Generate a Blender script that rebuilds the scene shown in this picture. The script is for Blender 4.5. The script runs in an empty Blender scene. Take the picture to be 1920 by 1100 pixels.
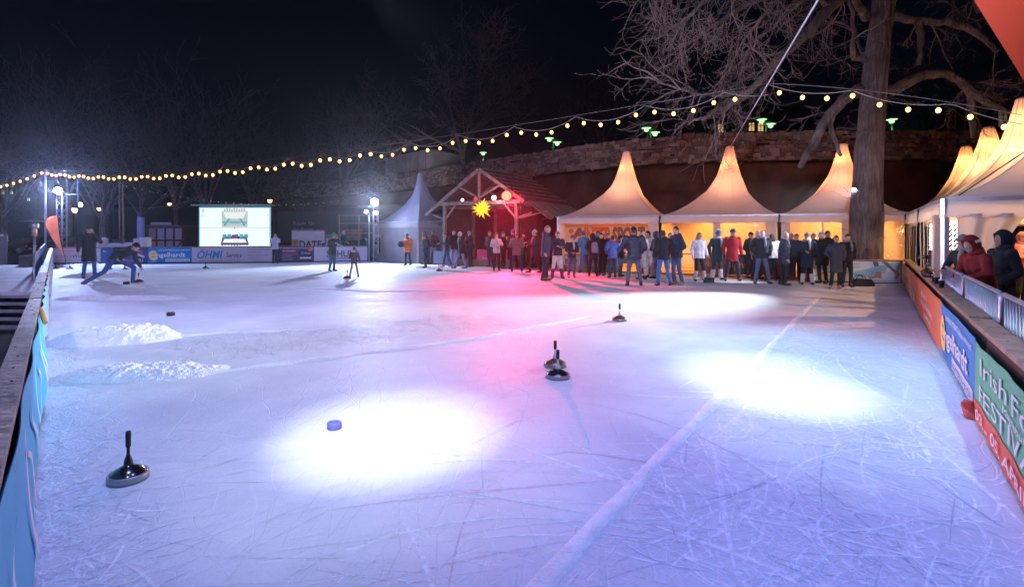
import bpy, bmesh, math, random
import numpy as np
from mathutils import Vector, Matrix, noise
random.seed(7)
R = math.radians
SC = bpy.context.scene
COL = SC.collection

# ------------------------------------------------------------------ camera
F, HOR, CAMZ = 1000.0, 437.0, 1.6        # focal length in photo pixels, horizon row, eye height
cam_d = bpy.data.cameras.new('camera')
cam = bpy.data.objects.new('camera', cam_d)
COL.objects.link(cam)
cam.location = (0, 0, CAMZ)
cam.rotation_euler = (R(90), 0, 0)
cam_d.sensor_width = 36.0
cam_d.lens = 36.0 * F / 1920.0
cam_d.shift_y = -(550.0 - HOR) / 1920.0
cam_d.clip_start, cam_d.clip_end = 0.05, 2000
SC.camera = cam

# ------------------------------------------------------------------ world: a moonless night sky
W = bpy.data.worlds.new('World'); SC.world = W; W.use_nodes = True
wn = W.node_tree; wn.nodes.clear()
sky = wn.nodes.new('ShaderNodeTexSky'); sky.sky_type = 'NISHITA'
sky.sun_disc = False; sky.sun_elevation = R(-7.0); sky.sun_rotation = R(200)
sky.air_density = 1.0; sky.dust_density = 0.6; sky.ozone_density = 3.0
bg = wn.nodes.new('ShaderNodeBackground'); bg.inputs['Strength'].default_value = 0.10
bgn = wn.nodes.new('ShaderNodeBackground'); bgn.inputs['Color'].default_value = (0.06, 0.11, 0.34, 1)
bgn.inputs['Strength'].default_value = 0.008
add = wn.nodes.new('ShaderNodeAddShader'); wo = wn.nodes.new('ShaderNodeOutputWorld')
wn.links.new(sky.outputs[0], bg.inputs['Color'])
wn.links.new(bg.outputs[0], add.inputs[0]); wn.links.new(bgn.outputs[0], add.inputs[1])
wn.links.new(add.outputs[0], wo.inputs['Surface'])

# ------------------------------------------------------------------ lamps of the place and added fill lights
def spot(loc, target, col, power, angle, blend=0.6, radius=0.1):
    d = bpy.data.lights.new('spot_lamp', 'SPOT'); d.color = col; d.energy = power
    d.spot_size = R(angle); d.spot_blend = blend; d.shadow_soft_size = radius
    o = bpy.data.objects.new('spot_lamp', d); COL.objects.link(o)
    o.location = loc
    o.rotation_euler = (Vector(target) - Vector(loc)).to_track_quat('-Z', 'Y').to_euler()
    return o
def point(loc, col, power, radius=0.1):
    d = bpy.data.lights.new('point_lamp', 'POINT'); d.color = col; d.energy = power; d.shadow_soft_size = radius
    o = bpy.data.objects.new('point_lamp', d); COL.objects.link(o); o.location = loc
    return o
# tower floods at the far side of the ice, plus point lights added for spill and blue halos
spot((-23.45, 27.2, 3.86), (-16.0, 19.5, 0), (0.44, 0.56, 1.0), 4600, 118, 0.6, 0.12)
spot((-7.55, 28.7, 3.25), (-6.0, 20.0, 0), (0.62, 0.72, 1.0), 4600, 120, 0.6, 0.12)
point((-23.45, 27.3, 4.2), (0.06, 0.16, 1.0), 380, 0.2)
point((-7.55, 28.8, 3.7), (0.24, 0.32, 1.0), 200, 0.2)
# added spot behind the stand, brightens the terrace wall and the pale building
spot((-7.95, 29.4, 3.0), (-8.5, 50.0, 8.0), (1.0, 0.85, 0.80), 1800, 34, 0.8, 0.1)
# red stage flood under the gable of the hut, and the white lamp beside it
spot((-0.25, 24.6, 3.36), (0.5, 19.4, 0), (1.0, 0.02, 0.07), 13000, 68, 1.0, 0.10)
spot((-0.25, 24.6, 3.36), (1.6, 12.5, 0), (1.0, 0.05, 0.16), 350, 50, 1.0, 0.10)
point((-0.75, 24.9, 3.2), (1.0, 0.80, 0.82), 26, 0.08)
# flood strapped to the big tree, grazing the ice from the right
spot((10.95, 16.8, 3.0), (0.6, 10.6, 0), (0.84, 0.91, 1.0), 19000, 34, 1.0, 0.04)
spot((10.7, 16.3, 2.5), (5.0, 18.4, 0.6), (0.80, 0.84, 1.0), 1300, 58, 0.7, 0.08)  # second head added to light the crowd, none seen on the tree
# unseen lamps over the near ice for its pools and cyan glow, plus added fills
spot((-0.9, 0.6, 5.4), (-0.97, 4.30, 0), (0.90, 0.95, 1.0), 2600, 19, 1.0, 0.05)
spot((1.9, -0.6, 5.8), (2.78, 5.75, 0), (0.88, 0.97, 1.0), 4600, 15, 1.0, 0.05)
spot((-0.9, 0.6, 5.4), (-0.97, 4.35, 0), (0.70, 0.82, 1.0), 700, 40, 1.0, 0.1)  # this and the next added to soften the pool edges
spot((1.9, -0.6, 5.8), (3.05, 6.0, 0), (0.50, 0.86, 1.0), 1500, 36, 1.0, 0.1)
spot((3.0, 8.5, 6.5), (3.7, 7.2, 0), (0.20, 0.68, 1.0), 1200, 48, 1.0, 0.2)
spot((-2.0, 3.2, 9.0), (-3.5, 7.0, 0), (0.40, 0.40, 1.0), 1550, 150, 1.0, 0.6)  # unseen fills from here on, added to brighten and tint the ice
spot((2.4, 2.8, 9.0), (3.4, 6.0, 0), (0.34, 0.46, 1.0), 1500, 150, 1.0, 0.6)
spot((0.5, 4.0, 9.0), (1.2, 7.2, 0), (0.95, 0.36, 0.85), 700, 54, 1.0, 0.6)
spot((1.6, 0.6, 7.0), (2.3, 2.8, 0), (0.10, 0.20, 1.0), 900, 50, 1.0, 0.4)
spot((-4.5, 9.0, 9.0), (-7.0, 14.0, 0), (0.50, 0.48, 1.0), 1500, 90, 1.0, 0.6)
# unseen spots added to brighten the scraped snow on the left and the right boards
spot((2.0, 1.5, 6.5), (-5.0, 7.4, 0), (0.74, 0.88, 1.0), 1700, 26, 1.0, 0.2)
spot((-3.0, 11.0, 6.5), (5.2, 5.6, 0.4), (0.72, 0.74, 1.0), 1900, 46, 1.0, 0.2)
# unseen lavender and white front fill added for the crowd, the tents and the far boards
spot((0.5, -3.0, 8.0), (5.5, 21.0, 1.6), (0.84, 0.76, 1.0), 6400, 48, 0.8, 0.25)
spot((-1.5, -3.0, 8.0), (-13.0, 27.0, 0.3), (0.56, 0.54, 1.0), 9000, 52, 0.8, 0.3)

SC.view_settings.view_transform = 'Standard'; SC.view_settings.look = 'None'
SC.view_settings.exposure = 0.0; SC.view_settings.gamma = 1.0
SC.view_settings.use_curve_mapping = False
SC.render.engine = 'CYCLES'
try:
    SC.cycles.use_denoising = True; SC.cycles.denoiser = 'OPENIMAGEDENOISE'
except Exception:
    pass
SC.cycles.max_bounces = 6; SC.cycles.transparent_max_bounces = 12
SC.cycles.sample_clamp_indirect = 4.0; SC.cycles.caustics_reflective = False; SC.cycles.caustics_refractive = False

# ------------------------------------------------------------------ helpers
def P(x, y, Y):
    """photo pixel + distance -> point"""
    return Vector(((x - 960.0) / F * Y, Y, CAMZ - (y - HOR) / F * Y))
def G(x, y, z=0.0):
    Y = (CAMZ - z) * F / (y - HOR)
    return P(x, y, Y)

def nlink(nt, a, b): nt.links.new(a, b)
MATS = {}
def mat(name, col, rough=0.7, metal=0.0, var=0.12, scale=6.0, bump=0.15, spec=0.5, emit=None, estr=0.0, trans=0.0, coat=0.0, bscale=None):
    key = (name, tuple(col), rough, metal, var, scale, bump, emit, estr, trans)
    if key in MATS: return MATS[key]
    m = bpy.data.materials.new(name); m.use_nodes = True
    nt = m.node_tree; b = nt.nodes['Principled BSDF']
    b.inputs['Roughness'].default_value = rough; b.inputs['Metallic'].default_value = metal
    b.inputs['Specular IOR Level'].default_value = spec; b.inputs['Coat Weight'].default_value = coat
    tc = nt.nodes.new('ShaderNodeTexCoord')
    n = nt.nodes.new('ShaderNodeTexNoise'); n.inputs['Scale'].default_value = scale; n.inputs['Detail'].default_value = 5
    nlink(nt, tc.outputs['Object'], n.inputs['Vector'])
    mp = nt.nodes.new('ShaderNodeMapRange'); mp.inputs[3].default_value = 1 - var; mp.inputs[4].default_value = 1 + var
    mp.inputs[1].default_value = 0.3; mp.inputs[2].default_value = 0.7
    nlink(nt, n.outputs['Fac'], mp.inputs[0])
    mx = nt.nodes.new('ShaderNodeMix'); mx.data_type = 'RGBA'; mx.blend_type = 'MULTIPLY'; mx.inputs[0].default_value = 1
    mx.inputs[6].default_value = (*col, 1); nlink(nt, mp.outputs[0], mx.inputs[7])
    nlink(nt, mx.outputs[2], b.inputs['Base Color'])
    if bump:
        n2 = nt.nodes.new('ShaderNodeTexNoise'); n2.inputs['Scale'].default_value = bscale or scale * 4; n2.inputs['Detail'].default_value = 6
        nlink(nt, tc.outputs['Object'], n2.inputs['Vector'])
        bp = nt.nodes.new('ShaderNodeBump'); bp.inputs['Strength'].default_value = bump; bp.inputs['Distance'].default_value = 0.03
        nlink(nt, n2.outputs['Fac'], bp.inputs['Height']); nlink(nt, bp.outputs[0], b.inputs['Normal'])
    if emit is not None:
        b.inputs['Emission Color'].default_value = (*emit, 1); b.inputs['Emission Strength'].default_value = estr
    if trans:
        t = nt.nodes.new('ShaderNodeBsdfTranslucent'); nlink(nt, mx.outputs[2], t.inputs['Color'])
        ms = nt.nodes.new('ShaderNodeMixShader'); ms.inputs[0].default_value = trans
        nlink(nt, b.outputs[0], ms.inputs[1]); nlink(nt, t.outputs[0], ms.inputs[2])
        nlink(nt, ms.outputs[0], nt.nodes['Material Output'].inputs['Surface'])
    MATS[key] = m
    return m
def glow(name, col, strength):
    key = (name, tuple(col), strength)
    if key in MATS: return MATS[key]
    m = bpy.data.materials.new(name); m.use_nodes = True; nt = m.node_tree; nt.nodes.clear()
    e = nt.nodes.new('ShaderNodeEmission'); e.inputs[0].default_value = (*col, 1); e.inputs[1].default_value = strength
    o = nt.nodes.new('ShaderNodeOutputMaterial'); nlink(nt, e.outputs[0], o.inputs[0])
    MATS[key] = m
    return m

def tag(o, label=None, cat=None, group=None, kind=None):
    if label: o['label'] = label
    if cat: o['category'] = cat
    if group: o['group'] = group
    if kind: o['kind'] = kind
    return o
ORG = {}
def worg(o):
    return ORG.get(o, Vector((0, 0, 0)))
def link(name, me, parent=None, loc=None):
    o = bpy.data.objects.new(name, me); COL.objects.link(o)
    if parent is not None:
        o.parent = parent
        ORG[o] = worg(parent)
    if loc is not None:
        o.location = loc
    return o
def empty(name, loc, label=None, cat=None, group=None, rz=0.0):
    o = bpy.data.objects.new(name, None); COL.objects.link(o); o.location = loc
    o.rotation_euler = (0, 0, rz); o.empty_display_size = 0.2
    ORG[o] = Vector(loc) if rz == 0 else Vector((0, 0, 0))
    return tag(o, label, cat, group)

class MB:
    """collects shapes in world (or thing-local) coordinates and links them as ONE mesh object"""
    def __init__(s): s.v = []; s.f = []; s.m = []; s.mi = 0; s.sm = []
    def add(s, vs, fs, smooth=False):
        k = len(s.v); s.v.extend([tuple(p) for p in vs])
        for f in fs:
            s.f.append([i + k for i in f]); s.m.append(s.mi); s.sm.append(smooth)
        return s
    def box(s, c, d, rot=None, jit=0):
        c = Vector(c); hx, hy, hz = d[0] / 2, d[1] / 2, d[2] / 2
        vs = []
        for x in (-hx, hx):
            for y in (-hy, hy):
                for z in (-hz, hz):
                    p = Vector((x, y, z))
                    if jit: p += Vector((random.uniform(-jit, jit), random.uniform(-jit, jit), random.uniform(-jit, jit)))
                    if rot is not None: p = rot @ p
                    vs.append(c + p)
        return s.add(vs, [(0, 1, 3, 2), (4, 6, 7, 5), (0, 4, 5, 1), (2, 3, 7, 6), (0, 2, 6, 4), (1, 5, 7, 3)])
    def beam(s, a, b, w, h, up=(0, 0, 1)):
        a, b = Vector(a), Vector(b); d = (b - a); L = d.length; d.normalize()
        u = Vector(up); x = d.cross(u)
        if x.length < 1e-4: x = d.cross(Vector((1, 0, 0)))
        x.normalize(); y = x.cross(d).normalized()
        m = Matrix((x, d, y)).transposed()
        return s.box((a + b) / 2, (w, L, h), m)
    def tube(s, pts, rad, n=8, caps=True, smooth=True):
        pts = [Vector(p) for p in pts]; k = len(pts)
        if not hasattr(rad, '__len__'): rad = [rad] * k
        vs = []; fs = []; prev = None
        for i, p in enumerate(pts):
            t = (pts[min(i + 1, k - 1)] - pts[max(i - 1, 0)])
            if t.length < 1e-9: t = Vector((0, 0, 1))
            t.normalize()
            if prev is None:
                a = t.cross(Vector((0, 0, 1)) if abs(t.z) < .9 else Vector((1, 0, 0))).normalized()
            else:
                a = (prev - t * prev.dot(t))
                a = a.normalized() if a.length > 1e-6 else t.orthogonal().normalized()
            prev = a; b = t.cross(a)
            for j in range(n):
                q = 2 * math.pi * j / n
                vs.append(p + (a * math.cos(q) + b * math.sin(q)) * rad[i])
        for i in range(k - 1):
            for j in range(n):
                fs.append((i * n + j, i * n + (j + 1) % n, (i + 1) * n + (j + 1) % n, (i + 1) * n + j))
        s.add(vs, fs, smooth)
        if caps and n > 2:
            q = len(s.v) - len(vs)
            s.f.append([q + j for j in range(n - 1, -1, -1)]); s.m.append(s.mi); s.sm.append(False)
            s.f.append([q + (k - 1) * n + j for j in range(n)]); s.m.append(s.mi); s.sm.append(False)
        return s
    def lathe(s, prof, c=(0, 0, 0), n=20, smooth=True):
        c = Vector(c); vs = []; fs = []
        for (r, z) in prof:
            for j in range(n):
                q = 2 * math.pi * j / n
                vs.append(c + Vector((r * math.cos(q), r * math.sin(q), z)))
        for i in range(len(prof) - 1):
            for j in range(n):
                fs.append((i * n + j, i * n + (j + 1) % n, (i + 1) * n + (j + 1) % n, (i + 1) * n + j))
        fs.append(tuple(range(n - 1, -1, -1))); k = (len(prof) - 1) * n; fs.append(tuple(k + j for j in range(n)))
        return s.add(vs, fs, smooth)
    def ball(s, c, r, n=10, m=7, rot=None):
        c = Vector(c); rr = r if hasattr(r, '__len__') else (r, r, r)
        vs = []; fs = []
        for i in range(1, m):
            th = math.pi * i / m
            for j in range(n):
                ph = 2 * math.pi * j / n
                p = Vector((rr[0] * math.sin(th) * math.cos(ph), rr[1] * math.sin(th) * math.sin(ph), rr[2] * math.cos(th)))
                vs.append(c + (rot @ p if rot is not None else p))
        top = Vector((0, 0, rr[2])); 
        if rot is not None: top = rot @ top
        vs.append(c + top); vs.append(c - top); T = len(vs) - 2
        for i in range(m - 2):
            for j in range(n):
                fs.append((i * n + j, (i + 1) * n + j, (i + 1) * n + (j + 1) % n, i * n + (j + 1) % n))
        for j in range(n):
            fs.append((T, j, (j + 1) % n)); fs.append((T + 1, (m - 2) * n + (j + 1) % n, (m - 2) * n + j))
        return s.add(vs, fs, True)
    def grid(s, fn, nu, nv, smooth=True, closed=False):
        vs = [fn(i / nu, j / nv) for i in range(nu + 1) for j in range(nv + 1)]
        fs = [(i * (nv + 1) + j, (i + 1) * (nv + 1) + j, (i + 1) * (nv + 1) + j + 1, i * (nv + 1) + j + 1) for i in range(nu) for j in range(nv)]
        return s.add(vs, fs, smooth)
    def prism(s, poly, n, depth):
        """poly: list of world points in one plane; extruded by depth along n"""
        poly = [Vector(p) for p in poly]; n = Vector(n) * depth; k = len(poly)
        vs = poly + [p + n for p in poly]
        fs = [tuple(range(k)), tuple(range(2 * k - 1, k - 1, -1))] + [(i, i + k, (i + 1) % k + k, (i + 1) % k) for i in range(k)]
        return s.add(vs, fs)
    def mesh(s, name, mats, org=Vector((0, 0, 0))):
        me = bpy.data.meshes.new(name)
        o = Vector(org)
        me.from_pydata([(p[0] - o.x, p[1] - o.y, p[2] - o.z) for p in s.v], [], s.f)
        for m in (mats if isinstance(mats, (list, tuple)) else [mats]): me.materials.append(m)
        me.polygons.foreach_set('material_index', s.m); me.polygons.foreach_set('use_smooth', s.sm)
        me.update()
        return me
    def build(s, name, mats, parent=None, org=None, label=None, cat=None, group=None, kind=None):
        if parent is not None:
            o = link(name, s.mesh(name, mats, worg(parent)), parent)
        else:
            og = Vector(org) if org is not None else Vector((0, 0, 0))
            o = link(name, s.mesh(name, mats, og)); o.location = og; ORG[o] = og
        return tag(o, label, cat, group, kind)
def children(o): return list(KIDS.get(o, [])) if False else list(o.children)
def copy_tree(o, loc=None, rz=None, label=None):
    r = o.copy(); COL.objects.link(r)
    if loc is not None: r.location = loc
    if rz is not None: r.rotation_euler = (0, 0, rz)
    if label: r['label'] = label
    for ch in o.children:
        c = ch.copy(); COL.objects.link(c); c.parent = r
        for g in ch.children:
            d = g.copy(); COL.objects.link(d); d.parent = c
    return r
def lerp(a, b, t): return a + (b - a) * t
def nz(x, y, z=0.0): return noise.noise(Vector((x, y, z)))

# ------------------------------------------------------------------ lettering (font outlines turned to mesh in one go at the end)
TEXTS = []
def text(parent, s, x, y, h, col, w=None, bold=0.0, shear=0.0, fn=None, off=0.012, name='lettering', est=0.0):
    """flat print on a banner whose local x,y is the sheet; x,y = lower left corner, h = cap height, w = fitted width"""
    TEXTS.append((parent, s, x, y, h, col, w, bold, shear, fn, off, name, est))
def flush_texts():
    tmp = []
    for (par, s, x, y, h, col, w, bold, shear, fn, off, name, est) in TEXTS:
        c = bpy.data.curves.new('lettering', 'FONT'); c.body = s; c.size = 1.0; c.offset = bold; c.shear = shear
        c.resolution_u = 3
        o = bpy.data.objects.new('lettering', c); COL.objects.link(o); tmp.append(o)
    dg = bpy.context.evaluated_depsgraph_get()
    for o, (par, s, x, y, h, col, w, bold, shear, fn, off, name, est) in zip(tmp, TEXTS):
        me = bpy.data.meshes.new_from_object(o.evaluated_get(dg))
        if len(me.vertices) == 0: continue
        xs = [v.co.x for v in me.vertices]
        x0, x1 = min(xs), max(xs)
        k = h / 0.73; kx = k if w is None else w / max(1e-4, x1 - x0)
        for v in me.vertices:
            X = x + (v.co.x - x0) * kx; Yv = y + v.co.y * k
            v.co = (X, Yv, (fn(X, Yv) if fn else 0.0) + off)
        me.materials.clear()
        me.materials.append(mat('print', col, 0.6, var=0.03, bump=0) if not est else glow('lit_print', col, est))
        t = link(name, me, par)
    for o in tmp:
        d = o.data; bpy.data.objects.remove(o); bpy.data.curves.remove(d)

def frame_obj(name, me, O, u, label=None, cat=None, group=None, parent=None):
    """object whose local x runs along u (horizontal), y is up, z faces the viewer"""
    u = Vector(u).normalized(); n = u.cross(Vector((0, 0, 1)))
    M = Matrix((u, Vector((0, 0, 1)), n)).transposed().to_4x4(); M.translation = Vector(O)
    o = bpy.data.objects.new(name, me); COL.objects.link(o); o.matrix_world = M
    return tag(o, label, cat, group)
def banner(O, u, w, h, col, label, group=None, fn=None, name='banner', cat='banner', nu=24, nv=6, rough=0.55, m=None, trans=0.0):
    f = fn or (lambda x, y: 0.006 * math.sin(x * 5.1 + w) + 0.005 * math.sin(x * 11.3 + y * 4))
    b = MB(); b.grid(lambda a, c: (a * w, c * h, f(a * w, c * h)), nu, nv)
    b.grid(lambda a, c: (a * w, (1 - c) * h, f(a * w, (1 - c) * h) - 0.004), nu, nv)
    me = b.mesh(name, m or mat('banner_cloth', col, rough, var=0.06, scale=2.0, bump=0.08, trans=trans))
    o = frame_obj(name, me, O, u, label, cat, group); o['fnw'] = 0
    del o['fnw']
    return o, f
def patch(par, f, x, y, w, h, col, off=0.006, name='printed_panel', nu=10, nv=3, poly=None):
    b = MB()
    if poly: 
        b.add([(px, py, f(px, py) + off) for px, py in poly], [tuple(range(len(poly)))])
    else:
        b.grid(lambda a, c: (x + a * w, y + c * h, f(x + a * w, y + c * h) + off), nu, nv)
    return link(name, b.mesh(name, mat('print', col, 0.6, var=0.03, bump=0)), par)
# ------------------------------------------------------------------ ground, ice, terrain
LB0 = Vector((-0.43, 0.30, 0))
def LB(Y, d=0.0):                      # point on the left rink edge, d metres outside
    n = Vector((-1, -0.855, 0)).normalized()
    return Vector((-0.17 - 0.855 * Y, Y, 0)) + n * d
def RB(Y, d=0.0):                      # right rink edge
    n = Vector((1, -0.679, 0)).normalized()
    return Vector((0.922 + 0.679 * Y, Y, 0)) + n * d
FL, FR = Vector((-22.95, 26.65, 0)), Vector((-8.15, 30.1, 0))
CR = Vector((12.33, 16.8, 0)); CE = Vector((9.75, 17.6, 0))
ICE = [LB(-0.6), LB(26.65), FR, Vector((-4.9, 27.9, 0)), Vector((-1.5, 25.6, 0)), Vector((0.97, 24.3, 0)), Vector((6.4, 20.5, 0)), CE, CR, RB(-0.6)]

def ice_material():
    m = bpy.data.materials.new('rink_ice'); m.use_nodes = True; nt = m.node_tree; b = nt.nodes['Principled BSDF']
    N = nt.nodes.new
    g = N('ShaderNodeNewGeometry')
    def scratch(scale, rot, stretch, width, dist, dscale, seed):
        mp = N('ShaderNodeMapping'); mp.inputs['Rotation'].default_value = (0, 0, rot); mp.inputs['Scale'].default_value = (1, stretch, 1)
        mp.inputs['Location'].default_value = (seed, seed * .7, 0)
        nlink(nt, g.outputs['Position'], mp.inputs['Vector'])
        n = N('ShaderNodeTexNoise'); n.inputs['Scale'].default_value = dscale; n.inputs['Detail'].default_value = 1
        nlink(nt, mp.outputs[0], n.inputs['Vector'])
        sub = N('ShaderNodeVectorMath'); sub.operation = 'SUBTRACT'; sub.inputs[1].default_value = (.5, .5, .5); nlink(nt, n.outputs['Color'], sub.inputs[0])
        sc = N('ShaderNodeVectorMath'); sc.operation = 'SCALE'; sc.inputs['Scale'].default_value = dist; nlink(nt, sub.outputs[0], sc.inputs[0])
        ad = N('ShaderNodeVectorMath'); nlink(nt, mp.outputs[0], ad.inputs[0]); nlink(nt, sc.outputs[0], ad.inputs[1])
        v = N('ShaderNodeTexVoronoi'); v.feature = 'DISTANCE_TO_EDGE'; v.voronoi_dimensions = '2D'; v.inputs['Scale'].default_value = scale
        nlink(nt, ad.outputs[0], v.inputs['Vector'])
        r = N('ShaderNodeMapRange'); r.inputs[1].default_value = 0; r.inputs[2].default_value = width; r.inputs[3].default_value = 1; r.inputs[4].default_value = 0
        nlink(nt, v.outputs['Distance'], r.inputs[0])
        # break the lines so that they start and stop
        n2 = N('ShaderNodeTexNoise'); n2.inputs['Scale'].default_value = scale * 1.3; nlink(nt, ad.outputs[0], n2.inputs['Vector'])
        r2 = N('ShaderNodeMapRange'); r2.inputs[1].default_value = .42; r2.inputs[2].default_value = .6; nlink(nt, n2.outputs['Fac'], r2.inputs[0])
        mu = N('ShaderNodeMath'); mu.operation = 'MULTIPLY'; nlink(nt, r.outputs[0], mu.inputs[0]); nlink(nt, r2.outputs[0], mu.inputs[1])
        return mu.outputs[0]
    def math_(op, a, c):
        q = N('ShaderNodeMath'); q.operation = op
        for i, x in enumerate((a, c)):
            if hasattr(x, 'default_value'): nlink(nt, x, q.inputs[i])
            else: q.inputs[i].default_value = x
        return q.outputs[0]
    fine = math_('ADD', scratch(2.6, .6, .35, .012, .9, .8, 1), scratch(3.4, -.5, .3, .010, .9, .7, 5))
    fine = math_('ADD', fine, scratch(5.0, 1.3, .4, .014, .7, 1.1, 9))
    deep = math_('ADD', scratch(1.7, .2, .6, .022, 1.6, .9, 13), scratch(2.4, -.9, .5, .024, 1.4, 1.1, 17))
    deep = math_('ADD', deep, scratch(3.6, 1.9, .5, .03, 1.2, 1.3, 23))
    # skated zone on the right of the long rut, rough corner along the left boards
    sx = N('ShaderNodeSeparateXYZ'); nlink(nt, g.outputs['Position'], sx.inputs[0])
    side = math_('SUBTRACT', sx.outputs[0], math_('ADD', math_('MULTIPLY', sx.outputs[1], 0.687), -1.54))
    rz = N('ShaderNodeMapRange'); rz.inputs[1].default_value = -.35; rz.inputs[2].default_value = .25; nlink(nt, side, rz.inputs[0])
    ls = math_('SUBTRACT', math_('ADD', math_('MULTIPLY', sx.outputs[1], -0.855), 0.45), sx.outputs[0])
    lz = N('ShaderNodeMapRange'); lz.inputs[1].default_value = -.35; lz.inputs[2].default_value = .25; nlink(nt, ls, lz.inputs[0])
    far = N('ShaderNodeMapRange'); far.inputs[1].default_value = 8; far.inputs[2].default_value = 14; far.inputs[4].default_value = .55; nlink(nt, sx.outputs[1], far.inputs[0])
    zone = math_('MAXIMUM', math_('MAXIMUM', rz.outputs[0], math_('MULTIPLY', lz.outputs[0], .9)), math_('ADD', far.outputs[0], .1))
    lines = math_('ADD', math_('MULTIPLY', fine, .8), math_('MULTIPLY', deep, zone))
    nb = N('ShaderNodeTexNoise'); nb.inputs['Scale'].default_value = .9; nb.inputs['Detail'].default_value = 7; nb.inputs['Roughness'].default_value = .65
    nlink(nt, g.outputs['Position'], nb.inputs['Vector'])
    ng = N('ShaderNodeTexNoise'); ng.inputs['Scale'].default_value = 38; ng.inputs['Detail'].default_value = 6; nlink(nt, g.outputs['Position'], ng.inputs['Vector'])
    cr = N('ShaderNodeValToRGB'); e = cr.color_ramp.elements
    e[0].position = .32; e[0].color = (.56, .60, .68, 1); e[1].position = .68; e[1].color = (.74, .76, .80, 1)
    nlink(nt, nb.outputs['Fac'], cr.inputs[0])
    mx = N('ShaderNodeMix'); mx.data_type = 'RGBA'; mx.inputs[7].default_value = (.88, .90, .93, 1)
    cl = N('ShaderNodeMath'); cl.operation = 'MULTIPLY'; cl.use_clamp = True; nlink(nt, lines, cl.inputs[0]); cl.inputs[1].default_value = .62
    nlink(nt, cl.outputs[0], mx.inputs[0]); nlink(nt, cr.outputs[0], mx.inputs[6]); nlink(nt, mx.outputs[2], b.inputs['Base Color'])
    rr = math_('ADD', math_('MULTIPLY', nb.outputs['Fac'], .35), math_('ADD', math_('MULTIPLY', cl.outputs[0], .3), .42))
    nlink(nt, rr, b.inputs['Roughness']); b.inputs['Specular IOR Level'].default_value = .16
    h = math_('ADD', math_('ADD', math_('MULTIPLY', lines, -.5), math_('MULTIPLY', ng.outputs['Fac'], math_('ADD', math_('MULTIPLY', zone, .5), .2))), math_('MULTIPLY', nb.outputs['Fac'], .5))
    bp = N('ShaderNodeBump'); bp.inputs['Strength'].default_value = .55; bp.inputs['Distance'].default_value = .02
    nlink(nt, h, bp.inputs['Height']); nlink(nt, bp.outputs[0], b.inputs['Normal'])
    return m
M_ICE = ice_material()
b = MB(); b.prism([p + Vector((0, 0, -.10)) for p in ICE], (0, 0, 1), .10); b.build('ice_surface', M_ICE, kind='structure')
M_GROUND = mat('dark_ground', (.045, .042, .04), .9, var=.5, scale=.7, bump=.5, bscale=9)
b = MB(); b.add([(-160, -14, -.12), (160, -14, -.12), (160, 158, -.12), (-160, 158, -.12)], [(0, 1, 2, 3)]); b.build('ground', M_GROUND, kind='structure')
# paved apron under the tents, the stage and the crowd
M_APRON = mat('trodden_mats', (.16, .13, .14), .75, var=.3, scale=2, bump=.3)
b = MB()
b.prism([p + Vector((0, 0, -.11)) for p in (FR, Vector((-4.9, 27.9, 0)), Vector((-1.5, 25.6, 0)), Vector((.97, 24.3, 0)), Vector((6.4, 20.5, 0)), CE, CR, RB(-1.5), Vector((40, -1.5, 0)), Vector((40, 36, 0)), Vector((-8.15, 36, 0)))], (0, 0, 1), .096)
b.build('pavement', M_APRON, kind='structure')

def snow_material():
    m = mat('piled_snow', (.86, .87, .90), .8, var=.05, scale=9, bump=.8, bscale=60)
    return m
M_SNOW = snow_material()
def pile(c, L, Wd, H, ang, seed, label, rough=.05):
    u = Vector((math.cos(ang), math.sin(ang), 0)); v = Vector((-u.y, u.x, 0)); c = Vector(c)
    nu, nv = int(max(60, min(190, L / .012))), int(max(30, min(100, Wd / .012)))
    def fn(a, bb):
        x, y = (a - .5) * 2, (bb - .5) * 2
        px, py = x * L / 2, y * Wd / 2
        wx = x + .22 * nz(px * 2.1, py * 2.1, seed) ; wy = y + .25 * nz(px * 2.6, py * 2.6, seed + 7) + .18 * math.sin(px * 2 + seed)
        q = max(0, 1 - abs(wx) ** 2 - abs(wy) ** 1.8)
        q *= max(0, 1 - x ** 6) * max(0, 1 - y ** 6)
        big = H * q ** 1.1 * (.8 + .5 * nz(px * 1.4 + seed, py * 1.6, 3))
        lump = .8 * (abs(nz(px * 6, py * 6, seed)) * 1.0 + abs(nz(px * 14, py * 14, seed + 2)) * .6 + abs(nz(px * 31, py * 31, seed + 4)) * .22 + abs(nz(px * 70, py * 70, seed + 5)) * .12)
        h = big + min(1, q * 1.3) * rough * lump - .004 - .010 * (1 - min(1, q * 5)) * (.5 + nz(px * 11, py * 11, seed))
        return c + u * px + v * py + Vector((0, 0, h if q > 0 else -.016))
    b = MB(); b.grid(fn, nu, nv)
    return b.build('snow_pile', M_SNOW, org=c, label=label, cat='snow pile', group='scraped snow piles on the ice')
pile(G(218, 636), 2.0, 1.15, .24, .06, 3, 'tall white heap of scraped snow halfway along the rink, behind the longer heap', .085)
pile(G(268, 697), 2.0, .95, .08, .03, 8, 'longer low heap of scraped snow closest to the camera', .075)
pile(G(222, 560), 3.6, .9, .09, .0, 14, 'flat shadowed snow bank in front of the two men on the left', .06)
pile(G(180, 519), 2.8, 1.4, .13, .0, 21, 'small lumpy snow bank behind the two men on the left', .09)
pile(G(160, 499.5), 3.4, .6, .12, .23, 36, 'narrow snow bank piled against the far boards at the lighting truss', .1)
M_RUT = mat('frosted_rut', (.82, .84, .88), .75, var=.12, scale=7, bump=.8, bscale=45)
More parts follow.
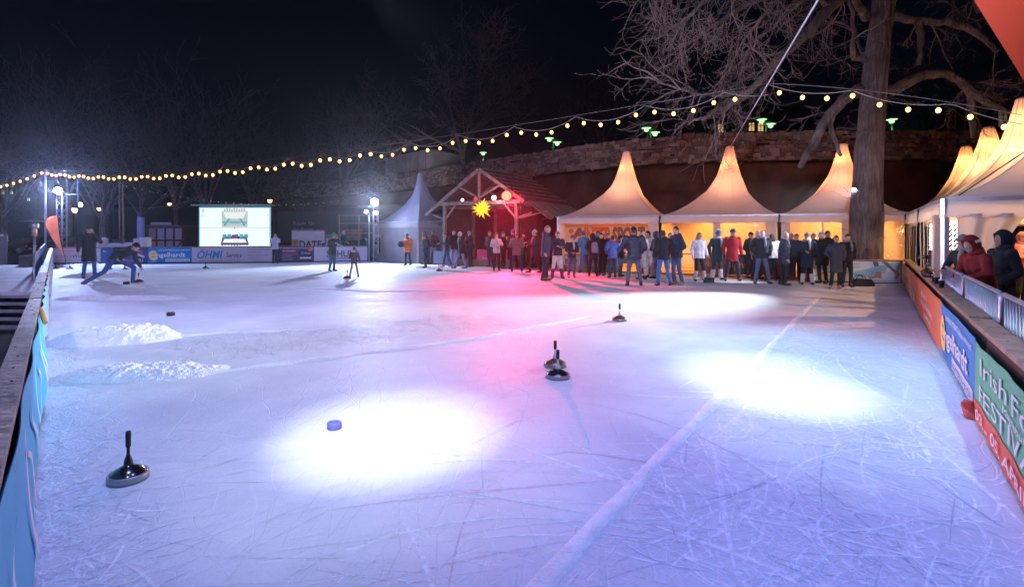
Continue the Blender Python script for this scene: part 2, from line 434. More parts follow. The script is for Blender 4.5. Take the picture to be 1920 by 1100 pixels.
def ridge(pts, wd, ht, seed, name='snow_ridge', m=None, wob=.05):
    pts = [Vector(p) for p in pts]; b = MB()
    seg = [(pts[i + 1] - pts[i]).length for i in range(len(pts) - 1)]; tot = sum(seg); nu = int(tot / .07)
    def at(t):
        d = t * tot
        for i, s_ in enumerate(seg):
            if d <= s_ or i == len(seg) - 1: return pts[i].lerp(pts[i + 1], min(1, d / s_)), (pts[i + 1] - pts[i]).normalized()
            d -= s_
    def fn(a, c):
        p, d = at(a); n = Vector((-d.y, d.x, 0)); x = (c - .5) * 2
        e = min(1, a * 12, (1 - a) * 12)
        k = (1 - x * x)
        hh = ht * k * e * max(.12, .75 + .8 * nz(p.x * 1.9, p.y * 1.9, seed)) + .25 * ht * k * nz(p.x * 14 + x, p.y * 14, seed)
        return p + n * (x * wd / 2 * (1 + .5 * nz(p.x * 2.3, p.y * 2.3, seed + 3)) + wob * nz(p.x * 1.1, p.y * 1.1, seed)) + Vector((0, 0, max(0, hh) - (.006 if k <= 0 else 0)))
    b.grid(fn, nu, 6)
    return b.build(name, m or M_SNOW, kind='stuff')
ridge([G(900, 1240), G(1000, 1110), G(1190, 905), G(1300, 795), G(1440, 655), G(1535, 556)], .13, .020, 2, m=M_RUT, wob=.012)
ridge([G(100, 712), G(380, 700), G(640, 668), G(900, 634), G(1110, 592)], .16, .028, 5)
ridge([G(270, 634), G(420, 624), G(640, 617)], .16, .03, 9)
ridge([G(540, 538), G(700, 547), G(860, 545)], .2, .03, 12)

# skate cuts and drag marks: thin frosted or grooved strips lying on the ice
def cuts(n, place, length, width, mats, seed, name, ang=None, curv=1.4):
    rg = random.Random(seed); b = MB(); done = 0
    while done < n:
        p = place(rg)
        if p is None: continue
        done += 1
        L = length[0] * (length[1] / length[0]) ** rg.random(); w = rg.uniform(*width); a = ang(rg) if ang else rg.uniform(0, 6.283)
        k = rg.gauss(0, curv); k2 = rg.gauss(0, curv * .8); m = max(4, int(L / .07)); q = p.copy(); b.mi = rg.randrange(len(mats)); vs = []
        z = .0008 + .0012 * rg.random()
        for i in range(m + 1):
            t = i / m; d = Vector((math.cos(a), math.sin(a), 0)); nn = Vector((-d.y, d.x, 0)); ww = w * math.sin(math.pi * min(.97, max(.03, t))) ** .6 / 2
            vs += [q + nn * ww + Vector((0, 0, z)), q - nn * ww + Vector((0, 0, z))]
            q = q + d * L / m; a += (k + k2 * t) * L / m
        if not all(inside(v) for v in vs[::4]) or not inside(vs[-1]): continue
        b.add(vs, [(2 * i, 2 * i + 1, 2 * i + 3, 2 * i + 2) for i in range(m)])
    return b.build(name, mats, kind='stuff')
def inside(p):
    return p.x < .922 + .679 * p.y - .03 and p.x > -.17 - .855 * p.y + .04 and p.y < 26
C_LT = [mat('ice_cut', c, .8, var=.2, scale=20, bump=.4) for c in ((.80, .83, .89), (.72, .75, .82))]
C_DK = [mat('ice_groove', c, .55, var=.2, scale=20, bump=.3) for c in ((.46, .50, .60), (.53, .57, .66))]
def zr_(rg):
    Y = 1.9 * (15.2 / 1.9) ** rg.random(); x0 = .687 * Y - 1.54; x1 = .922 + .679 * Y
    p = Vector((rg.uniform(x0 - .05, x1), Y, 0)); return p if inside(p) and nz(p.x * .9 + 5, p.y * .7, 2) + .45 * nz(p.x * 2.4, p.y * 2.4, 9) > rg.uniform(-.55, .35) else None
cuts(1500, zr_, (.10, .75), (.005, .020), C_LT, 5, 'skate_cuts', curv=1.3)
cuts(230, zr_, (.10, .7), (.003, .010), C_DK, 6, 'skate_grooves', curv=1.3)
cuts(45, zr_, (.6, 2.6), (.008, .022), C_DK, 16, 'deep_grooves', curv=.3)
cuts(160, zr_, (.5, 2.2), (.012, .04), C_LT, 17, 'broad_cuts', curv=.4)
def zc_(rg):
    Y = 2.0 * (22 / 2.0) ** rg.random(); p = Vector((rg.uniform(-.86 * Y, .60 * Y), Y, 0)); return p if inside(p) else None
cuts(1700, zc_, (.2, 1.0), (.0015, .006), C_LT, 7, 'drag_marks', ang=lambda r: r.gauss(.25, .55) + (1.2 if r.random() < .2 else 0), curv=.35)
def zm_(rg):
    t = rg.random(); lo = G(lerp(330, 1000, t), lerp(692, 606, t)); hi = G(lerp(330, 900, t), lerp(640, 590, t)); p = lo.lerp(hi, rg.random()); return p if inside(p) else None
cuts(260, zm_, (.10, .7), (.004, .012), C_DK, 9, 'hatch_grooves', ang=lambda r: r.gauss(2.2, .35), curv=.5)
cuts(900, zm_, (.10, .6), (.004, .016), C_LT, 10, 'hatch_cuts', ang=lambda r: r.gauss(2.1, .5), curv=.6)
def zl_(rg):
    Y = 1.7 * (13 / 1.7) ** rg.random(); p = LB(Y, -abs(rg.gauss(.05, .22))); return p if inside(p) else None
cuts(900, zl_, (.05, .35), (.006, .022), C_LT, 11, 'edge_cuts', curv=3)
cuts(400, zl_, (.06, .4), (.005, .015), C_DK, 12, 'edge_grooves', curv=2)

# ------------------------------------------------------------------ terrace with the old wall behind the tents
WALL = [(-30, 64), (-18.2, 57), (-12.5, 52), (-7.5, 47), (-2.6, 41.5), (2.2, 36.4), (6.2, 32.6), (10.2, 30.4), (16, 29.4), (23, 29.2), (31, 30.5), (44, 34)]
def wall_at(t):
    """smooth plan curve through WALL, t in [0, n-1]"""
    n = len(WALL); i = min(int(t), n - 2); f = t - i
    p = [Vector((*WALL[max(0, min(n - 1, k))], 0)) for k in (i - 1, i, i + 1, i + 2)]
    q = .5 * ((2 * p[1]) + (-p[0] + p[2]) * f + (2 * p[0] - 5 * p[1] + 4 * p[2] - p[3]) * f * f + (-p[0] + 3 * p[1] - 3 * p[2] + p[3]) * f ** 3)
    return q
samp = [wall_at(k * .02) for k in range(int((len(WALL) - 1) / .02) + 1)]
arc = [0.0]
for a, c in zip(samp, samp[1:]): arc.append(arc[-1] + (c - a).length)
def wall_s(s_):
    lo, hi = 0, len(arc) - 1
    while hi - lo > 1:
        md = (lo + hi) // 2
        if arc[md] <= s_: lo = md
        else: hi = md
    f = (s_ - arc[lo]) / max(1e-6, arc[hi] - arc[lo])
    p = samp[lo].lerp(samp[hi], f); t = (samp[hi] - samp[lo]).normalized()
    return p, t, Vector((t.y, -t.x, 0))          # n points to the rink
WT, WB = 7.2, 5.62
M_STONES = [mat('wall_stone', c, .9, var=.3, scale=5, bump=.6, bscale=22) for c in ((.36, .24, .20), (.46, .32, .27), (.26, .17, .15), (.54, .40, .34))]
M_MORTAR = mat('wall_mortar', (.085, .065, .062), .95, var=.3, scale=6, bump=.5)
M_LOW = mat('old_brick', (.15, .07, .05), .95, var=.5, scale=.7, bump=.7, bscale=7)
wl = empty('stone_wall', wall_s(arc[-1] * .6)[0], 'long curved terrace wall of rough stone above the tents', 'stone wall')
b = MB(); L = arc[-1]; n = 120
pr = []
for i in range(n + 1):
    p, t, nn = wall_s(L * i / n * .9999); pr.append((p, nn))
vs = []; fs = []
for p, nn in pr:
    vs += [p + nn * -.02 + Vector((0, 0, WB)), p + nn * -.02 + Vector((0, 0, WT - .06)), p - nn * .7 + Vector((0, 0, WT - .06)), p - nn * .7 + Vector((0, 0, WB))]
for i in range(n):
    for k in range(4): fs.append((i * 4 + k, i * 4 + (k + 1) % 4, (i + 1) * 4 + (k + 1) % 4, (i + 1) * 4 + k))
b.add(vs, fs); b.build('mortar_core', M_MORTAR, wl)
b = MB(); vs = []; fs = []
for p, nn in pr:
    vs += [p - nn * .95 + Vector((0, 0, -.12)), p - nn * .95 + Vector((0, 0, WB + .02))]
for i in range(n): fs.append((2 * i, 2 * i + 1, 2 * i + 3, 2 * i + 2))
b.add(vs, fs); b.build('retaining_base', M_LOW, wl)
# stones: the 300 largest in view are parts, the others one mesh
stones = []
rows = 7; rh = (WT - WB) / rows
for r in range(rows):
    s_ = random.uniform(0, .3)
    while s_ < L - .4:
        w = random.choice((.18, .26, .34, .46, .60)) * random.uniform(.85, 1.15)
        p, t, nn = wall_s(s_ + w / 2)
        z = WB + rh * (r + .5) + random.uniform(-.05, .05)
        px = 960 + p.x / p.y * F
        stones.append((p, t, nn, w, rh * random.uniform(.70, 1.30), z, px, p.y))
        s_ += w + .02
def stone_verts(w, h, d):
    """an uneven eight-cornered block with a chamfered face"""
    j = lambda a: random.uniform(-a, a)
    back = [(-w / 2, -.05, -h / 2), (w / 2, -.05, -h / 2), (w / 2, -.05, h / 2), (-w / 2, -.05, h / 2)]
    mid = [(x + j(.09 * w), d * .55, z + j(.10 * h)) for x, y, z in back]
    k = .78
    fr = [(x * k + j(.08 * w), d + j(.15 * d), z * k + j(.09 * h)) for x, y, z in back]
    v = back + mid + fr
    f = []
    for o in (0, 4):
        for i in range(4): f.append((o + i, o + (i + 1) % 4, o + 4 + (i + 1) % 4, o + 4 + i))
    f.append((8, 9, 10, 11))
    return v, f
SVAR = []
for k in range(14):
    v, f = stone_verts(1.0, 1.0, 1.0)
    v = [(x, y, z) for x, y, z in v]
    mb = MB(); mb.add([(x, y if y > 0 else -1.0, z) for x, y, z in v], f)
    SVAR.append(mb.mesh('stone', M_STONES[k % 4]))
vis = sorted([s_ for s_ in stones if 1040 < s_[6] < 1900], key=lambda s_: (abs(s_[6] - 1330)))
near = set(id(s_) for s_ in vis[:298])
rest = MB()
for s_ in stones:
    p, t, nn, w, h, z, px, Y = s_
    M = Matrix((-t, nn, Vector((0, 0, 1)))).transposed()
    if id(s_) in near:
        o = link('stone', random.choice(SVAR), wl)
        m4 = M.to_4x4(); m4.translation = p + Vector((0, 0, z)) - worg(wl)
        d = random.uniform(.05, .10)
        o.matrix_local = m4 @ Matrix.Diagonal((w, d, h, 1))
    else:
        v, f = stone_verts(w, h, random.uniform(.05, .10)); rest.mi = random.randrange(4)
        c = p + Vector((0, 0, z)); rest.add([c + M @ Vector(q) for q in v], f)
rest.build('stonework', M_STONES, wl, kind='stuff')
# terrace ground behind the wall
M_TERR = mat('terrace_soil', (.05, .05, .035), .95, var=.4, scale=.6, bump=.4)
b = MB(); vs = []
for p, nn in pr: vs.append(p - nn * .6 + Vector((0, 0, WT - .35)))
for p, nn in pr: vs.append(Vector((p.x * 1.6 + (20 if p.x > 0 else 0), max(p.y + 60, 110), WT + 1.5)))
b.add(vs, [(i, i + 1, n + 1 + i + 1, n + 1 + i) for i in range(n)]); b.build('terrain', M_TERR, kind='structure')
# wooded slope far behind: a low dark bank so that the trees stand on something
b = MB(); b.grid(lambda a, c: (-120 + 240 * a, 95 + 60 * c, -.12 + 9 * c * c + 1.5 * nz(a * 9, c * 3) * c), 60, 10); b.build('hill', M_GROUND, kind='structure')
# ------------------------------------------------------------------ rink boards
M_WOOD = mat('weathered_wood', (.30, .19, .14), .55, var=.35, scale=5, bump=.5, bscale=16)
M_WOOD2 = mat('weathered_wood', (.24, .155, .115), .6, var=.35, scale=5, bump=.5, bscale=16)
M_BOARD = mat('board_panel', (.06, .05, .05), .7, var=.3, scale=3, bump=.2)
M_BOARDW = mat('white_board', (.55, .55, .58), .6, var=.1, scale=3, bump=.1)
M_STEEL = mat('galvanised_steel', (.42, .44, .47), .38, metal=.85, var=.2, scale=8, bump=.08)
M_DARK = mat('dark_metal', (.03, .03, .035), .5, metal=.5, bump=.05)
M_BLACK = mat('black_paint', (.012, .012, .014), .45, bump=.05)
M_ALU = mat('truss_aluminium', (.55, .56, .60), .32, metal=.9, var=.1, bump=.05)
def boards(name, pts, h, label, plank=2.4, cap=.11, out=1, capcol=None):
    pts = [Vector(p) for p in pts]
    e = empty(name, (pts[0] + pts[-1]) / 2, label, 'rink boards', 'boards around the rink')
    for a, c in zip(pts, pts[1:]):
        d = (c - a); L = d.length; d.normalize(); nrm = Vector((-d.y, d.x, 0)) * out
        b = MB(); b.prism([a + nrm * .03, c + nrm * .03, c + nrm * .03 + Vector((0, 0, h - .004)), a + nrm * .03 + Vector((0, 0, h - .004))], nrm, .035)
        b.build('board_panel', M_BOARD, e)
        k = max(1, round(L / plank)); 
        for i in range(k):
            p0 = a + d * (L * i / k + .004); p1 = a + d * (L * (i + 1) / k - .004)
            dz = random.uniform(-.006, .006)
            b = MB(); b.beam(p0 + nrm * (cap / 2 - .004) + Vector((0, 0, h + .02 + dz)), p1 + nrm * (cap / 2 - .004) + Vector((0, 0, h + .02 - dz)), cap, .04)
            o = b.build('plank', capcol or random.choice((M_WOOD, M_WOOD2)), e)
            if (p0 + p1).length < 24:
                b = MB()
                for q in range(int(L / k / .35)):
                    c0 = p0.lerp(p1, (q + .5) / int(L / k / .35)) + nrm * random.uniform(.02, cap - .02)
                    sb = MB(); sb.lathe([(.006, 0), (.006, .003), (.003, .004)], c0 + Vector((0, 0, h + .040)), 6); sb.build('screw', M_DARK, o)
        b = MB()
        for i in range(int(L / 1.2) + 1):
            p0 = a + d * min(L - .05, i * 1.2 + .03); b.beam(p0 + nrm * .09 + Vector((0, 0, -.1)), p0 + nrm * .09 + Vector((0, 0, h - .01)), .05, .05, up=nrm)
        b.build('support_post', M_WOOD2, e)
    return e
boards('rink_boards', [LB(0.35), LB(26.5)], .84, 'long weathered boards with grey plank rail running down the left side of the rink', cap=.10, out=1)
boards('rink_boards', [FL + Vector((.1, .05, 0)), FR], .86, 'far boards hung with adverts below the big screen', cap=.09, out=1)
boards('rink_boards', [RB(1.3), RB(16.7)], .75, 'right boards with broad wooden rail beneath the bar tent', cap=.17, out=-1)
boards('rink_boards', [CE, CR], .72, 'short end boards in front of the big tree', cap=.08, out=1)

# ---- advertising banners
WHT = (.78, .78, .80); BLU = (.02, .16, .50)
def ads_group(): return 'advertising banners on the rink boards'
GA = 'advertising banners on the rink boards'
# left side: cyan banner, bulging away from the boards and slipping from the rail
def left_fn(x, y):
    return .012 + (.055 * math.exp(-((y - .22) / .22) ** 2) * (.7 + .3 * math.sin(x * 1.3 + .5)) + .008 * math.sin(x * 4.1 + y * 2)) * min(1, (x + .02) * 3)
def left_banner(Y0, Y1, z0, z1, col, label, fn):
    A, B_ = LB(Y0), LB(Y1)          # seen from the ice the far end is on the right
    L = (B_ - A).length
    return banner(A + Vector((0, 0, z0)), B_ - A, L, z1 - z0, col, label, GA, fn, nu=60, nv=10) + (L,)
def flip_fn(f): return f
o, f, L = left_banner(.9, 5.6, .03, .805, (.03, .46, .72), 'cyan banner with loose white script sagging along the left boards', left_fn)
mb = MB()
for i in range(9):
    x0 = .5 + i * .62; pts = []
    for k in range(13):
        t = k / 12; X = x0 + .20 * math.sin(t * 5.2 + i * 1.7) * (.4 + .6 * t); Yv = .20 + (.30 + .1 * (i % 3)) * t
        pts.append(Vector((X, Yv, left_fn(X, Yv) + .012)))
    mb = MB()
    for a, c in zip(pts, pts[1:]):
        wv = Vector((.026, .009, 0)); mb.add([a - wv, a + wv, c + wv, c - wv], [(0, 1, 2, 3)])
    link('script_stroke', mb.mesh('script_stroke', mat('print', (.75, .78, .85), .6, var=.03, bump=0)), o)
mb = MB(); mb.tube([Vector((5.6, .70, .05)), Vector((5.75, .79, .02)), Vector((5.9, .80, .01))], .022, 8)
link('tie_strap', mb.mesh('tie_strap', mat('orange_strap', (.65, .30, .08), .6)), o)
wav = lambda x, y: .012 + .02 * math.sin(x * 2.1) * (1 - y) + .01 * math.sin(x * 6.3)
for k, (a, c, cl, lb) in enumerate([(5.75, 8.9, (.25, .50, .78), 'pale blue banner next beyond the cyan one on the left boards'), (9.0, 14.0, (.70, .66, .74), 'whitish creased banner midway down the left boards'), (14.1, 25.8, (.62, .64, .76), 'long pale banner in the far half of the left boards')]):
    o, f, L = left_banner(a, c, .03, .80, cl, lb, wav)
    patch(o, f, L * .15, .42, L * .5, .10, (.2, .35, .6)); patch(o, f, L * .2, .2, L * .35, .06, (.55, .2, .25))

# far side banners: split along the line FL-FR by photo column
fd = (FR - FL).normalized(); fn_ = fd.cross(Vector((0, 0, 1)))
def far_pt(px):
    k = (px - 960) / F          # x = k*y on the line FL + fd*s
    s_ = (k * FL.y - FL.x) / (fd.x - k * fd.y)
    return FL + fd * s_
def far_banner(p0, p1, col, label, z0=.06, z1=.84):
    A, B_ = far_pt(p0), far_pt(p1)
    return banner(A + fn_ * .012 + Vector((0, 0, z0)), fd, (B_ - A).length - .01, z1 - z0, col, label, GA) + ((B_ - A).length,)
o, f, L = far_banner(99, 189, (.62, .60, .66), 'white banner with pink and black lettering behind the standing man')
RED, INK = (.62, .10, .12), (.03, .03, .05)
text(o, 'Ihre einzigartige Werbung', .12, .62, .09, (.75, .25, .30), L * .86, .004, fn=f)
text(o, 'easy', .12, .30, .22, (.62, .12, .16), L * .36, -.004, fn=f); text(o, 'media', .12 + L * .37, .30, .22, INK, L * .46, 0, fn=f)
text(o, '•', L * .88, .32, .1, INK, fn=f)
patch(o, f, .12, .155, L * .8, .035, (.35, .28, .38)); patch(o, f, .0, .0, L * .995, .08, (.05, .05, .09))
o, f, L = far_banner(189.5, 277, (.015, .04, .16), 'dark blue banner with a white arc behind the throwing man')
text(o, 'So', .1, .58, .10, WHT, None, .02, fn=f); text(o, 'wie Sie.', L * .42, .58, .10, WHT, L * .24, .02, fn=f)
for i in range(3): patch(o, f, L * .72, .60 - i * .1, L * .18, .045, (.5, .07, .14))
text(o, 'Volksfahrung', L * .25, .07, .17, (.65, .04, .10), L * .5, .02, fn=f); text(o, '.EU', L * .77, .07, .15, WHT, L * .13, .01, fn=f)
mb = MB(); pts = [Vector((L * .38 + L * .55 * t, .40 + .12 * math.sin(t * 2.2) - .42 * max(0, t - .55), .0)) for t in [i / 14 for i in range(15)]]
for i, (a, c) in enumerate(zip(pts, pts[1:])):
    w = .03 + .02 * i / 14; mb.add([(a.x, a.y - w, f(a.x, a.y) + .01), (c.x, c.y - w, f(c.x, c.y) + .01), (c.x, c.y + w, f(c.x, c.y) + .01), (a.x, a.y + w, f(a.x, a.y) + .01)], [(0, 1, 2, 3)])
link('arc_mark', mb.mesh('arc_mark', mat('print', (.8, .72, .74), .6, var=.03, bump=0)), o)
def engel(o, f, L, H):
    text(o, 'e', L * .02, H * .22, H * .90, (.85, .58, .22), L * .20, .03, fn=f)
    patch(o, f, L * .06, H * .04, L * .13, H * .05, (.10, .30, .62)); patch(o, f, L * .05, H * .13, L * .15, H * .05, (.16, .38, .66))
    text(o, 'DIE', L * .24, H * .80, H * .075, WHT, L * .06, .01, fn=f)
    text(o, 'EVENTATTRAKTIONEN', L * .31, H * .79, H * .10, WHT, L * .40, .015, fn=f); text(o, 'für IHREN EVENT', L * .72, H * .80, H * .075, WHT, L * .25, .012, fn=f)
    text(o, 'ngelhardt', L * .20, H * .38, H * .31, WHT, L * .66, .022, fn=f)
    patch(o, f, L * .40, H * .07, L * .56, H * .20, WHT); text(o, 'EVENTSERVICE.DE', L * .415, H * .115, H * .11, (.05, .12, .35), L * .53, .01, fn=f, off=.018)
o, f, L = far_banner(277.5, 359, (.003, .20, .52), 'blue banner with a big orange initial left of the grey company banner')
engel(o, f, L, .78)
o, f, L = far_banner(359.5, 516, (.50, .47, .60), 'grey banner with blue italic name directly under the big screen')
text(o, 'ÖHMI', L * .065, .22, .40, (.02, .22, .50), L * .30, .022, .25, fn=f); text(o, 'Service', L * .405, .24, .28, INK, L * .19, .006, .2, fn=f)
text(o, 'www.oehmi-service.de', L * .09, .06, .075, (.12, .12, .2), L * .27, fn=f); text(o, '0391 / 6 32 03', L * .42, .07, .075, (.12, .12, .2), L * .16, fn=f)
for i, s_ in enumerate(('Ankauf- und Immobilienpflege', 'Hausmeisterservice', 'Garten- und Grünpflege', 'Winterdienst')):
    text(o, s_, L * .66, .64 - i * .16, .065, (.10, .09, .15), L * (.28, .17, .26, .12)[i], fn=f)
o, f, L = far_banner(516.5, 588.5, (.045, .04, .12), 'dark banner with pink bars right of the photographer in the pale jacket')
patch(o, f, .35, .52, L * .36, .10, (.75, .05, .18)); patch(o, f, .35, .36, L * .38, .05, (.60, .10, .2)); 
text(o, 'Kontakt', .38, .535, .06, WHT, L * .32, fn=f, off=.02)
for i in range(4): patch(o, f, .35, .28 - i * .07, L * (.25, .22, .3, .28)[i], .022, (.35, .33, .45))
for i in range(26): patch(o, f, .1 + i * L / 28, .70 + .04 * nz(i * 1.7, 2), .04, .05, (.6, .6, .72), nu=1, nv=1, name='light_dot')
patch(o, f, L * .62, .12, L * .32, .52, (.015, .015, .05), off=.008); text(o, 'BN', L * .66, .38, .16, (.10, .32, .70), None, .02, fn=f, off=.02); text(o, 'Event', L * .78, .38, .14, WHT, L * .13, .006, fn=f, off=.02)
patch(o, f, 0, 0, 0, 0, WHT, off=.016, name='skyline', poly=[(L * .63, .13)] + [(L * (.63 + .3 * i / 14), .17 + .09 * abs(math.sin(i * 2.3))) for i in range(15)] + [(L * .93, .13)])
patch(o, f, 0, 0, 0, 0, (.75, .06, .16), off=.018, name='red_disc', poly=[(L * .9 + .13 * math.cos(a * .45), .66 + .13 * math.sin(a * .45)) for a in range(14)])
o, f, L = far_banner(589, 689, (.60, .58, .66), 'white banner with black block capitals at the right end of the far boards')
text(o, 'SCHULE', L * .23, .22, .38, INK, L * .58, .012, fn=f); patch(o, f, L * .24, .12, L * .5, .04, (.2, .2, .25))

# right side banners (far end is on the left)
def right_banner(Y0, Y1, z0, z1, col, label, fn=None):
    A, B_ = RB(Y0, -.02), RB(Y1, -.02)        # Y0 far (left in view) -> Y1 near
    L = (B_ - A).length
    return banner(A + Vector((0, 0, z0)), B_ - A, L, z1 - z0, col, label, GA, fn, nu=50, nv=8) + (L, z1 - z0)
rf = lambda x, y: .02 + .006 * math.sin(x * 3.1) * (.3 + y) + .003 * math.sin(x * 9 + y * 5)
o, f, L, H = right_banner(16.6, 6.93, .05, .71, (.66, .17, .06), 'long orange red lounge banner at the far end of the right boards', rf)
text(o, 'WEIN', L * .04, H * .50, H * .22, WHT, L * .07, fn=f)
text(o, 'DCC', L * .17, H * .26, H * .52, WHT, L * .17, -.02, fn=f); text(o, 'Lounge', L * .36, H * .20, H * .42, WHT, L * .20, -.01, .3, fn=f)
mb = MB()
pts = [Vector((L * (.50 + .05 * math.sin(t * 6.0)), H * (.36 - .32 * math.sin(t * 3.0)), 0)) for t in [i / 16 for i in range(17)]]
for a, c in zip(pts, pts[1:]): mb.add([(a.x - .03, a.y, f(a.x, a.y) + .014), (a.x + .03, a.y, f(a.x, a.y) + .014), (c.x + .03, c.y, f(c.x, c.y) + .014), (c.x - .03, c.y, f(c.x, c.y) + .014)], [(0, 1, 2, 3)])
link('script_stroke', mb.mesh('script_stroke', mat('print', WHT, .6, var=.03, bump=0)), o)
text(o, 'RELAX BY', L * .72, H * .64, H * .13, WHT, L * .10, .012, fn=f); text(o, 'HOT & COLD DRINKS', L * .69, H * .40, H * .13, WHT, L * .22, .012, fn=f); text(o, '& MUSIC', L * .77, H * .17, H * .13, WHT, L * .11, .012, fn=f)
o, f, L, H = right_banner(6.90, 4.56, .04, .70, (.003, .20, .50), 'blue banner with a big orange initial on the right boards', rf)
engel(o, f, L, H)
gf = lambda x, y: .025 + .010 * math.sin(x * 3.7 + .4) * (.2 + y) + .004 * math.sin(x * 11 + y * 6)
o, f, L, H = right_banner(4.53, 2.2, .02, .68, (.09, .46, .24), 'green festival banner with white lettering closest on the right boards', gf)
patch(o, f, 0, 0, L, H * .27, (.70, .13, .06), nu=30)
text(o, 'Irish Folk', L * .14, H * .68, H * .22, WHT, L * .72, .0, fn=f); text(o, 'Magdeburg', L * .42, H * .57, H * .08, WHT, L * .28, .0, fn=f)
text(o, 'FESTIVAL', L * .10, H * .34, H * .21, WHT, L * .74, .0, fn=f); text(o, '03. - 05. APRIL', L * .06, H * .08, H * .13, WHT, L * .66, .012, fn=f, off=.02)
mb = MB(); mb.grid(lambda a, c: (-.10 + a * .14, -.01 + c * .14, .05 + .05 * math.sin(a * 5 + c * 3) + .03 * c), 8, 4)
link('loose_corner', mb.mesh('loose_corner', mat('banner_cloth', (.66, .12, .09), .6, var=.06, scale=2, bump=.1)), o)
# end boards poster
dE = (CR - CE).normalized()
o, f = banner(CE + dE * .1 + Vector((-.02, -.05, .04)), dE, (CR - CE).length - .2, .66, (.50, .58, .70), 'pale banner with a pair of striding brown boots beside the black bag', GA)
L = (CR - CE).length - .2
patch(o, f, 0, 0, 0, 0, (.22, .42, .55), off=.004, poly=[(L * .55, .10), (L, .40), (L, .64), (L * .9, .62), (L * .45, .28)])
patch(o, f, 0, 0, 0, 0, (.80, .80, .80), off=.005, poly=[(L * .02, .03), (L * .40, .06), (L * .30, .30), (L * .02, .40)])
for (x0, x1, lean) in ((.70, .74, -.02), (.80, .93, .10)):
    patch(o, f, 0, 0, 0, 0, (.10, .10, .13), off=.009, name='leg_print', poly=[(L * x1, .33), (L * (x1 + .045), .31), (L * (x0 + .055), .65), (L * x0, .65)])
BOOT = (.40, .20, .15)
patch(o, f, 0, 0, 0, 0, BOOT, off=.012, name='boot_print', poly=[(L * .735, .36), (L * .79, .35), (L * .80, .14), (L * .775, .12), (L * .76, .15), (L * .66, .11), (L * .655, .16), (L * .72, .21)])
patch(o, f, 0, 0, 0, 0, BOOT, off=.012, name='boot_print', poly=[(L * .92, .36), (L * .97, .40), (L * 1.0, .30), (L * .985, .20), (L * .955, .10), (L * .93, .12), (L * .945, .24)])
text(o, 'Stadtfeld’s Glücks-', L * .28, .54, .06, (.20, .22, .30), L * .28, fn=f); text(o, 'der Breite begeistert', L * .28, .45, .06, (.20, .22, .30), L * .28, fn=f); text(o, 'echt Mitte Me.', L * .28, .36, .05, (.20, .22, .30), L * .16, fn=f)
text(o, 'PES', L * .19, .11, .09, (.65, .10, .12), L * .07, .01, fn=f); text(o, 'www.stadtfeldpassage.de', L * .62, .03, .035, INK, L * .36, fn=f)
mb = MB()
for a, c in zip([(.02, .12), (.10, .22), (.20, .28), (.30, .30)], [(.10, .22), (.20, .28), (.30, .30), (.42, .26)]):
    mb.add([(L * a[0], a[1], .016), (L * c[0], c[1], .016), (L * c[0], c[1] + .03, .016), (L * a[0], a[1] + .03, .016)], [(0, 1, 2, 3)])
link('green_swoosh', mb.mesh('green_swoosh', mat('print', (.10, .35, .12), .6, var=.03, bump=0)), o)

# ------------------------------------------------------------------ pagoda tents
M_TENT = mat('tent_canvas', (.80, .76, .74), .55, var=.07, scale=1.4, bump=.12, trans=.30, bscale=3)
M_WALL = mat('tent_wall', (.60, .58, .58), .55, var=.08, scale=2, bump=.15, trans=.30, bscale=4)
M_SEAM = mat('tent_seam', (.50, .44, .42), .6, bump=0)
M_POST = mat('tent_post', (.58, .58, .62), .35, metal=.6, bump=.02)
def clear_mat():
    m = bpy.data.materials.new('clear_foil'); m.use_nodes = True; nt = m.node_tree; nt.nodes.clear()
    t = nt.nodes.new('ShaderNodeBsdfTransparent'); t.inputs[0].default_value = (.93, .93, .93, 1)
    g = nt.nodes.new('ShaderNodeBsdfGlossy'); g.inputs['Roughness'].default_value = .12
    n = nt.nodes.new('ShaderNodeTexNoise'); n.inputs['Scale'].default_value = 5; bp = nt.nodes.new('ShaderNodeBump'); bp.inputs['Strength'].default_value = .5; bp.inputs['Distance'].default_value = .05
    tc = nt.nodes.new('ShaderNodeTexCoord'); nlink(nt, tc.outputs['Object'], n.inputs[0]); nlink(nt, n.outputs[0], bp.inputs['Height']); nlink(nt, bp.outputs[0], g.inputs['Normal'])
    d = nt.nodes.new('ShaderNodeBsdfDiffuse'); d.inputs[0].default_value = (.7, .7, .75, 1)
    m1 = nt.nodes.new('ShaderNodeMixShader'); m1.inputs[0].default_value = .10; nlink(nt, t.outputs[0], m1.inputs[1]); nlink(nt, g.outputs[0], m1.inputs[2])
    m2 = nt.nodes.new('ShaderNodeMixShader'); m2.inputs[0].default_value = .07; nlink(nt, m1.outputs[0], m2.inputs[1]); nlink(nt, d.outputs[0], m2.inputs[2])
    o = nt.nodes.new('ShaderNodeOutputMaterial'); nlink(nt, m2.outputs[0], o.inputs[0]); return m
M_CLEAR = clear_mat()
PROF = [(0, 0), (.12, .03), (.265, .09), (.38, .155), (.50, .235), (.63, .345), (.75, .485), (.82, .60), (.87, .735), (.91, .87), (.94, 1.0)]
def prof(s_):
    for (a, u), (c, v) in zip(PROF, PROF[1:]):
        if s_ <= c: return u + (v - u) * (s_ - a) / (c - a)
    return 1.0
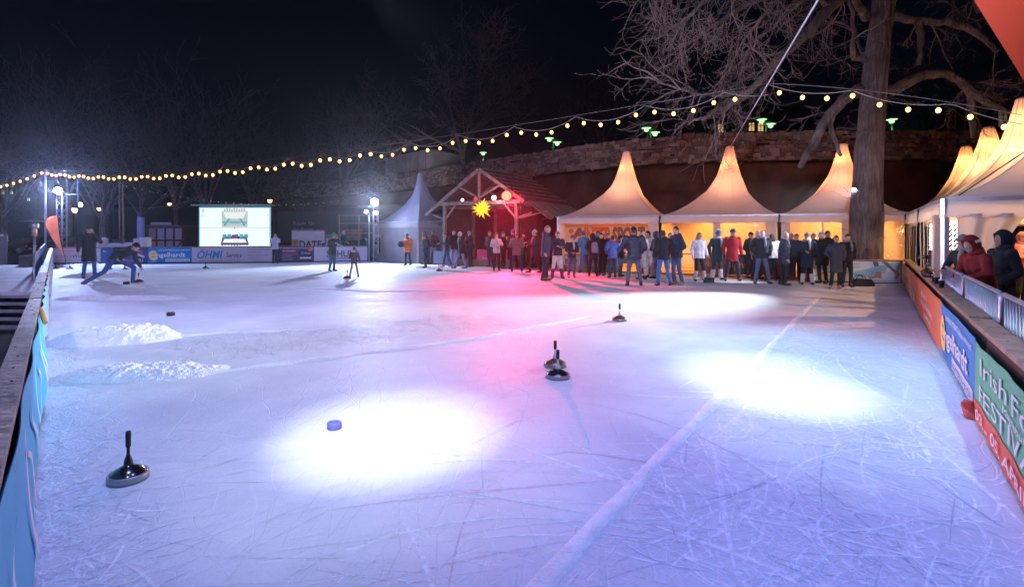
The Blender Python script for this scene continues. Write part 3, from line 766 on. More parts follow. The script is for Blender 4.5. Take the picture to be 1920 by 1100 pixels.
def tent(corners, ze, zp, label, peak_shift=Vector((0, 0, 0)), val=.32, posts=True):
    cs = [Vector((c[0], c[1], 0)) for c in corners]; ctr = sum(cs, Vector()) / 4 + peak_shift
    e = empty('pagoda_tent', sum(cs, Vector()) / 4, label, 'tent', 'white pagoda tents')
    nr = 22
    seams = MB()
    for i in range(4):
        a, c = cs[i], cs[(i + 1) % 4]
        def fn(s_, u, a=a, c=c):
            q = s_ * .94
            p = a.lerp(c, u).lerp(ctr, q)
            edge = 4 * u * (1 - u)
            z = ze + (zp - ze) * prof(q) - .05 * edge * math.sin(math.pi * min(1, s_ * 1.4)) * (1 - s_)
            # the upper mast part is round
            if s_ > .6:
                r = (a - ctr).length * (1 - q) * .86; d = (p - ctr); d.z = 0
                w = min(1, (s_ - .6) / .3); d2 = d.normalized() * r if d.length > 1e-5 else d
                p = ctr + d.lerp(d2, w)
            return Vector((p.x, p.y, z))
        b = MB(); b.grid(fn, nr, 10); b.build('roof', M_TENT, e)
        seams.tube([fn(k / nr, 0) + Vector((0, 0, .004)) for k in range(nr + 1)], .007, 5)
        for u in (.33, .67): seams.tube([fn(k / nr, u) + Vector((0, 0, .004)) for k in range(12, nr + 1)], .0035, 4)
        dd = (c - a).normalized(); out = Vector((dd.y, -dd.x, 0))
        if out.dot((a + c) / 2 - ctr) < 0: out = -out
        b = MB(); Lk = (c - a).length
        def vf(u, t, a=a, c=c, Lk=Lk, out=out):
            sc = .025 * abs(math.sin(u * Lk * math.pi / .42)) if t > .99 else 0
            p = a.lerp(c, u) + out * (.02 + .02 * t * math.sin(u * Lk * 4.1 + 1) + .02 * t)
            return Vector((p.x, p.y, ze + .03 - t * (val - .02) - sc + .018 * math.sin(u * math.pi) * -1 * t))
        b.grid(vf, 60, 5); b.build('valance', M_TENT, e)
        b = MB(); b.beam(a + Vector((0, 0, ze - .02)), c + Vector((0, 0, ze - .02)), .07, .06); b.build('eave_beam', M_POST, e)
    seams.build('seam', M_SEAM, e)
    cap = MB(); rt = (cs[0] - ctr).length * .06 * .86
    cap.lathe([(rt, zp - .01), (rt * .97, zp + .03), (rt * .6, zp + .06)], (ctr.x, ctr.y, 0), 16); cap.build('mast_cap', M_TENT, e)
    if posts:
        for c in cs:
            b = MB(); b.box((c.x, c.y, ze / 2), (.09, .09, ze)); b.box((c.x, c.y, .01), (.22, .22, .02)); b.build('post', M_POST, e)
    return e
def wall_panel(e, a, c, z0, z1, m=None, name='wall_panel', wav=.03, seed=0):
    a, c = Vector((a[0], a[1], 0)), Vector((c[0], c[1], 0)); d = (c - a).normalized(); out = Vector((d.y, -d.x, 0)); L = (c - a).length
    b = MB(); b.grid(lambda u, t: a.lerp(c, u) + out * wav * (math.sin(u * L * 5 + seed) * .5 + nz(u * L * 2, t * 3, seed)) * math.sin(math.pi * min(1, max(0, t * .9 + .05))) + Vector((0, 0, z0 + (z1 - z0) * t)), max(8, int(L * 10)), 8)
    return b.build(name, m or M_WALL, e)
def pendant(loc, power, col=(1.0, .50, .16), label='', r=.1):
    e = empty('hanging_lamp', loc, label, 'lamp', 'lamps hanging inside the tents')
    b = MB(); b.ball(loc, (r, r, r), 12, 8); b.build('bulb', glow('lamp_bulb', (1.0, .62, .25), 22), e)
    b = MB(); b.lathe([(.05, .09), (.04, .17), (.015, .2), (.012, .7)], loc, 10); b.build('socket', M_DARK, e)
    point(Vector(loc) - Vector((0, 0, r + .06)), col, power, .12)
# front row of three tents
U = Vector((.92, -.39, 0)).normalized(); Nn = Vector((.39, .92, 0)).normalized()
A0 = Vector((1.95, 22.6, 0)); A1 = A0 + U * 4.2; A2 = A1 + U * 4.2; A3 = A2 + U * 3.85
ZE = 2.28
t2 = tent([A0, A1, A1 + Nn * 4.2, A0 + Nn * 4.2], ZE, 5.15, 'glowing pagoda tent with the sports shop sign, left one of the front row', U * .40)
t3 = tent([A1, A2, A2 + Nn * 4.2, A1 + Nn * 4.2], ZE, 5.12, 'glowing pagoda tent in the middle of the front row with a rope at its peak', U * .42)
t4 = tent([A2, A3, A3 + Nn * 4.2, A2 + Nn * 4.2], ZE, 4.95, 'glowing pagoda tent whose peak is half hidden by the big tree', U * .40)
for e, a, c, k in ((t2, A0, A1, 1), (t3, A1, A2, 2), (t4, A2, A3, 3)):
    wall_panel(e, a + Nn * 4.1, c + Nn * 4.1, 0, ZE, seed=k)
    for q in (.5,):
        p = a.lerp(c, q) + Nn * 4.0; b = MB(); b.box((p.x, p.y, ZE / 2), (.07, .07, ZE)); b.build('post', M_POST, e)
wall_panel(t2, A0 + Nn * .05, A0 + Nn * 4.1, 0, ZE, seed=4); wall_panel(t4, A3 + Nn * .05, A3 + Nn * 4.1, 0, ZE, seed=6)
# half-drawn front walls
wall_panel(t2, A0 + U * 3.75 + Nn * .03, A0 + U * 4.12 + Nn * .03, .02, ZE - .2, seed=9)
wall_panel(t3, A1 + U * 1.95 + Nn * .03, A1 + U * 2.2 + Nn * .03, .02, ZE - .2, seed=10)
wall_panel(t3, A1 + U * 3.75 + Nn * .03, A1 + U * 4.12 + Nn * .03, .02, ZE - .2, seed=11)
wall_panel(t4, A2 + U * .06 + Nn * .03, A2 + U * .35 + Nn * .03, .02, ZE - .2, seed=12)
wall_panel(t4, A2 + U * 1.95 + Nn * .03, A2 + U * 2.5 + Nn * .03, .02, ZE - .2, seed=13)
wall_panel(t3, A1 + U * 2.2 + Nn * .04, A1 + U * 3.75 + Nn * .04, .7, ZE - .2, M_CLEAR, 'clear_panel', .05, 14)
wall_panel(t4, A2 + U * .35 + Nn * .04, A2 + U * 1.95 + Nn * .04, .7, ZE - .2, M_CLEAR, 'clear_panel', .05, 15)
wall_panel(t4, A2 + U * 2.5 + Nn * .04, A3 - U * .05 + Nn * .04, .0, ZE - .2, M_CLEAR, 'clear_panel', .05, 16)
M_FLOORB = mat('tent_floor', (.30, .20, .12), .6, var=.2, scale=3)
for e, a, c in ((t2, A0, A1), (t3, A1, A2), (t4, A2, A3)):
    b = MB(); b.prism([a + Vector((0, 0, -.012)), c + Vector((0, 0, -.012)), c + Nn * 4.15 + Vector((0, 0, -.012)), a + Nn * 4.15 + Vector((0, 0, -.012))], (0, 0, 1), .05); b.build('floor_board', M_FLOORB, e)
for (a, c, k, lb) in ((A0, A1, 1, 'small round lamp under the peak of the sports shop tent'), (A1, A2, 2, 'small round lamp under the peak of the middle tent'), (A2, A3, 3, 'small round lamp under the peak of the tent behind the tree')):
    p = (a + c) / 2 + Nn * 2.1 + U * .3
    pendant((p.x, p.y, 3.45), 150, (1.0, .33, .14), label=lb)
    spot((p.x, p.y, 3.3), (p.x + Nn.x * .9, p.y + Nn.y * .9, 0), (1.0, .37, .05), 1350, 118, .5, .3)
    point((p.x, p.y, 4.35), (1.0, .30, .08), 50, .05)
# sign wall of the left tent
o, f = banner(A0 + U * .12 + Nn * .5 + Vector((0, 0, .35)), U, 3.6, 1.68, (.86, .66, .38), 'lit sports shop banner hanging across the left front tent', trans=.5, rough=.6)
L = 3.6
patch(o, f, 0, 0, 0, 0, (.80, .16, .03), name='logo_disc', poly=[(L * .085 + .11 * math.cos(a * .35), 1.34 + .11 * math.sin(a * .35)) for a in range(18)])
patch(o, f, 0, 0, 0, 0, (.30, .12, .06), name='logo_wedge', poly=[(L * .085, .80), (L * .16, 1.10), (L * .215, 1.12), (L * .215, 1.48), (L * .17, 1.48), (L * .12, 1.18), (L * .085, 1.16)])
text(o, 'INTER', L * .245, .82, .68, (.80, .16, .03), L * .33, .05, fn=f); text(o, 'SPORT', L * .583, .82, .68, (.30, .12, .06), L * .37, .05, fn=f)
patch(o, f, L * .05, .42, L * .9, .03, (.35, .2, .1)); patch(o, f, L * .78, .60, L * .14, .04, (.35, .2, .1)); patch(o, f, L * .78, .78, L * .14, .04, (.35, .2, .1))
patch(o, f, 0, 0, L, .34, (.12, .20, .06), nu=24, name='grass_print')
# waist-high banners along the fronts
def low_banner(a, u, w, h, col, label, z=.06):
    return banner(a + Vector((0, 0, z)), u, w, h, col, label, 'low banners along the tent fronts') 
o, f = low_banner(A0 + U * .15 - Nn * .1, U, 2.5, .62, (.40, .40, .38), 'grey white low banner with black letters under the sports shop sign')
text(o, 'BAU', .2, .28, .2, INK, .5, .01, fn=f); text(o, 'Wir bauen', 1.1, .28, .14, INK, .7, fn=f); patch(o, f, 1.95, .25, .3, .25, (.6, .08, .06)); patch(o, f, 0, 0, 2.5, .18, (.28, .30, .12))
o, f = low_banner(A1 + U * 1.28 - Nn * .1, U, 1.15, .75, (.72, .24, .14), 'salmon half of the wordy low banner left of the red coated man')
text(o, 'ove', .12, .28, .22, WHT, .5, .012, fn=f)
o, f = low_banner(A1 + U * 2.45 - Nn * .1, U, .85, .75, (.07, .05, .10), 'dark low banner with orange letters behind the red coated man')
text(o, 'night', -.02, .26, .24, (.72, .28, .14), .72, .012, fn=f)
o, f = low_banner(A1 + U * 3.32 - Nn * .1, U, 1.35, .72, (.48, .05, .06), 'crimson low banner between the middle and right front tents')
text(o, 'AOK', .1, .3, .24, (.15, .05, .06), .4, .01, fn=f); text(o, 'Volks', .75, .3, .2, (.2, .05, .06), .5, .006, fn=f)
o, f = low_banner(A2 + U * .55 - Nn * .1, U, 1.5, .74, (.42, .46, .60), 'pale blue low banner left of the end boards')
text(o, 'magdeburg', .25, .3, .2, (.10, .12, .2), 1.1, 0, fn=f); patch(o, f, 0, .0, 1.5, .05, (.6, .25, .05))
o, f = low_banner(A0 + U * 3.42 - Nn * .25, U, .42, .86, (.55, .02, .04), 'narrow red stand-up banner with white emblem between the tents')
text(o, 'S', .11, .40, .26, WHT, .22, .02, fn=f); patch(o, f, .1, .3, .24, .04, WHT); patch(o, f, 0, 0, 0, 0, WHT, name='dot', poly=[(.21 + .04 * math.cos(a * .7), .76 + .04 * math.sin(a * .7)) for a in range(9)])
# tall stand in tent 3 and folding benches
def bench_set(p, u, label):
    e = empty('beer_bench', p, label, 'bench', 'folding benches inside the tents')
    u = Vector(u).normalized(); n = Vector((-u.y, u.x, 0)); p = Vector(p)
    b = MB(); b.beam(p - u * .8 + Vector((0, 0, .74)), p + u * .8 + Vector((0, 0, .74)), .5, .04); b.build('table_top', M_WOOD2, e)
    for s_ in (-.6, .6):
        for k in (-.2, .2):
            b = MB(); b.beam(p + u * s_ + n * k + Vector((0, 0, .04)), p + u * s_ + n * k * .8 + Vector((0, 0, .72)), .035, .035, up=u); b.build('leg', M_DARK, e)
bench_set(A1 + U * .75 + Nn * 1.6, U, 'folding table standing in the orange middle tent')
bench_set(A2 + U * 1.2 + Nn * 2.2, U, 'folding table standing in the tent behind the tree')

# corner tent left of the stage
K1 = Vector((-4.95, 28.1, 0)); L1 = Vector((-8.05, 31.1, 0)); R1 = Vector((-1.95, 31.2, 0)); B1 = L1 + R1 - K1
t1 = tent([L1, K1, R1, B1], 2.2, 5.05, 'unlit white pagoda tent with closed walls left of the wooden stage', Vector((-.35, 0, 0)))
wall_panel(t1, L1, K1, 0, 2.2, seed=21, wav=.07); wall_panel(t1, K1, R1, 0, 2.2, seed=22, wav=.05); wall_panel(t1, R1, B1, 0, 2.2, seed=23); wall_panel(t1, B1, L1, 0, 2.2, seed=24)

# bar tents along the right boards
S = Vector((.548, .836, 0)).normalized(); T = Vector((S.y, -S.x, 0))
E0 = Vector((7.55, 9.3, 0))
bar = []
LBL = ['big bar tent at the right edge with its roof rising out of the picture', 'second bar tent in the row beyond the right boards', 'third bar tent in the right row, its orange tip behind the nearest roof', 'last bar tent of the right row with a small orange tip']
for k in range(4):
    a = E0 + S * 4.6 * k
    bar.append(tent([a, a + S * 4.6, a + S * 4.6 + T * 4.6, a + T * 4.6], 2.2, 5.05, LBL[k], val=.34 if k else .36))
    p = a + S * 2.3 + T * 2.3
    if k < 3:
        pendant((p.x, p.y, 3.6), 900 if k == 0 else 260, (1.0, .48, .19), ('round lamp inside the big bar tent', 'round lamp inside the second bar tent', 'round lamp inside the third bar tent')[k])
    else: point((p.x, p.y, 3.6), (1.0, .45, .15), 80, .1)
    point((p.x, p.y, 4.4), (1.0, .34, .09), 75, .05)
    if k < 2: point((p.x, p.y, 2.0), (1.0, .60, .22), 130, .25)
    wall_panel(bar[k], a + T * 4.55, a + T * 4.55 + S * 4.6, 0, 2.2, mat('lamplit_wall', (.62, .46, .18), .6, var=.1, trans=.2), seed=30 + k)  # yellow of the warm lamps put into the wall colour
# ice-side walls of the bar tents: white frames with clear panes
def pane_wall(e, a, c, n, seed):
    a = Vector(a); c = Vector(c); L = (c - a).length
    for i in range(n):
        p0 = a.lerp(c, (i + .0) / n); p1 = a.lerp(c, (i + .22) / n); p2 = a.lerp(c, (i + 1) / n)
        wall_panel(e, p0, p1, .02, 1.92, seed=seed + i, wav=.02)
        wall_panel(e, p1, p2, .02, 1.92, M_CLEAR, 'clear_panel', .03, seed + i)
pane_wall(bar[1], E0 + S * 9.15 - T * .02, E0 + S * 4.7 - T * .02, 5, 41)
pane_wall(bar[0], E0 + S * 4.5 - T * .02, E0 + S * 1.2 - T * .02, 4, 47)
# gathered white curtain at the open corner
b = MB(); ca = E0 + S * .95 - T * .05
b.grid(lambda u, t: ca - S * (.62 * u * (.35 + .65 * t)) + T * (.06 * math.sin(u * 17)) + Vector((0, 0, .05 + 1.88 * t)), 40, 10); b.build('curtain', M_WALL, bar[0])
b = MB(); cb = E0 + T * .12
b.grid(lambda u, t: cb + T * (.05 + (.35 + .55 * t * t) * u) + S * (.07 * math.sin(u * 14 + t)) + Vector((0, 0, .25 + 1.68 * t)), 40, 12); b.build('curtain', M_WALL, bar[0])
b = MB(); b.ball((8.75 + .03, 8.1, 2.95), (.001, .001, .001), 4, 3)
# bar counter, shelf and bottles
ce = empty('bar_counter', E0 + T * 2.4 + S * .9, 'steel fronted bar counter with green strip light in the big bar tent', 'bar counter')
c0 = E0 + T * 1.55 + S * 1.75; c1 = c0 + T * 3.0
b = MB(); b.beam(c0 + Vector((0, 0, 1.06)), c1 + Vector((0, 0, 1.06)), .6, .05); b.build('counter_top', mat('counter_top', (.55, .20, .18), .35, var=.1), ce)
for k in range(5):
    p0 = c0.lerp(c1, k / 5) - S * .25; p1 = c0.lerp(c1, (k + .96) / 5) - S * .25
    b = MB(); b.prism([p0 + Vector((0, 0, .72)), p1 + Vector((0, 0, .72)), p1 + Vector((0, 0, 1.03)), p0 + Vector((0, 0, 1.03))], -S, .03); b.build('front_panel', M_STEEL, ce)
    b = MB(); b.prism([p0 + Vector((0, 0, 0)), p1 + Vector((0, 0, 0)), p1 + Vector((0, 0, .66)), p0 + Vector((0, 0, .66))], -S, .03); b.build('front_panel', mat('brown_panel', (.30, .12, .06), .6), ce)
b = MB(); b.beam(c0 - S * .3 + Vector((0, 0, .69)), c1 - S * .3 + Vector((0, 0, .69)), .02, .02); b.build('strip_light', glow('strip_light', (.1, .9, .5), 1.6), ce)
se = empty('bar_shelf', E0 + S * 3.9 + T * 2.4, 'dark back shelf with a printed board behind the bar counter', 'shelf')
s0 = E0 + S * 3.75 + T * .6; s1 = s0 + T * 3.4
for z in (.9, 1.28): 
    b = MB(); b.beam(s0 + Vector((0, 0, z)), s1 + Vector((0, 0, z)), .32, .04); b.build('shelf_board', M_WOOD2, se)
for q in (0, .5, 1):
    p = s0.lerp(s1, q); b = MB(); b.beam(p, p + Vector((0, 0, 1.28)), .06, .3, up=T); b.build('upright', M_WOOD2, se)
def bottle_mesh(c):
    b = MB(); b.lathe([(.036, 0), (.038, .02), (.038, .17), (.028, .205), (.014, .23), (.013, .29), (.016, .30)], (0, 0, 0), 10); return b.mesh('bottle', c)
BOT = [bottle_mesh(mat('bottle_glass', c, .15, var=.05, bump=0)) for c in ((.02, .05, .02), (.06, .03, .01), (.02, .02, .03), (.10, .06, .02))]
for i in range(18):
    o = link('bottle', BOT[i % 4]); o.location = s0.lerp(s1, (i + .5) / 18) + Vector((0, 0, 1.3)); tag(o, 'bottle of dark glass standing in the row on the bar back shelf', 'bottle', 'bottles on the bar shelf')
o, f = banner(s0 + T * 1.45 - S * .17 + Vector((0, 0, .93)), T, .95, .33, (.03, .025, .03), 'small dark board with pale lettering in front of the bar shelf')
text(o, 'Eiszeit', .2, .11, .14, (.75, .55, .35), .55, .004, fn=f)
ledp = E0 + T * .6 - S * .04
e = empty('light_garland', ledp + Vector((0, 0, 1.9)), 'row of tiny white lights under the eave of the big bar tent', 'fairy lights')
for i in range(12):
    p = E0 + S * 2.4 + T * (1.6 + i * .07) + Vector((0, 0, 1.93 + .02 * math.sin(i * 1.9))); b = MB(); b.ball(p, .012, 6, 4); b.build('bulb', glow('tiny_light', (.75, .75, 1), 12), e)
ge = empty('ice_curtain_light', E0 + S * 6 + T * .3 + Vector((0, 0, 1.8)), 'curtain of warm white fairy lights behind the clear panes', 'fairy lights')
gm = MB(); gm.ball((0, 0, 0), .016, 6, 4); gmesh = gm.mesh('bulb', glow('tiny_light', (1, .92, .75), 16))
for i in range(30):
    for k in range(7):
        o = link('bulb', gmesh, ge); o.location = E0 + S * (2.0 + i * .2) + T * .45 + Vector((0, 0, 1.85 - k * .11 - .03 * (i % 3))) - worg(ge)

# pink banner and crowd-control barriers in front of the stage
o, f = banner(Vector((-1.72, 26.2, .10)), Vector((1, -.35, 0)), 1.6, .70, (.62, .10, .22), 'pink banner with white print on the trestle before the stage', 'low banners along the tent fronts')
text(o, 'Event', .75, .42, .12, WHT, .4, .01, fn=f); text(o, 'Arena von Nord', .25, .24, .11, WHT, 1.1, .01, fn=f)
o, f = banner(Vector((-3.9, 26.5, .08)), Vector((1, -.3, 0)), 1.2, .62, (.35, .42, .62), 'bluish low banner left of the stage post behind the crowd', 'low banners along the tent fronts')
for i in range(5): patch(o, f, .62, .5 - i * .1, .45, .04, (.55, .25, .35) if i > 2 else WHT)
M_BLUEB = mat('barrier_steel', (.40, .47, .58), .35, metal=.7, var=.15, bump=.05)
def barrier(a, c, h, label, mat_=None, pitch=.115):
    a, c = Vector(a), Vector(c); m = mat_ or M_BLUEB
    e = empty('crowd_barrier', (a + c) / 2, label, 'barrier', 'steel crowd barriers')
    d = (c - a).normalized(); L = (c - a).length; z = Vector((0, 0, 1))
    b = MB(); b.tube([a + z * .12, a + z * (h - .08), a + d * .08 + z * h, c - d * .08 + z * h, c + z * (h - .08), c + z * .12], .021, 8); b.build('frame', m, e)
    b = MB(); b.tube([a + z * .16, c + z * .16], .016, 8); b.build('bottom_rail', m, e)
    k = int(L / pitch)
    bm_ = MB(); bm_.tube([(0, 0, .16), (0, 0, h - .02)], .009, 6); me = bm_.mesh('bar', m)
    for i in range(1, k):
        o = link('bar', me, e); o.location = a + d * (L * i / k) - worg(e)
    n = Vector((-d.y, d.x, 0))
    for p in (a + d * .25, c - d * .25):
        b = MB(); b.tube([p - n * .12 + z * .0, p + z * .14, p + n * .12], .017, 6); b.build('foot', m, e)
    return e
q = [RB(9.3, .22), RB(7.2, .22), RB(5.1, .22), RB(3.0, .22)]
barrier(q[0] - Vector((0, 0, .0)), q[1], 1.04, 'steel crowd barrier the red hooded man leans on')
barrier(q[1] + (q[2] - q[1]).normalized() * .06, q[2], 1.04, 'steel crowd barrier in front of the man in the black hood')
barrier(q[2] + (q[3] - q[2]).normalized() * .06, q[3], 1.04, 'steel crowd barrier cut off by the right edge of the picture')
# paper cups and a camera strap heap on the rail
cup = MB(); cup.lathe([(.030, 0), (.038, .10), (.040, .105), (.036, .10), (.03, .03)], (0, 0, 0), 14)
cme = cup.mesh('paper_cup', M_BLACK)
for Y, lb in ((8.95, 'black cup on the right rail, farthest of three'), (8.62, 'black cup on the right rail, middle one of three'), (8.0, 'black cup on the right rail nearest the curtain')):
    o = link('paper_cup', cme); o.location = RB(Y, .07) + Vector((0, 0, .792)); tag(o, lb, 'cup', 'cups on the right rail')
    b = MB(); b.lathe([(.041, .100), (.042, .112), (.036, .118)], (0, 0, 0), 14); x = link('lid', b.mesh('lid', mat('cup_lid', (.5, .5, .55), .4)), o)
b = MB(); b.tube([RB(10.6, .05) + Vector((0, 0, .83)), RB(10.3, .10) + Vector((0, 0, .87)), RB(9.9, .08) + Vector((0, 0, .84)), RB(9.7, .12) + Vector((0, 0, .83))], [.05, .09, .08, .04], 10)
b.build('knitted_glove', M_BLACK, org=RB(10.2, .08) + Vector((0, 0, .80)), label='black gloves lying on the right rail by the clear tent pane', cat='gloves')

# ------------------------------------------------------------------ wooden stage hut
g_ = Vector((.87, -.5, 0)).normalized(); bk = Vector((.5, .87, 0)).normalized(); Z = Vector((0, 0, 1))
RF = Vector((-1.61, 26, 0))
M_BEAM = mat('stage_timber', (.30, .22, .19), .7, var=.3, scale=4, bump=.5)
M_ROOFB = mat('stage_roof_boards', (.16, .11, .10), .7, var=.3, scale=4, bump=.4)
M_BACKW = mat('stage_back_cloth', (.10, .05, .05), .9, var=.3, scale=2)
st = empty('stage_hut', RF + bk * 2.5, 'open timber stage with gable roof and a yellow star hanging in front', 'stage')
def S_(w, d, z): return RF + g_ * w + bk * d + Z * z
zr = 4.77
def rz_(w): return zr - .66 * abs(w)
WL_, WR_, DP = 3.3, 2.5, 5.2
# roof planks (each slope from separate boards running down the slope)
for side, wm in ((-1, WL_), (1, WR_)):
    nb = 13
    for k in range(nb):
        d0 = DP * k / nb + .01; d1 = DP * (k + 1) / nb - .01; dz = random.uniform(0, .012)
        b = MB(); up = Vector((0, 0, .05 + dz))
        poly = [S_(0, d0, zr), S_(0, d1, zr), S_(side * wm, d1, rz_(wm)), S_(side * wm, d0, rz_(wm))]
        b.prism([p + Vector((0, 0, dz)) for p in poly], (0, 0, 1), .05); b.build('roof_plank', M_ROOFB, st)
for k in range(7):
    w = .35 * k + .2
    b = MB(); b.beam(S_(w, 0, rz_(w) + .10), S_(w, DP, rz_(w) + .10), .06, .05); b.build('roof_batten', M_BEAM, st)
for d in (.0, 2.6, 5.1):
    for side, wm in ((-1, WL_), (1, WR_)):
        b = MB(); b.beam(S_(side * .02, d, zr - .06), S_(side * wm, d, rz_(wm) - .06), .10, .16); b.build('rafter', M_BEAM, st)
    b = MB(); b.beam(S_(-2.35, d + .02, 3.08), S_(2.3, d + .02, 3.08), .13, .18); b.build('tie_beam', M_BEAM, st)
    b = MB(); b.beam(S_(0, d + .02, 3.17), S_(0, d + .02, zr - .14), .11, .11, up=g_); b.build('king_post', M_BEAM, st)
    for side in (-1, 1):
        b = MB(); b.beam(S_(side * .08, d + .02, 3.35), S_(side * 1.15, d + .02, rz_(1.15) - .14), .09, .09, up=bk); b.build('strut', M_BEAM, st)
for w in (-2.15, 2.05):
    for d in (.1, 2.7, 5.0):
        b = MB(); b.beam(S_(w, d, -.02), S_(w, d, 3.0), .15, .15, up=g_); b.build('post', M_BEAM, st)
    b = MB(); b.beam(S_(w, 0, 2.93), S_(w, DP, 2.93), .13, .14); b.build('wall_plate', M_BEAM, st)
    sgn = -1 if w < 0 else 1
    b = MB(); b.beam(S_(w, .12, 2.25), S_(w - sgn * .65, .12, 2.98), .09, .09, up=bk); b.build('knee_brace', M_BEAM, st)
    b = MB(); b.beam(S_(w, .12, 2.3), S_(w + sgn * .8, .12, 2.55), .09, .09, up=bk); b.build('eave_arm', M_BEAM, st)
b = MB(); b.prism([S_(-2.1, 5.05, 0), S_(2.0, 5.05, 0), S_(2.0, 5.05, 3.0), S_(-2.1, 5.05, 3.0)], bk, .04); b.build('back_cloth', M_BACKW, st)
b = MB(); b.prism([S_(-2.2, .3, 0), S_(-2.2, 5, 0), S_(-2.2, 5, 2.9), S_(-2.2, .3, 2.9)], -g_, .03); b.build('side_cloth', M_BACKW, st)
b = MB(); b.prism([S_(2.12, .3, 0), S_(2.12, 5, 0), S_(2.12, 5, 2.9), S_(2.12, .3, 2.9)], g_, .03); b.build('side_cloth', M_BACKW, st)
b = MB(); b.prism([S_(-2.1, .1, .0), S_(2.0, .1, .0), S_(2.0, 5, .0), S_(-2.1, 5, .0)], Z, .3); b.build('stage_floor', M_WOOD2, st)
M_AWN = mat('awning_canvas', (.46, .36, .34), .7, var=.1, scale=2, bump=.2, trans=.25)
b = MB(); b.grid(lambda u, t: S_(WR_ + 1.15 * t - .1, .1 + DP * u, rz_(WR_) - .02 - .72 * t - .22 * abs(math.sin(u * math.pi * 5)) * t ** .5 + .06), 80, 8); b.build('awning', M_AWN, st)
for d in (.3, 2.6, 5.0):
    b = MB(); b.beam(S_(2.1, d, 2.3), S_(WR_ + 1.05, d, 2.62), .06, .06); b.build('awning_arm', M_BEAM, st)
# lamps under the tie beam
def stage_lamp(loc, col, s_, r, label, body=True):
    e = empty('stage_lamp', loc, label, 'stage lamp', 'lamps under the stage gable')
    loc = Vector(loc); d = (Vector((0, 0, 1.2)) - loc).normalized()
    q_ = d.to_track_quat('Z', 'Y').to_matrix()
    b = MB(); b.v = []; prof_ = [(r * .55, -.22), (r * .9, -.18), (r * 1.08, -.02), (r * 1.08, .03), (r * .98, .03)]
    b.lathe(prof_, (0, 0, 0), 16); b.v = [tuple(loc + q_ @ Vector(p)) for p in b.v]; b.build('housing', M_BLACK, e)
    b = MB(); b.ball((0, 0, 0), (r, r, r * .45), 16, 8); b.v = [tuple(loc + q_ @ (Vector(p) + Vector((0, 0, .035)))) for p in b.v]; b.build('lens', glow('lamp_lens', col, s_), e)
    b = MB(); b.tube([loc + Vector((r * 1.15, 0, -.03)), loc + Vector((r * 1.15, 0, r * 1.7)), loc + Vector((-r * 1.15, 0, r * 1.7)), loc + Vector((-r * 1.15, 0, -.03))], .014, 6); b.build('bracket', M_BLACK, e)
stage_lamp(P(950, 367, 25.0), (1.0, .09, .05), 7, .22, 'big glaring red stage lamp under the right side of the gable')
stage_lamp(P(926, 371, 25.3), (1.0, .62, .70), 3, .12, 'white stage lamp left of the glaring red one')
stage_lamp(P(892, 373, 25.6), (1.0, .04, .03), 2, .09, 'small dim red stage lamp above the star')
stage_lamp(P(867, 375, 25.9), (1.0, .8, .7), 2.5, .08, 'small white stage lamp at the left post of the stage')
point(P(950, 367, 24.6), (1.0, .03, .05), 95, .1)
point(S_(.3, 2.5, 2.6), (1.0, .03, .05), 40, .2)
# Moravian star
sc_ = P(903, 392, 25.2)
e = empty('paper_star', sc_, 'yellow many-pointed paper star hanging at the stage front', 'star')
b = MB(); dirs = []
ga = math.pi * (3 - math.sqrt(5))
for i in range(26):
    z = 1 - 2 * (i + .5) / 26; r = math.sqrt(1 - z * z); dirs.append(Vector((r * math.cos(ga * i), r * math.sin(ga * i), z)))
M_STAR = mat('star_paper', (.85, .62, .03), .6, var=.1, emit=(1.0, .62, .02), estr=.95)
for i, d in enumerate(dirs):
    a = d.orthogonal().normalized(); c = d.cross(a); L = (.56, .44, .50)[i % 3]
    b = MB(); base = [sc_ + d * .13 + (a * math.cos(k * math.pi / 2) + c * math.sin(k * math.pi / 2)) * .085 for k in range(4)]
    b.add(base + [sc_ + d * L], [(0, 1, 4), (1, 2, 4), (2, 3, 4), (3, 0, 4)]); b.build('star_point', M_STAR, e)
b = MB(); b.ball(sc_, .15, 12, 8); b.build('star_core', M_STAR, e)
b = MB(); b.tube([sc_ + Z * .15, Vector((sc_.x, sc_.y, 3.0))], .008, 5); b.build('cord', M_BLACK, e)
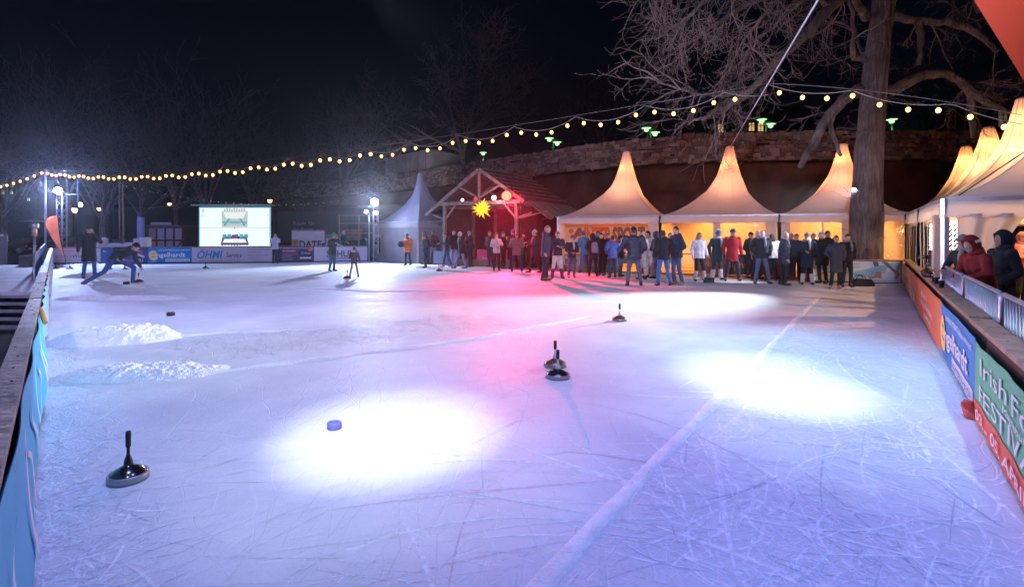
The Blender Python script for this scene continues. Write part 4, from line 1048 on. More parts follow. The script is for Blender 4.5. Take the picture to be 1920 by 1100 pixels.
# beer crate and small table inside the stage
# ------------------------------------------------------------------ light towers
def truss(e, p, h, w=.29, m=M_ALU):
    p = Vector(p); cs = [p + Vector((sx * w / 2, sy * w / 2, 0)) for sx in (-1, 1) for sy in (-1, 1)]
    for c in cs:
        b = MB(); b.tube([c, c + Z * h], .024, 8); b.build('chord', m, e)
    b = MB(); k = int(h / .32)
    for i in range(k):
        z0 = h * i / k; z1 = h * (i + 1) / k
        for (a, c) in ((0, 1), (1, 3), (3, 2), (2, 0)):
            q, r = (a, c) if i % 2 else (c, a)
            b.tube([cs[q] + Z * z0, cs[r] + Z * z1], .011, 5)
    b.build('lattice', m, e)
def flood(loc, aim, r, s_, label, col=(.55, .68, 1.0), group='floodlights on the two towers'):
    loc = Vector(loc); e = empty('floodlight', loc, label, 'floodlight', group)
    d = (Vector(aim) - loc).normalized(); q_ = d.to_track_quat('Z', 'Y').to_matrix()
    b = MB(); b.lathe([(r * .5, -.25), (r * .9, -.2), (r * 1.05, 0), (r * 1.05, .02), (r * .97, .02)], (0, 0, 0), 16); b.v = [tuple(loc + q_ @ Vector(p)) for p in b.v]; b.build('housing', M_BLACK, e)
    b = MB(); b.ball((0, 0, .03), (r * .98, r * .98, r * .5), 16, 8); b.v = [tuple(loc + q_ @ Vector(p)) for p in b.v]; b.build('lens', glow('flood_lens', col, s_), e)
    b = MB(); b.tube([loc + Vector((-r * 1.2, 0, 0)), loc + Vector((-r * 1.2, 0, -r * 1.5)), loc + Vector((r * 1.2, 0, -r * 1.5)), loc + Vector((r * 1.2, 0, 0))], .016, 6); b.build('bracket', M_BLACK, e)
e = empty('lighting_truss', (-23.55, 27.9, 0), 'square lattice truss tower carrying floodlights at the left end of the ice', 'light tower'); truss(e, (-23.55, 27.9, -.1), 3.75)
b = MB(); b.beam((-24.0, 27.9, 3.62), (-22.7, 27.9, 3.62), .06, .06); b.beam((-22.7, 27.9, 2.6), (-22.7, 27.9, 4.6), .05, .05, up=(1, 0, 0)); b.build('cross_arm', M_BLACK, e)
flood((-23.5, 27.6, 3.80), (-14, 16, 0), .17, 400, 'biggest glaring floodlight on top of the left truss tower')
flood((-22.75, 28.1, 3.10), (-14, 16, 0), .10, 60, 'smaller floodlight right of the left truss tower', (.75, .85, 1))
tw = empty('light_stand', (-7.55, 29.3, 0), 'three slim white poles carrying floodlights beside the closed tent', 'light tower')
for dx, h in ((-.28, 2.75), (-.02, 3.3), (.22, 2.75)):
    b = MB(); b.tube([(-7.6 + dx, 29.3 + abs(dx) * .4, -.1), (-7.6 + dx, 29.3 + abs(dx) * .4, h)], .035, 8); b.build('pole', M_ALU, tw)
b = MB()
for k in range(9): b.tube([(-7.62, 29.3, .2 + k * .3), (-7.38, 29.39, .35 + k * .3)], .01, 5); b.tube([(-7.38, 29.39, .2 + k * .3), (-7.62, 29.3, .35 + k * .3)], .01, 5)
b.build('lattice', M_ALU, tw)
flood((-7.50, 29.1, 3.30), (-4, 16, 0), .18, 400, 'biggest glaring floodlight on the slim poles beside the closed tent')
flood((-7.98, 29.2, 2.78), (-6, 16, 0), .09, 60, 'small floodlight left of the big one on the slim poles', (.8, .87, 1))
flood((-7.42, 29.15, 2.72), (-6, 16, 0), .09, 60, 'small floodlight below the big one on the slim poles', (.8, .87, 1))
flood((11.0, 17.15, 3.0), (1, 10, 0), .07, 5, 'small floodlight strapped to the left flank of the big tree', (.8, .88, 1), 'floodlights around the ice')

# ------------------------------------------------------------------ tall pole and festoon lights
pole_b = P(85, 470, 27.2)
b = MB(); b.tube([(pole_b.x, 27.2, -.12), (pole_b.x, 27.2, 4.86)], [.055, .045], 10); b.build('light_pole', mat('pole_paint', (.45, .42, .45), .4, metal=.4), org=(pole_b.x, 27.2, -.12), label='tall grey pole holding the festoon lights at the left', cat='pole')
Hub = Vector((5.62, 11.7, 4.88)); PT = Vector((pole_b.x, 27.2, 4.84))
BULB = MB(); BULB.ball((0, 0, -.105), (.041, .041, .047), 10, 7); BULBM = BULB.mesh('bulb', glow('festoon_bulb', (1.0, .42, .08), 12))
BULBF = MB(); BULBF.ball((0, 0, -.105), (.050, .050, .054), 8, 6); BULBFM = BULBF.mesh('bulb', glow('festoon_bulb', (1.0, .42, .08), 12))
SOCK = MB(); SOCK.lathe([(.012, 0), (.022, -.015), (.022, -.065), (.015, -.07)], (0, 0, 0), 8); SOCKM = SOCK.mesh('socket', M_BLACK)
M_CABLE = mat('white_cable', (.26, .25, .24), .6, bump=0)
def festoon(fn, n, wire, label, hook=3, m=BULBM, skip=(), big=None):
    e = empty('festoon_lights', fn(.5), label, 'string lights', 'strings of festoon lights')
    pts = [fn(i / (n * 4)) for i in range(n * 4 + 1)]
    b = MB(); b.tube(pts, .009, 5); b.build('cable', M_CABLE, e)
    if wire:
        b = MB(); b.tube([wire(i / 60) for i in range(61)], .005, 4); b.build('wire', M_CABLE, e)
    for i in range(n):
        if i in skip: continue
        p = fn((i + .5) / n)
        o = link('bulb', (big if big and p.y > 17 else m), e); o.location = p - worg(e)
        s_ = link('socket', SOCKM, o)
    return e
def wire_main(t):
    p = PT.lerp(Hub, t); p.z -= .62 * 4 * t * (1 - t) * (1.25 - .5 * t); return p
NM = 74
def cable_main(t):
    p = wire_main(t); ph = (t * NM / 4.0) % 1.0
    p.z -= .03 + .22 * 4 * ph * (1 - ph) * (.55 + .45 * min(1, t * 2)) + .28 * 4 * min(t, .5) * max(0, (.5 - t)) ; return p
festoon(cable_main, NM, wire_main, 'long string of warm bulbs sagging across the whole rink to the guy rope', skip=(73,), big=BULBFM)
end = Vector((8.75, 9.15, 3.62))
wire_r = lambda t: Hub.lerp(end, t) + Vector((0, 0, .10 * 4 * t * (1 - t)))
def cable_r(t):
    p = wire_r(t); ph = (t * 2.6) % 1; p.z -= .02 + .14 * 4 * ph * (1 - ph); return p
festoon(cable_r, 9, wire_r, 'short string of warm bulbs from the guy rope to the bar tent')
endl = Vector((-32.5, 31.5, 4.15))
def cable_l(t):
    p = PT.lerp(endl, t); p.z -= .25 * 4 * t * (1 - t); return p
festoon(cable_l, 13, None, 'short string of warm bulbs falling left from the tall grey pole', m=BULBFM)
# distant little lights
fs, fe = Vector((-27, 37, 4.9)), Vector((-9.5, 38, 4.4))
def cable_f(t):
    p = fs.lerp(fe, t); p.z -= .9 * 4 * t * (1 - t) * (1 + .3 * t); return p
e = empty('fairy_lights', cable_f(.5), 'faint string of tiny white lights behind the big screen', 'string lights', 'strings of festoon lights')
b = MB(); b.tube([cable_f(i / 40) for i in range(41)], .008, 4); b.build('cable', M_BLACK, e)
tiny = MB(); tiny.ball((0, 0, 0), .034, 6, 4); tinym = tiny.mesh('bulb', glow('tiny_light', (.7, .78, 1), 1.0))
for i in range(34):
    o = link('bulb', tinym, e); o.location = cable_f((i + .5) / 34) - worg(e)
# long bare wire across the back and the white guy rope
b = MB(); b.tube([PT + Vector((0, 0, -.2)), Vector((-15, 29, 4.55)), Vector((-5.4, 31.1, 5.0))], .006, 4); b.build('span_wire', M_CABLE, org=Vector((-15, 29, 4.6)), label='thin straight wire from the pole to the closed tent peak', cat='wire')
pk = (A1 + A2) / 2 + Nn * 2.1 + U * .42 + Z * 5.12
b = MB(); b.tube([pk, Hub, Hub + (Hub - pk) * .62], .016, 6); b.build('guy_rope', mat('white_rope', (.72, .70, .74), .6, bump=0), org=pk, label='white guy rope rising steeply from the middle tent peak past the hub', cat='rope')
b = MB(); b.tube([E0 + S * .2 + T * .2 + Z * 2.25, E0 - S * 3.0 + T * 2.4 + Z * 4.2], .010, 5); b.build('guy_rope', M_DARK, org=E0, label='dark rope crossing the roof edge of the big bar tent', cat='rope')

# ------------------------------------------------------------------ flags
M_FLAG = mat('flag_cloth', (.72, .15, .07), .55, var=.08, scale=2, bump=.1, trans=.25)
def teardrop(tip, top, wd, side, label, h_text=None, m=None):
    """a curved flag on a bent pole: pole leaves the tip upwards, the cloth bulges to `side`"""
    tip, top = Vector(tip), Vector(top); H = (top - tip).length; ax = (top - tip).normalized(); sd = Vector(side).normalized(); nn = ax.cross(sd)
    e = empty('beach_flag', tip, label, 'flag', 'orange red beach flags')
    def edge(t): return tip + ax * (H * t) + sd * (.03 * H * math.sin(t * 3.1))
    def width(t): return wd * (min(1, t * 1.28) ** 1.0) * (1 if t < .78 else math.sqrt(max(0, 1 - ((t - .78) / .22) ** 2)))
    b = MB(); b.grid(lambda a, c: edge(a) + sd * width(a) * c + nn * .03 * math.sin(c * 4 + a * 9) * c, 40, 8); b.build('cloth', m or M_FLAG, e)
    b = MB(); b.tube([tip - ax * .3] + [edge(t) for t in [i / 12 for i in range(13)]], .014, 6); b.build('flag_pole', M_DARK, e)
    return e, tip, ax, sd, nn, H
e, tip, ax, sd, nn, H = teardrop(P(122, 484, 26.2), P(108, 404, 26.2), .66, (-1, 0, .05), 'small orange red beach flag at the left truss tower')
for (zz, w_) in ((.80, .32), (.66, .24)):
    b = MB(); c = tip + ax * H * zz - nn * .03
    for i in range(4): b.prism([c + sd * (.16 + i * w_ / 4) - nn * .02, c + sd * (.16 + (i + .7) * w_ / 4) - nn * .02, c + sd * (.16 + (i + .7) * w_ / 4) + ax * .12 - nn * .02, c + sd * (.16 + i * w_ / 4) + ax * .12 - nn * .02], nn, .004)
    b.build('white_print', mat('print', WHT, .6, var=.03, bump=0), e)
teardrop((5.2, 4.55, 1.55), (4.75, 4.55, 4.7), .95, (-1, .1, .02), 'large orange red flag cut off by the upper right corner', m=mat('flag_cloth', (.80, .10, .04), .5, var=.06, scale=2, bump=.1, trans=.3))

# ------------------------------------------------------------------ big screen
sx0, sx1, sy = -17.95, -13.85, 30.6
e = empty('video_screen', ((sx0 + sx1) / 2, sy, 0), 'big bright video wall showing a fan arena picture above the far boards', 'video screen')
z0, z1 = .72, 3.10
b = MB(); b.box(((sx0 + sx1) / 2, sy + .2, (z0 + z1) / 2), (sx1 - sx0 + .10, .36, z1 - z0 + .10)); b.build('housing', M_DARK, e)
b = MB(); b.box(((sx0 + sx1) / 2 - .1, sy + .02, z1 + .10), (sx1 - sx0 + .5, .5, .07)); b.build('canopy', mat('canopy_metal', (.45, .42, .36), .5, metal=.4), e)
b = MB(); b.box(((sx0 + sx1) / 2, sy + .4, .25), (sx1 - sx0 - .6, 1.0, .75)); b.build('trailer_base', M_DARK, e)
WP, HP = (sx1 - sx0) / 4, (z1 - z0) / 2
for i in range(4):
    for k in range(2):
        b = MB(); b.box((sx0 + WP * (i + .5), sy + .005, z0 + HP * (k + .5)), (WP - .008, .03, HP - .012)); b.build('screen_panel', glow('screen_light', (.84, .94, .93), 1.08), e)
scr = frame_obj('screen_image', None, (sx0, sy - .02, z0), (1, 0, 0), parent=e); scr.parent = e; scr.matrix_parent_inverse = Matrix(); scr.location = Vector((sx0, sy - .02, z0)) - worg(e)
SW, SH = sx1 - sx0, z1 - z0
def spic(poly, col, off, s_=.8):
    b = MB(); b.add([(x * SW, y * SH, off) for x, y in poly], [tuple(range(len(poly)))]); o = link('picture_area', b.mesh('picture_area', glow('screen_picture', col, s_)), scr)
def rect(x, y, w, h): return [(x, y), (x + w, y), (x + w, y + h), (x, y + h)]
spic([(.32, .52), (.32, .90), (.68, .90), (.68, .52)], (.62, .74, .76), .002)
spic([(.34, .88), (.66, .88), (.62, .72), (.38, .72)], (.85, .90, .84), .004, 1.0)
for k in range(9): spic(rect(.35 + k * .034, .90 - .0, .022, .05 + .05 * abs(math.sin(k * 2.1))), (.60, .62, .62), .004)
for (a, c) in ((.34, .44), (.66, .56)): spic([(a, .54), (a + .03 * (1 if a < .5 else -1), .54), (c, .72), (c - .03 * (1 if a < .5 else -1), .72)], (.12, .45, .58), .006)
spic(rect(.42, .60, .16, .06), (.25, .55, .66), .006); spic(rect(.33, .60, .05, .05), (.2, .55, .62), .006); spic(rect(.62, .60, .05, .05), (.2, .55, .62), .006)
spic(rect(.325, .50, .35, .04), (.80, .88, .86), .005); spic(rect(.49, .485, .02, .025), (.10, .20, .55), .008)
spic([(.29, .01), (.335, .30), (.665, .30), (.71, .01)], (.14, .10, .34), .003, .6)
for (x, c) in ((.335, (.05, .50, .55)), (.40, (.06, .45, .56)), (.57, (.05, .55, .60)), (.635, (.06, .40, .58))): spic(rect(x, .25, .05, .09), c, .006)
spic(rect(.46, .25, .08, .08), (.16, .07, .30), .007); spic(rect(.50, .30, .05, .04), (.05, .22, .65), .008); spic(rect(.46, .23, .08, .02), (.62, .33, .18), .008)
spic([(.33, .14), (.355, .23), (.645, .23), (.67, .14)], (.92, .95, .88), .008, 1.05)
spic([(.29, .0)] + [(.29 + .42 * i / 22, .035 + .07 * abs(math.sin(i * 1.7))) for i in range(23)] + [(.71, .0)], (.92, .95, .9), .010, 1.05)
spic(rect(.0, .0, .10, .025), (.02, .45, .75), .004); spic(rect(.10, .0, .18, .025), (.16, .05, .28), .004); spic(rect(.73, .0, .14, .025), (.16, .05, .28), .004); spic(rect(.87, .0, .13, .025), (.02, .45, .75), .004)
for (x, y, w, h) in ((0, .975, 1, .025), (0, 0, .012, 1), (.988, 0, .012, 1)): spic(rect(x, y, w, h), (.10, .55, .85), .004)
spic([(.052, .86), (.058, .86), (.066, .945), (.054, .945)], (.05, .03, .03), .006, .5); spic(rect(.04, .79, .03, .012), (.7, .12, .08), .006); spic(rect(.965, .80, .01, .012), (.1, .12, .2), .006, .5)
point((-15.9, 29.9, 1.9), (.75, .90, 1.0), 60, .8)

# ------------------------------------------------------------------ behind the far boards
# dates banner on its frame, event wall, white heater, timber rack
o, f = banner((-12.75, 30.9, .45), (1, .05, 0), 1.85, 1.28, (.52, .48, .56), 'pale hung banner with a big black cut off word right of the screen', None)
patch(o, f, 0, .30, .36, .47, (.42, .28, .12)); patch(o, f, .12, .36, .12, .36, (.30, .18, .08), off=.010)
text(o, 'DATEs', .42, .30, .42, INK, 1.46, .03, fn=f); text(o, 'stadtwerke', 1.35, .92, .06, (.2, .2, .3), .4, fn=f); patch(o, f, 0, .78, 1.85, .012, (.4, .35, .35)); patch(o, f, .3, .05, .9, .18, (.58, .50, .44))
b = MB()
for x in (-12.8, -10.85): b.beam((x, 31.0, -.1), (x, 31.0, 1.8), .05, .05, up=(1, 0, 0))
b.beam((-12.8, 31.0, 1.78), (-10.85, 31.0, 1.78), .05, .05); b.build('timber_trestle', M_WOOD2, org=(-11.8, 31, 0), label='plain wooden frame the pale cut off word banner hangs from', cat='trestle')
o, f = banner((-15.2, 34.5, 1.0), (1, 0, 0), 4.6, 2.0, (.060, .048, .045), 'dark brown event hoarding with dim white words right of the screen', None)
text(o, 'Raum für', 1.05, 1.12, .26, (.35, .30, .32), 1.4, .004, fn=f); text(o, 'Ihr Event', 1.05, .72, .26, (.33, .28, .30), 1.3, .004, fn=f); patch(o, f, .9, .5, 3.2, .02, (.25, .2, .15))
e = empty('heater_unit', (-10.6, 31.6, 0), 'white box heater with a round dark opening left of the green capped man', 'heater')
b = MB(); b.box((-10.62, 31.6, .62), (.82, .6, 1.35)); b.build('housing', mat('white_enamel', (.48, .46, .48), .5, var=.1), e)
b = MB(); b.box((-10.62, 31.6, 1.42), (.86, .64, .24)); b.build('cover', mat('grey_enamel', (.18, .18, .22), .5), e)
b = MB(); b.tube([(-10.62, 31.32, .78), (-10.62, 31.27, .78)], [.18, .17], 16); b.build('air_outlet', M_BLACK, e)
e = empty('timber_rack', (-9.2, 32.5, 0), 'open timber scaffold with boards behind the far boards left of the slim poles', 'scaffold')
M_RAW = mat('raw_timber', (.36, .22, .14), .7, var=.2, scale=5)
for x in (-10.5, -9.3, -8.2):
    b = MB(); b.beam((x, 32.4, -.1), (x, 32.4, 2.72), .07, .07, up=(1, 0, 0)); b.build('upright', M_RAW, e)
for z in (1.6, 2.2, 2.68):
    b = MB(); b.beam((-10.55, 32.36, z), (-7.9, 32.36, z), .09, .05); b.build('rail', M_RAW, e)
for k in range(5):
    b = MB(); b.beam((-10.5, 32.6 + .05 * k, 1.2 + .14 * k), (-9.2, 32.6 + .05 * k, 1.25 + .14 * k), .03, .12, up=(0, 0, 1)); b.build('stacked_board', M_WOOD2, e)
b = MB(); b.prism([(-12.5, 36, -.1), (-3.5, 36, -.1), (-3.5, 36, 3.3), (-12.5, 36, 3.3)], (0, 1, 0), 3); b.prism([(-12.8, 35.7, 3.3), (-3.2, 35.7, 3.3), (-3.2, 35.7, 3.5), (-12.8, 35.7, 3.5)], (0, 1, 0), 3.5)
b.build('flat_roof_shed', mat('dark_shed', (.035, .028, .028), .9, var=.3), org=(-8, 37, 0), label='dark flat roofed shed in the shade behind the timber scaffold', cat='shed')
# half-timbered hut
hx0, hx1, hy = -21.6, -19.45, 31.6
e = empty('timber_frame_hut', ((hx0 + hx1) / 2, hy, 0), 'small half timbered booth with dark red beams left of the screen', 'booth')
M_PLAS = mat('booth_plaster', (.36, .32, .38), .8, var=.1); M_RBEAM = mat('red_beam', (.11, .025, .03), .7)
b = MB(); b.box(((hx0 + hx1) / 2, hy + .8, .95), (hx1 - hx0, 1.6, 2.1)); b.build('wall', mat('booth_wall', (.10, .04, .045), .8), e)
for i in range(4):
    for k, (za, zb) in enumerate(((.55, 1.12), (1.22, 1.88))):
        w = (hx1 - hx0 - .1) / 4; x = hx0 + .05 + w * i
        b = MB(); b.box((x + w / 2, hy - .01, (za + zb) / 2), (w - .10, .03, zb - za)); b.build('plaster_panel', M_PLAS, e)
for i in range(5):
    x = hx0 + .05 + (hx1 - hx0 - .1) / 4 * i; b = MB(); b.box((x, hy - .03, 1.2), (.08, .06, 1.5)); b.build('beam', M_RBEAM, e)
for z in (.5, 1.17, 1.93): b = MB(); b.box(((hx0 + hx1) / 2, hy - .04, z), (hx1 - hx0, .06, .08)); b.build('beam', M_RBEAM, e)
for xa, xb in ((hx0 + .1, hx0 + .5), (hx1 - .1, hx1 - .5)): b = MB(); b.beam((xa, hy - .045, 1.1), (xb, hy - .045, .55), .05, .07, up=(0, 1, 0)); b.build('beam', M_RBEAM, e)
b = MB(); b.prism([(hx0 - .15, hy - .15, 2.0), (hx1 + .15, hy - .15, 2.0), (hx1 + .15, hy - .15, 2.06), (hx0 - .15, hy - .15, 2.06)], (0, 1, 0), 1.9); b.build('roof', mat('booth_roof', (.16, .10, .10), .8), e)
b = MB(); b.box(((hx0 + hx1) / 2 - .2, hy - .1, 2.16), (1.2, .06, .16)); b.build('name_board', mat('name_board', (.38, .33, .36), .7), e)
b = MB(); b.prism([(-21.75, 30.9, .3), (-21.4, 30.9, .3), (-21.42, 30.9, 2.5), (-21.72, 30.9, 2.55)], (0, 1, 0), .2); b.build('folded_parasol', mat('parasol_cloth', (.34, .36, .56), .7, bump=.3), org=(-21.6, 31, 0), label='tall folded pale parasol standing left of the half timbered booth', cat='parasol')
# white sculpted blocks behind the far boards
M_ICEB = mat('packed_snow', (.74, .74, .80), .8, var=.06, scale=6, bump=.3)
def snow_block(x0, x1, y0, y1, Y, label, seed):
    a = P(x0, y1, Y); c = P(x1, y0, Y); b = MB(); w = c.x - a.x; hh = c.z + .1
    b.grid(lambda u, t: Vector(((a.x + c.x) / 2 + (w / 2) * math.cos(u * 2 * math.pi) * (1 - .12 * t + .08 * nz(t * 4, u * 3, seed)), Y + .28 * math.sin(u * 2 * math.pi), -.1 + hh * t * (1 + .04 * nz(u * 6, seed)))), 24, 10)
    b.grid(lambda u, t: Vector(((a.x + c.x) / 2 + (w / 2) * .88 * math.cos(u * 2 * math.pi) * t, Y + .28 * .9 * math.sin(u * 2 * math.pi) * t, -.1 + hh + .05 * (1 - t * t))), 24, 4)
    b.build('snow_block', M_ICEB, org=((a.x + c.x) / 2, Y, -.1), label=label, cat='snow sculpture', group='carved snow blocks behind the far boards')
for i, (x0, x1, y0, lb) in enumerate([(176, 187, 451, 'squat carved snow block right behind the standing man'), (189.5, 200, 447, 'tall narrow carved snow block left of the low snow mounds'), (201, 231, 457, 'long low snow mound left of the throwing man’s head'), (231, 252, 456, 'rounded snow mound right of the throwing man’s head'), (253, 263, 448, 'narrow upright carved snow block left of the widest block'), (264, 283, 446, 'widest and tallest carved snow block below the folded parasol')]):
    snow_block(x0, x1, y0, 466, 28.6, lb, i * 3.3)

# ------------------------------------------------------------------ left yard: platform, stairs, heater, fences, cars
M_PLAT = mat('platform_sheet', (.42, .40, .44), .7, var=.3, scale=1.5, bump=.3)
e = empty('stair_platform', (-10.4, 11, 0), 'raised pale walkway with five steps down on the left outside the boards', 'platform')
b = MB(); b.prism([Vector((-9.1, 10.2, .38)), Vector((-16.4, 18.8, .38)), Vector((-30, 18.8, .38)), Vector((-24, 10.2, .38))], Z, .10); b.build('deck', M_PLAT, e)
b = MB(); b.prism([Vector((-9.15, 10.25, -.1)), Vector((-24, 10.25, -.1)), Vector((-24, 10.25, .38)), Vector((-9.15, 10.25, .38))], (0, 1, 0), .05); b.build('riser_panel', M_BLACK, e)
for k in range(5):
    z = .40 - .10 * k; y = 10.08 - .25 * k; xr = -9.0 + .20 * k
    b = MB(); b.box(((xr - 14) / 2, y, z), (14 + xr, .17, .035)); b.build('tread', mat('step_metal', (.34, .31, .36), .45, metal=.4, var=.2), e)
for x in (-9.6, -11.4): b = MB(); b.beam((x, 10.2, .33), (x, 9.0, -.1), .05, .12); b.build('stringer', M_BLACK, e)
M_SHEET = mat('blue_sheet', (.16, .26, .55), .5, var=.15, scale=1.5, bump=.2)
def panel_fence(a, c, h, label, m):
    a, c = Vector(a), Vector(c); e = empty('site_fence', (a + c) / 2, label, 'fence'); d = (c - a).normalized(); L = (c - a).length
    b = MB(); b.tube([a, a + Z * h, c + Z * h, c], .025, 8); b.build('frame', M_STEEL, e)
    b = MB(); b.grid(lambda u, t: a.lerp(c, u) + Z * (.05 + (h - .1) * t) + Vector((.02 * math.sin(u * L * 3), 0, 0)), 60, 4); b.build('sheet', m, e)
    mb = MB(); mb.tube([(0, 0, .03), (0, 0, h - .02)], .009, 5); me = mb.mesh('bar', M_STEEL)
    for i in range(1, int(L / .22)):
        o = link('bar', me, e); o.location = a + d * (.22 * i) + Vector((-.03, 0, 0)) - worg(e)
panel_fence(LB(12.6, .26), LB(24.2, .26), 1.10, 'blue sheeted steel fence outside the left boards', M_SHEET)
panel_fence((-23.6, 21.6, -.1), (-21.3, 22.5, -.1), 1.6, 'pale sheeted fence at the very left edge', mat('pale_sheet', (.30, .30, .34), .5))
for (x, y) in ((55, 478),):
    p = P(57, 500, 18.5); b = MB(); b.box((p.x, p.y, .35), (.35, .5, .95)); b.build('concrete_block', mat('concrete', (.16, .15, .15), .9), org=(p.x, p.y, -.1), label='grey concrete block beside the patio heater', cat='block')
hp = P(64, 500, 15.4)
e = empty('patio_heater', (hp.x, hp.y, -.1), 'steel patio heater with flat round hood beside the left fence', 'patio heater')
b = MB(); b.lathe([(.26, -.12), (.26, -.02), (.2, .0), (.05, .02)], (hp.x, hp.y, 0), 20); b.build('base', M_STEEL, e)
b = MB(); b.tube([(hp.x, hp.y, 0), (hp.x, hp.y, 1.62)], .038, 10); b.build('pole', M_STEEL, e)
b = MB(); b.lathe([(.05, 1.50), (.07, 1.52), (.07, 1.72), (.055, 1.74)], (hp.x, hp.y, 0), 14); b.build('burner_housing', mat('warm_steel', (.55, .38, .25), .4, metal=.7), e)
b = MB(); b.lathe([(.10, 1.74), (.11, 1.76), (.11, 1.88), (.09, 1.9)], (hp.x, hp.y, 0), 16); b.build('emitter', M_STEEL, e)
b = MB(); b.lathe([(.02, 2.02), (.06, 2.015), (.32, 1.945), (.325, 1.93), (.30, 1.935), (.05, 1.98)], (hp.x, hp.y, 0), 28); b.build('hood', M_STEEL, e)
def car(loc, rz, col, label):
    e = empty('parked_car', loc, label, 'car', 'red cars parked behind the left fence', rz=0); o = Vector(loc)
    ca, sa = math.cos(rz), math.sin(rz); Tm = lambda p: o + Vector((p[0] * ca - p[1] * sa, p[0] * sa + p[1] * ca, p[2]))
    m = mat('car_paint', col, .25, var=.03, bump=0, coat=.6); gl = mat('car_glass', (.01, .012, .015), .08, bump=0)
    prf = [(-2.05, .30, .62), (-2.0, .34, .78), (-1.2, .30, .90), (-.95, .28, .93), (1.3, .28, .95), (1.95, .30, .90), (2.05, .34, .62)]
    b = MB(); vs = []; 
    for (x, zl, zu) in prf:
        for s_ in (-1, 1): vs += [Tm((x, s_ * .80, zl)), Tm((x, s_ * .86, (zl + zu) / 2)), Tm((x, s_ * .80, zu))]
    fs = []
    for i in range(len(prf) - 1):
        q = i * 6; r = q + 6
        for (a, c) in ((0, 1), (1, 2), (2, 5), (5, 4), (4, 3), (3, 0)): fs.append((q + a, q + c, r + c, r + a))
    fs += [(0, 1, 2, 5, 4, 3), tuple(36 + k for k in (3, 4, 5, 2, 1, 0))]; b.add(vs, fs); b.build('body', m, e)
    b = MB(); cab = [(-1.15, .92), (-.45, 1.40), (.95, 1.43), (1.65, .96)]
    vs = [Tm((x, s_ * (.74 if z < 1 else .60), z)) for x, z in cab for s_ in (-1, 1)]
    b.add(vs, [(0, 2, 4, 6), (1, 7, 5, 3), (0, 1, 3, 2), (4, 5, 7, 6), (2, 3, 5, 4)]); b.build('window_glass', gl, e)
    b = MB(); b.prism([Tm((-.42, -.6, 1.40)), Tm((.95, -.6, 1.43)), Tm((.95, .6, 1.43)), Tm((-.42, .6, 1.40))], Z, .035); b.build('roof', m, e)
    for x in (-1.3, 1.3):
        for s_ in (-.78, .78):
            b = MB(); b.tube([Tm((x, s_ - .09, .32)), Tm((x, s_ + .09, .32))], .32, 16); w_ = b.build('wheel', mat('tyre', (.015, .015, .015), .8), e)
            b = MB(); b.tube([Tm((x, s_ - .10, .32)), Tm((x, s_ + .10, .32))], .19, 12); b.build('rim', M_STEEL, w_)
    for s_ in (-.6, .6):
        b = MB(); b.ball(Tm((-2.02, s_, .66)), (.08, .16, .08), 10, 6); b.build('headlight', mat('headlight', (.6, .6, .6), .1, bump=0), e)
    b = MB(); b.box(Tm((-2.06, 0, .45)), (.5, .04, .11), Matrix.Rotation(rz + R(90), 3, 'Z')); b.build('number_plate', mat('plate', (.6, .6, .6), .5), e)
car((-40.8, 45.0, -.12), R(75), (.30, .01, .02), 'red car parked left of the beach flag, its front toward the rink')
car((-38.6, 45.5, -.12), R(70), (.22, .01, .02), 'red car half hidden behind the orange beach flag')
car((-42.0, 42.0, -.12), R(10), (.012, .012, .016), 'black car parked in the dark at the left edge')

# ------------------------------------------------------------------ far buildings and lamps
def block(x0, x1, Y, dep, ztop, col, label, wins, lit, name='apartment_block', z0=-.1, wsz=(.42, .50), group=None):
    e = empty(name, ((x0 + x1) / 2, Y, z0), label, 'building', group)
    b = MB(); b.box(((x0 + x1) / 2, Y + dep / 2, (ztop + z0) / 2), (x1 - x0, dep, ztop - z0)); b.build('wall', mat('facade', col, .9, var=.15, scale=.5), e)
    b = MB(); b.box(((x0 + x1) / 2, Y + dep / 2, ztop + .12), (x1 - x0 + .5, dep + .5, .24)); b.build('roof', mat('roof_slab', (.05, .05, .05), .9), e)
    for (wx, wz, on) in wins:
        b = MB(); b.box((wx, Y - .02, wz), (wsz[0], .06, wsz[1])); f_ = b.build('window', glow('lit_window', lit, on) if on else mat('dark_window', (.02, .025, .04), .1, bump=0), e)
        b = MB(); b.box((wx, Y - .07, wz), (.06, .05, wsz[1])); b.box((wx, Y - .07, wz + wsz[1] * .2), (wsz[0], .05, .06)); b.box((wx, Y - .06, wz - wsz[1] / 2 - .05), (wsz[0] + .2, .16, .1)); b.build('frame', mat('window_frame', (.08, .07, .06), .7), f_)
    return e
wn_ = []
for i in range(7):
    for k in range(5):
        px = 6 + i * 16; on = {(0, 4): .5, (1, 4): .55, (2, 4): .3, (3, 4): 0, (0, 3): .55, (1, 3): .9, (2, 3): 0, (2, 2): .8, (3, 2): 1.2}.get((i, k), 0)
        p = P(px, 400 - k * 13, 92); wn_.append((p.x, p.z, on))
wn_ = [(x, z, on) for (x, z, on) in wn_]
block(-93, -78, 92, 12, 12.2, (.05, .045, .05), 'distant dark apartment block with scattered lit windows at the left', wn_, (1.0, .93, .60))
e = empty('concrete_building', (-8.5, 52, 7), 'low pale flat roofed concrete building on the terrace at the wall end', 'building')
pA, pB, pC = P(722, 322, 54), P(806, 312, 48), P(868, 305, 52)
M_CONC = mat('pale_concrete', (.62, .58, .57), .9, var=.2, scale=.8, bump=.3)
def wallq(a, c, zt, name):
    a = Vector((a.x, a.y, 6.6)); c = Vector((c.x, c.y, 6.6)); nrm = (c - a).cross(Z).normalized()
    b = MB(); b.prism([a, c, Vector((c.x, c.y, zt)), Vector((a.x, a.y, zt))], -nrm, .4); b.build(name, M_CONC, e)
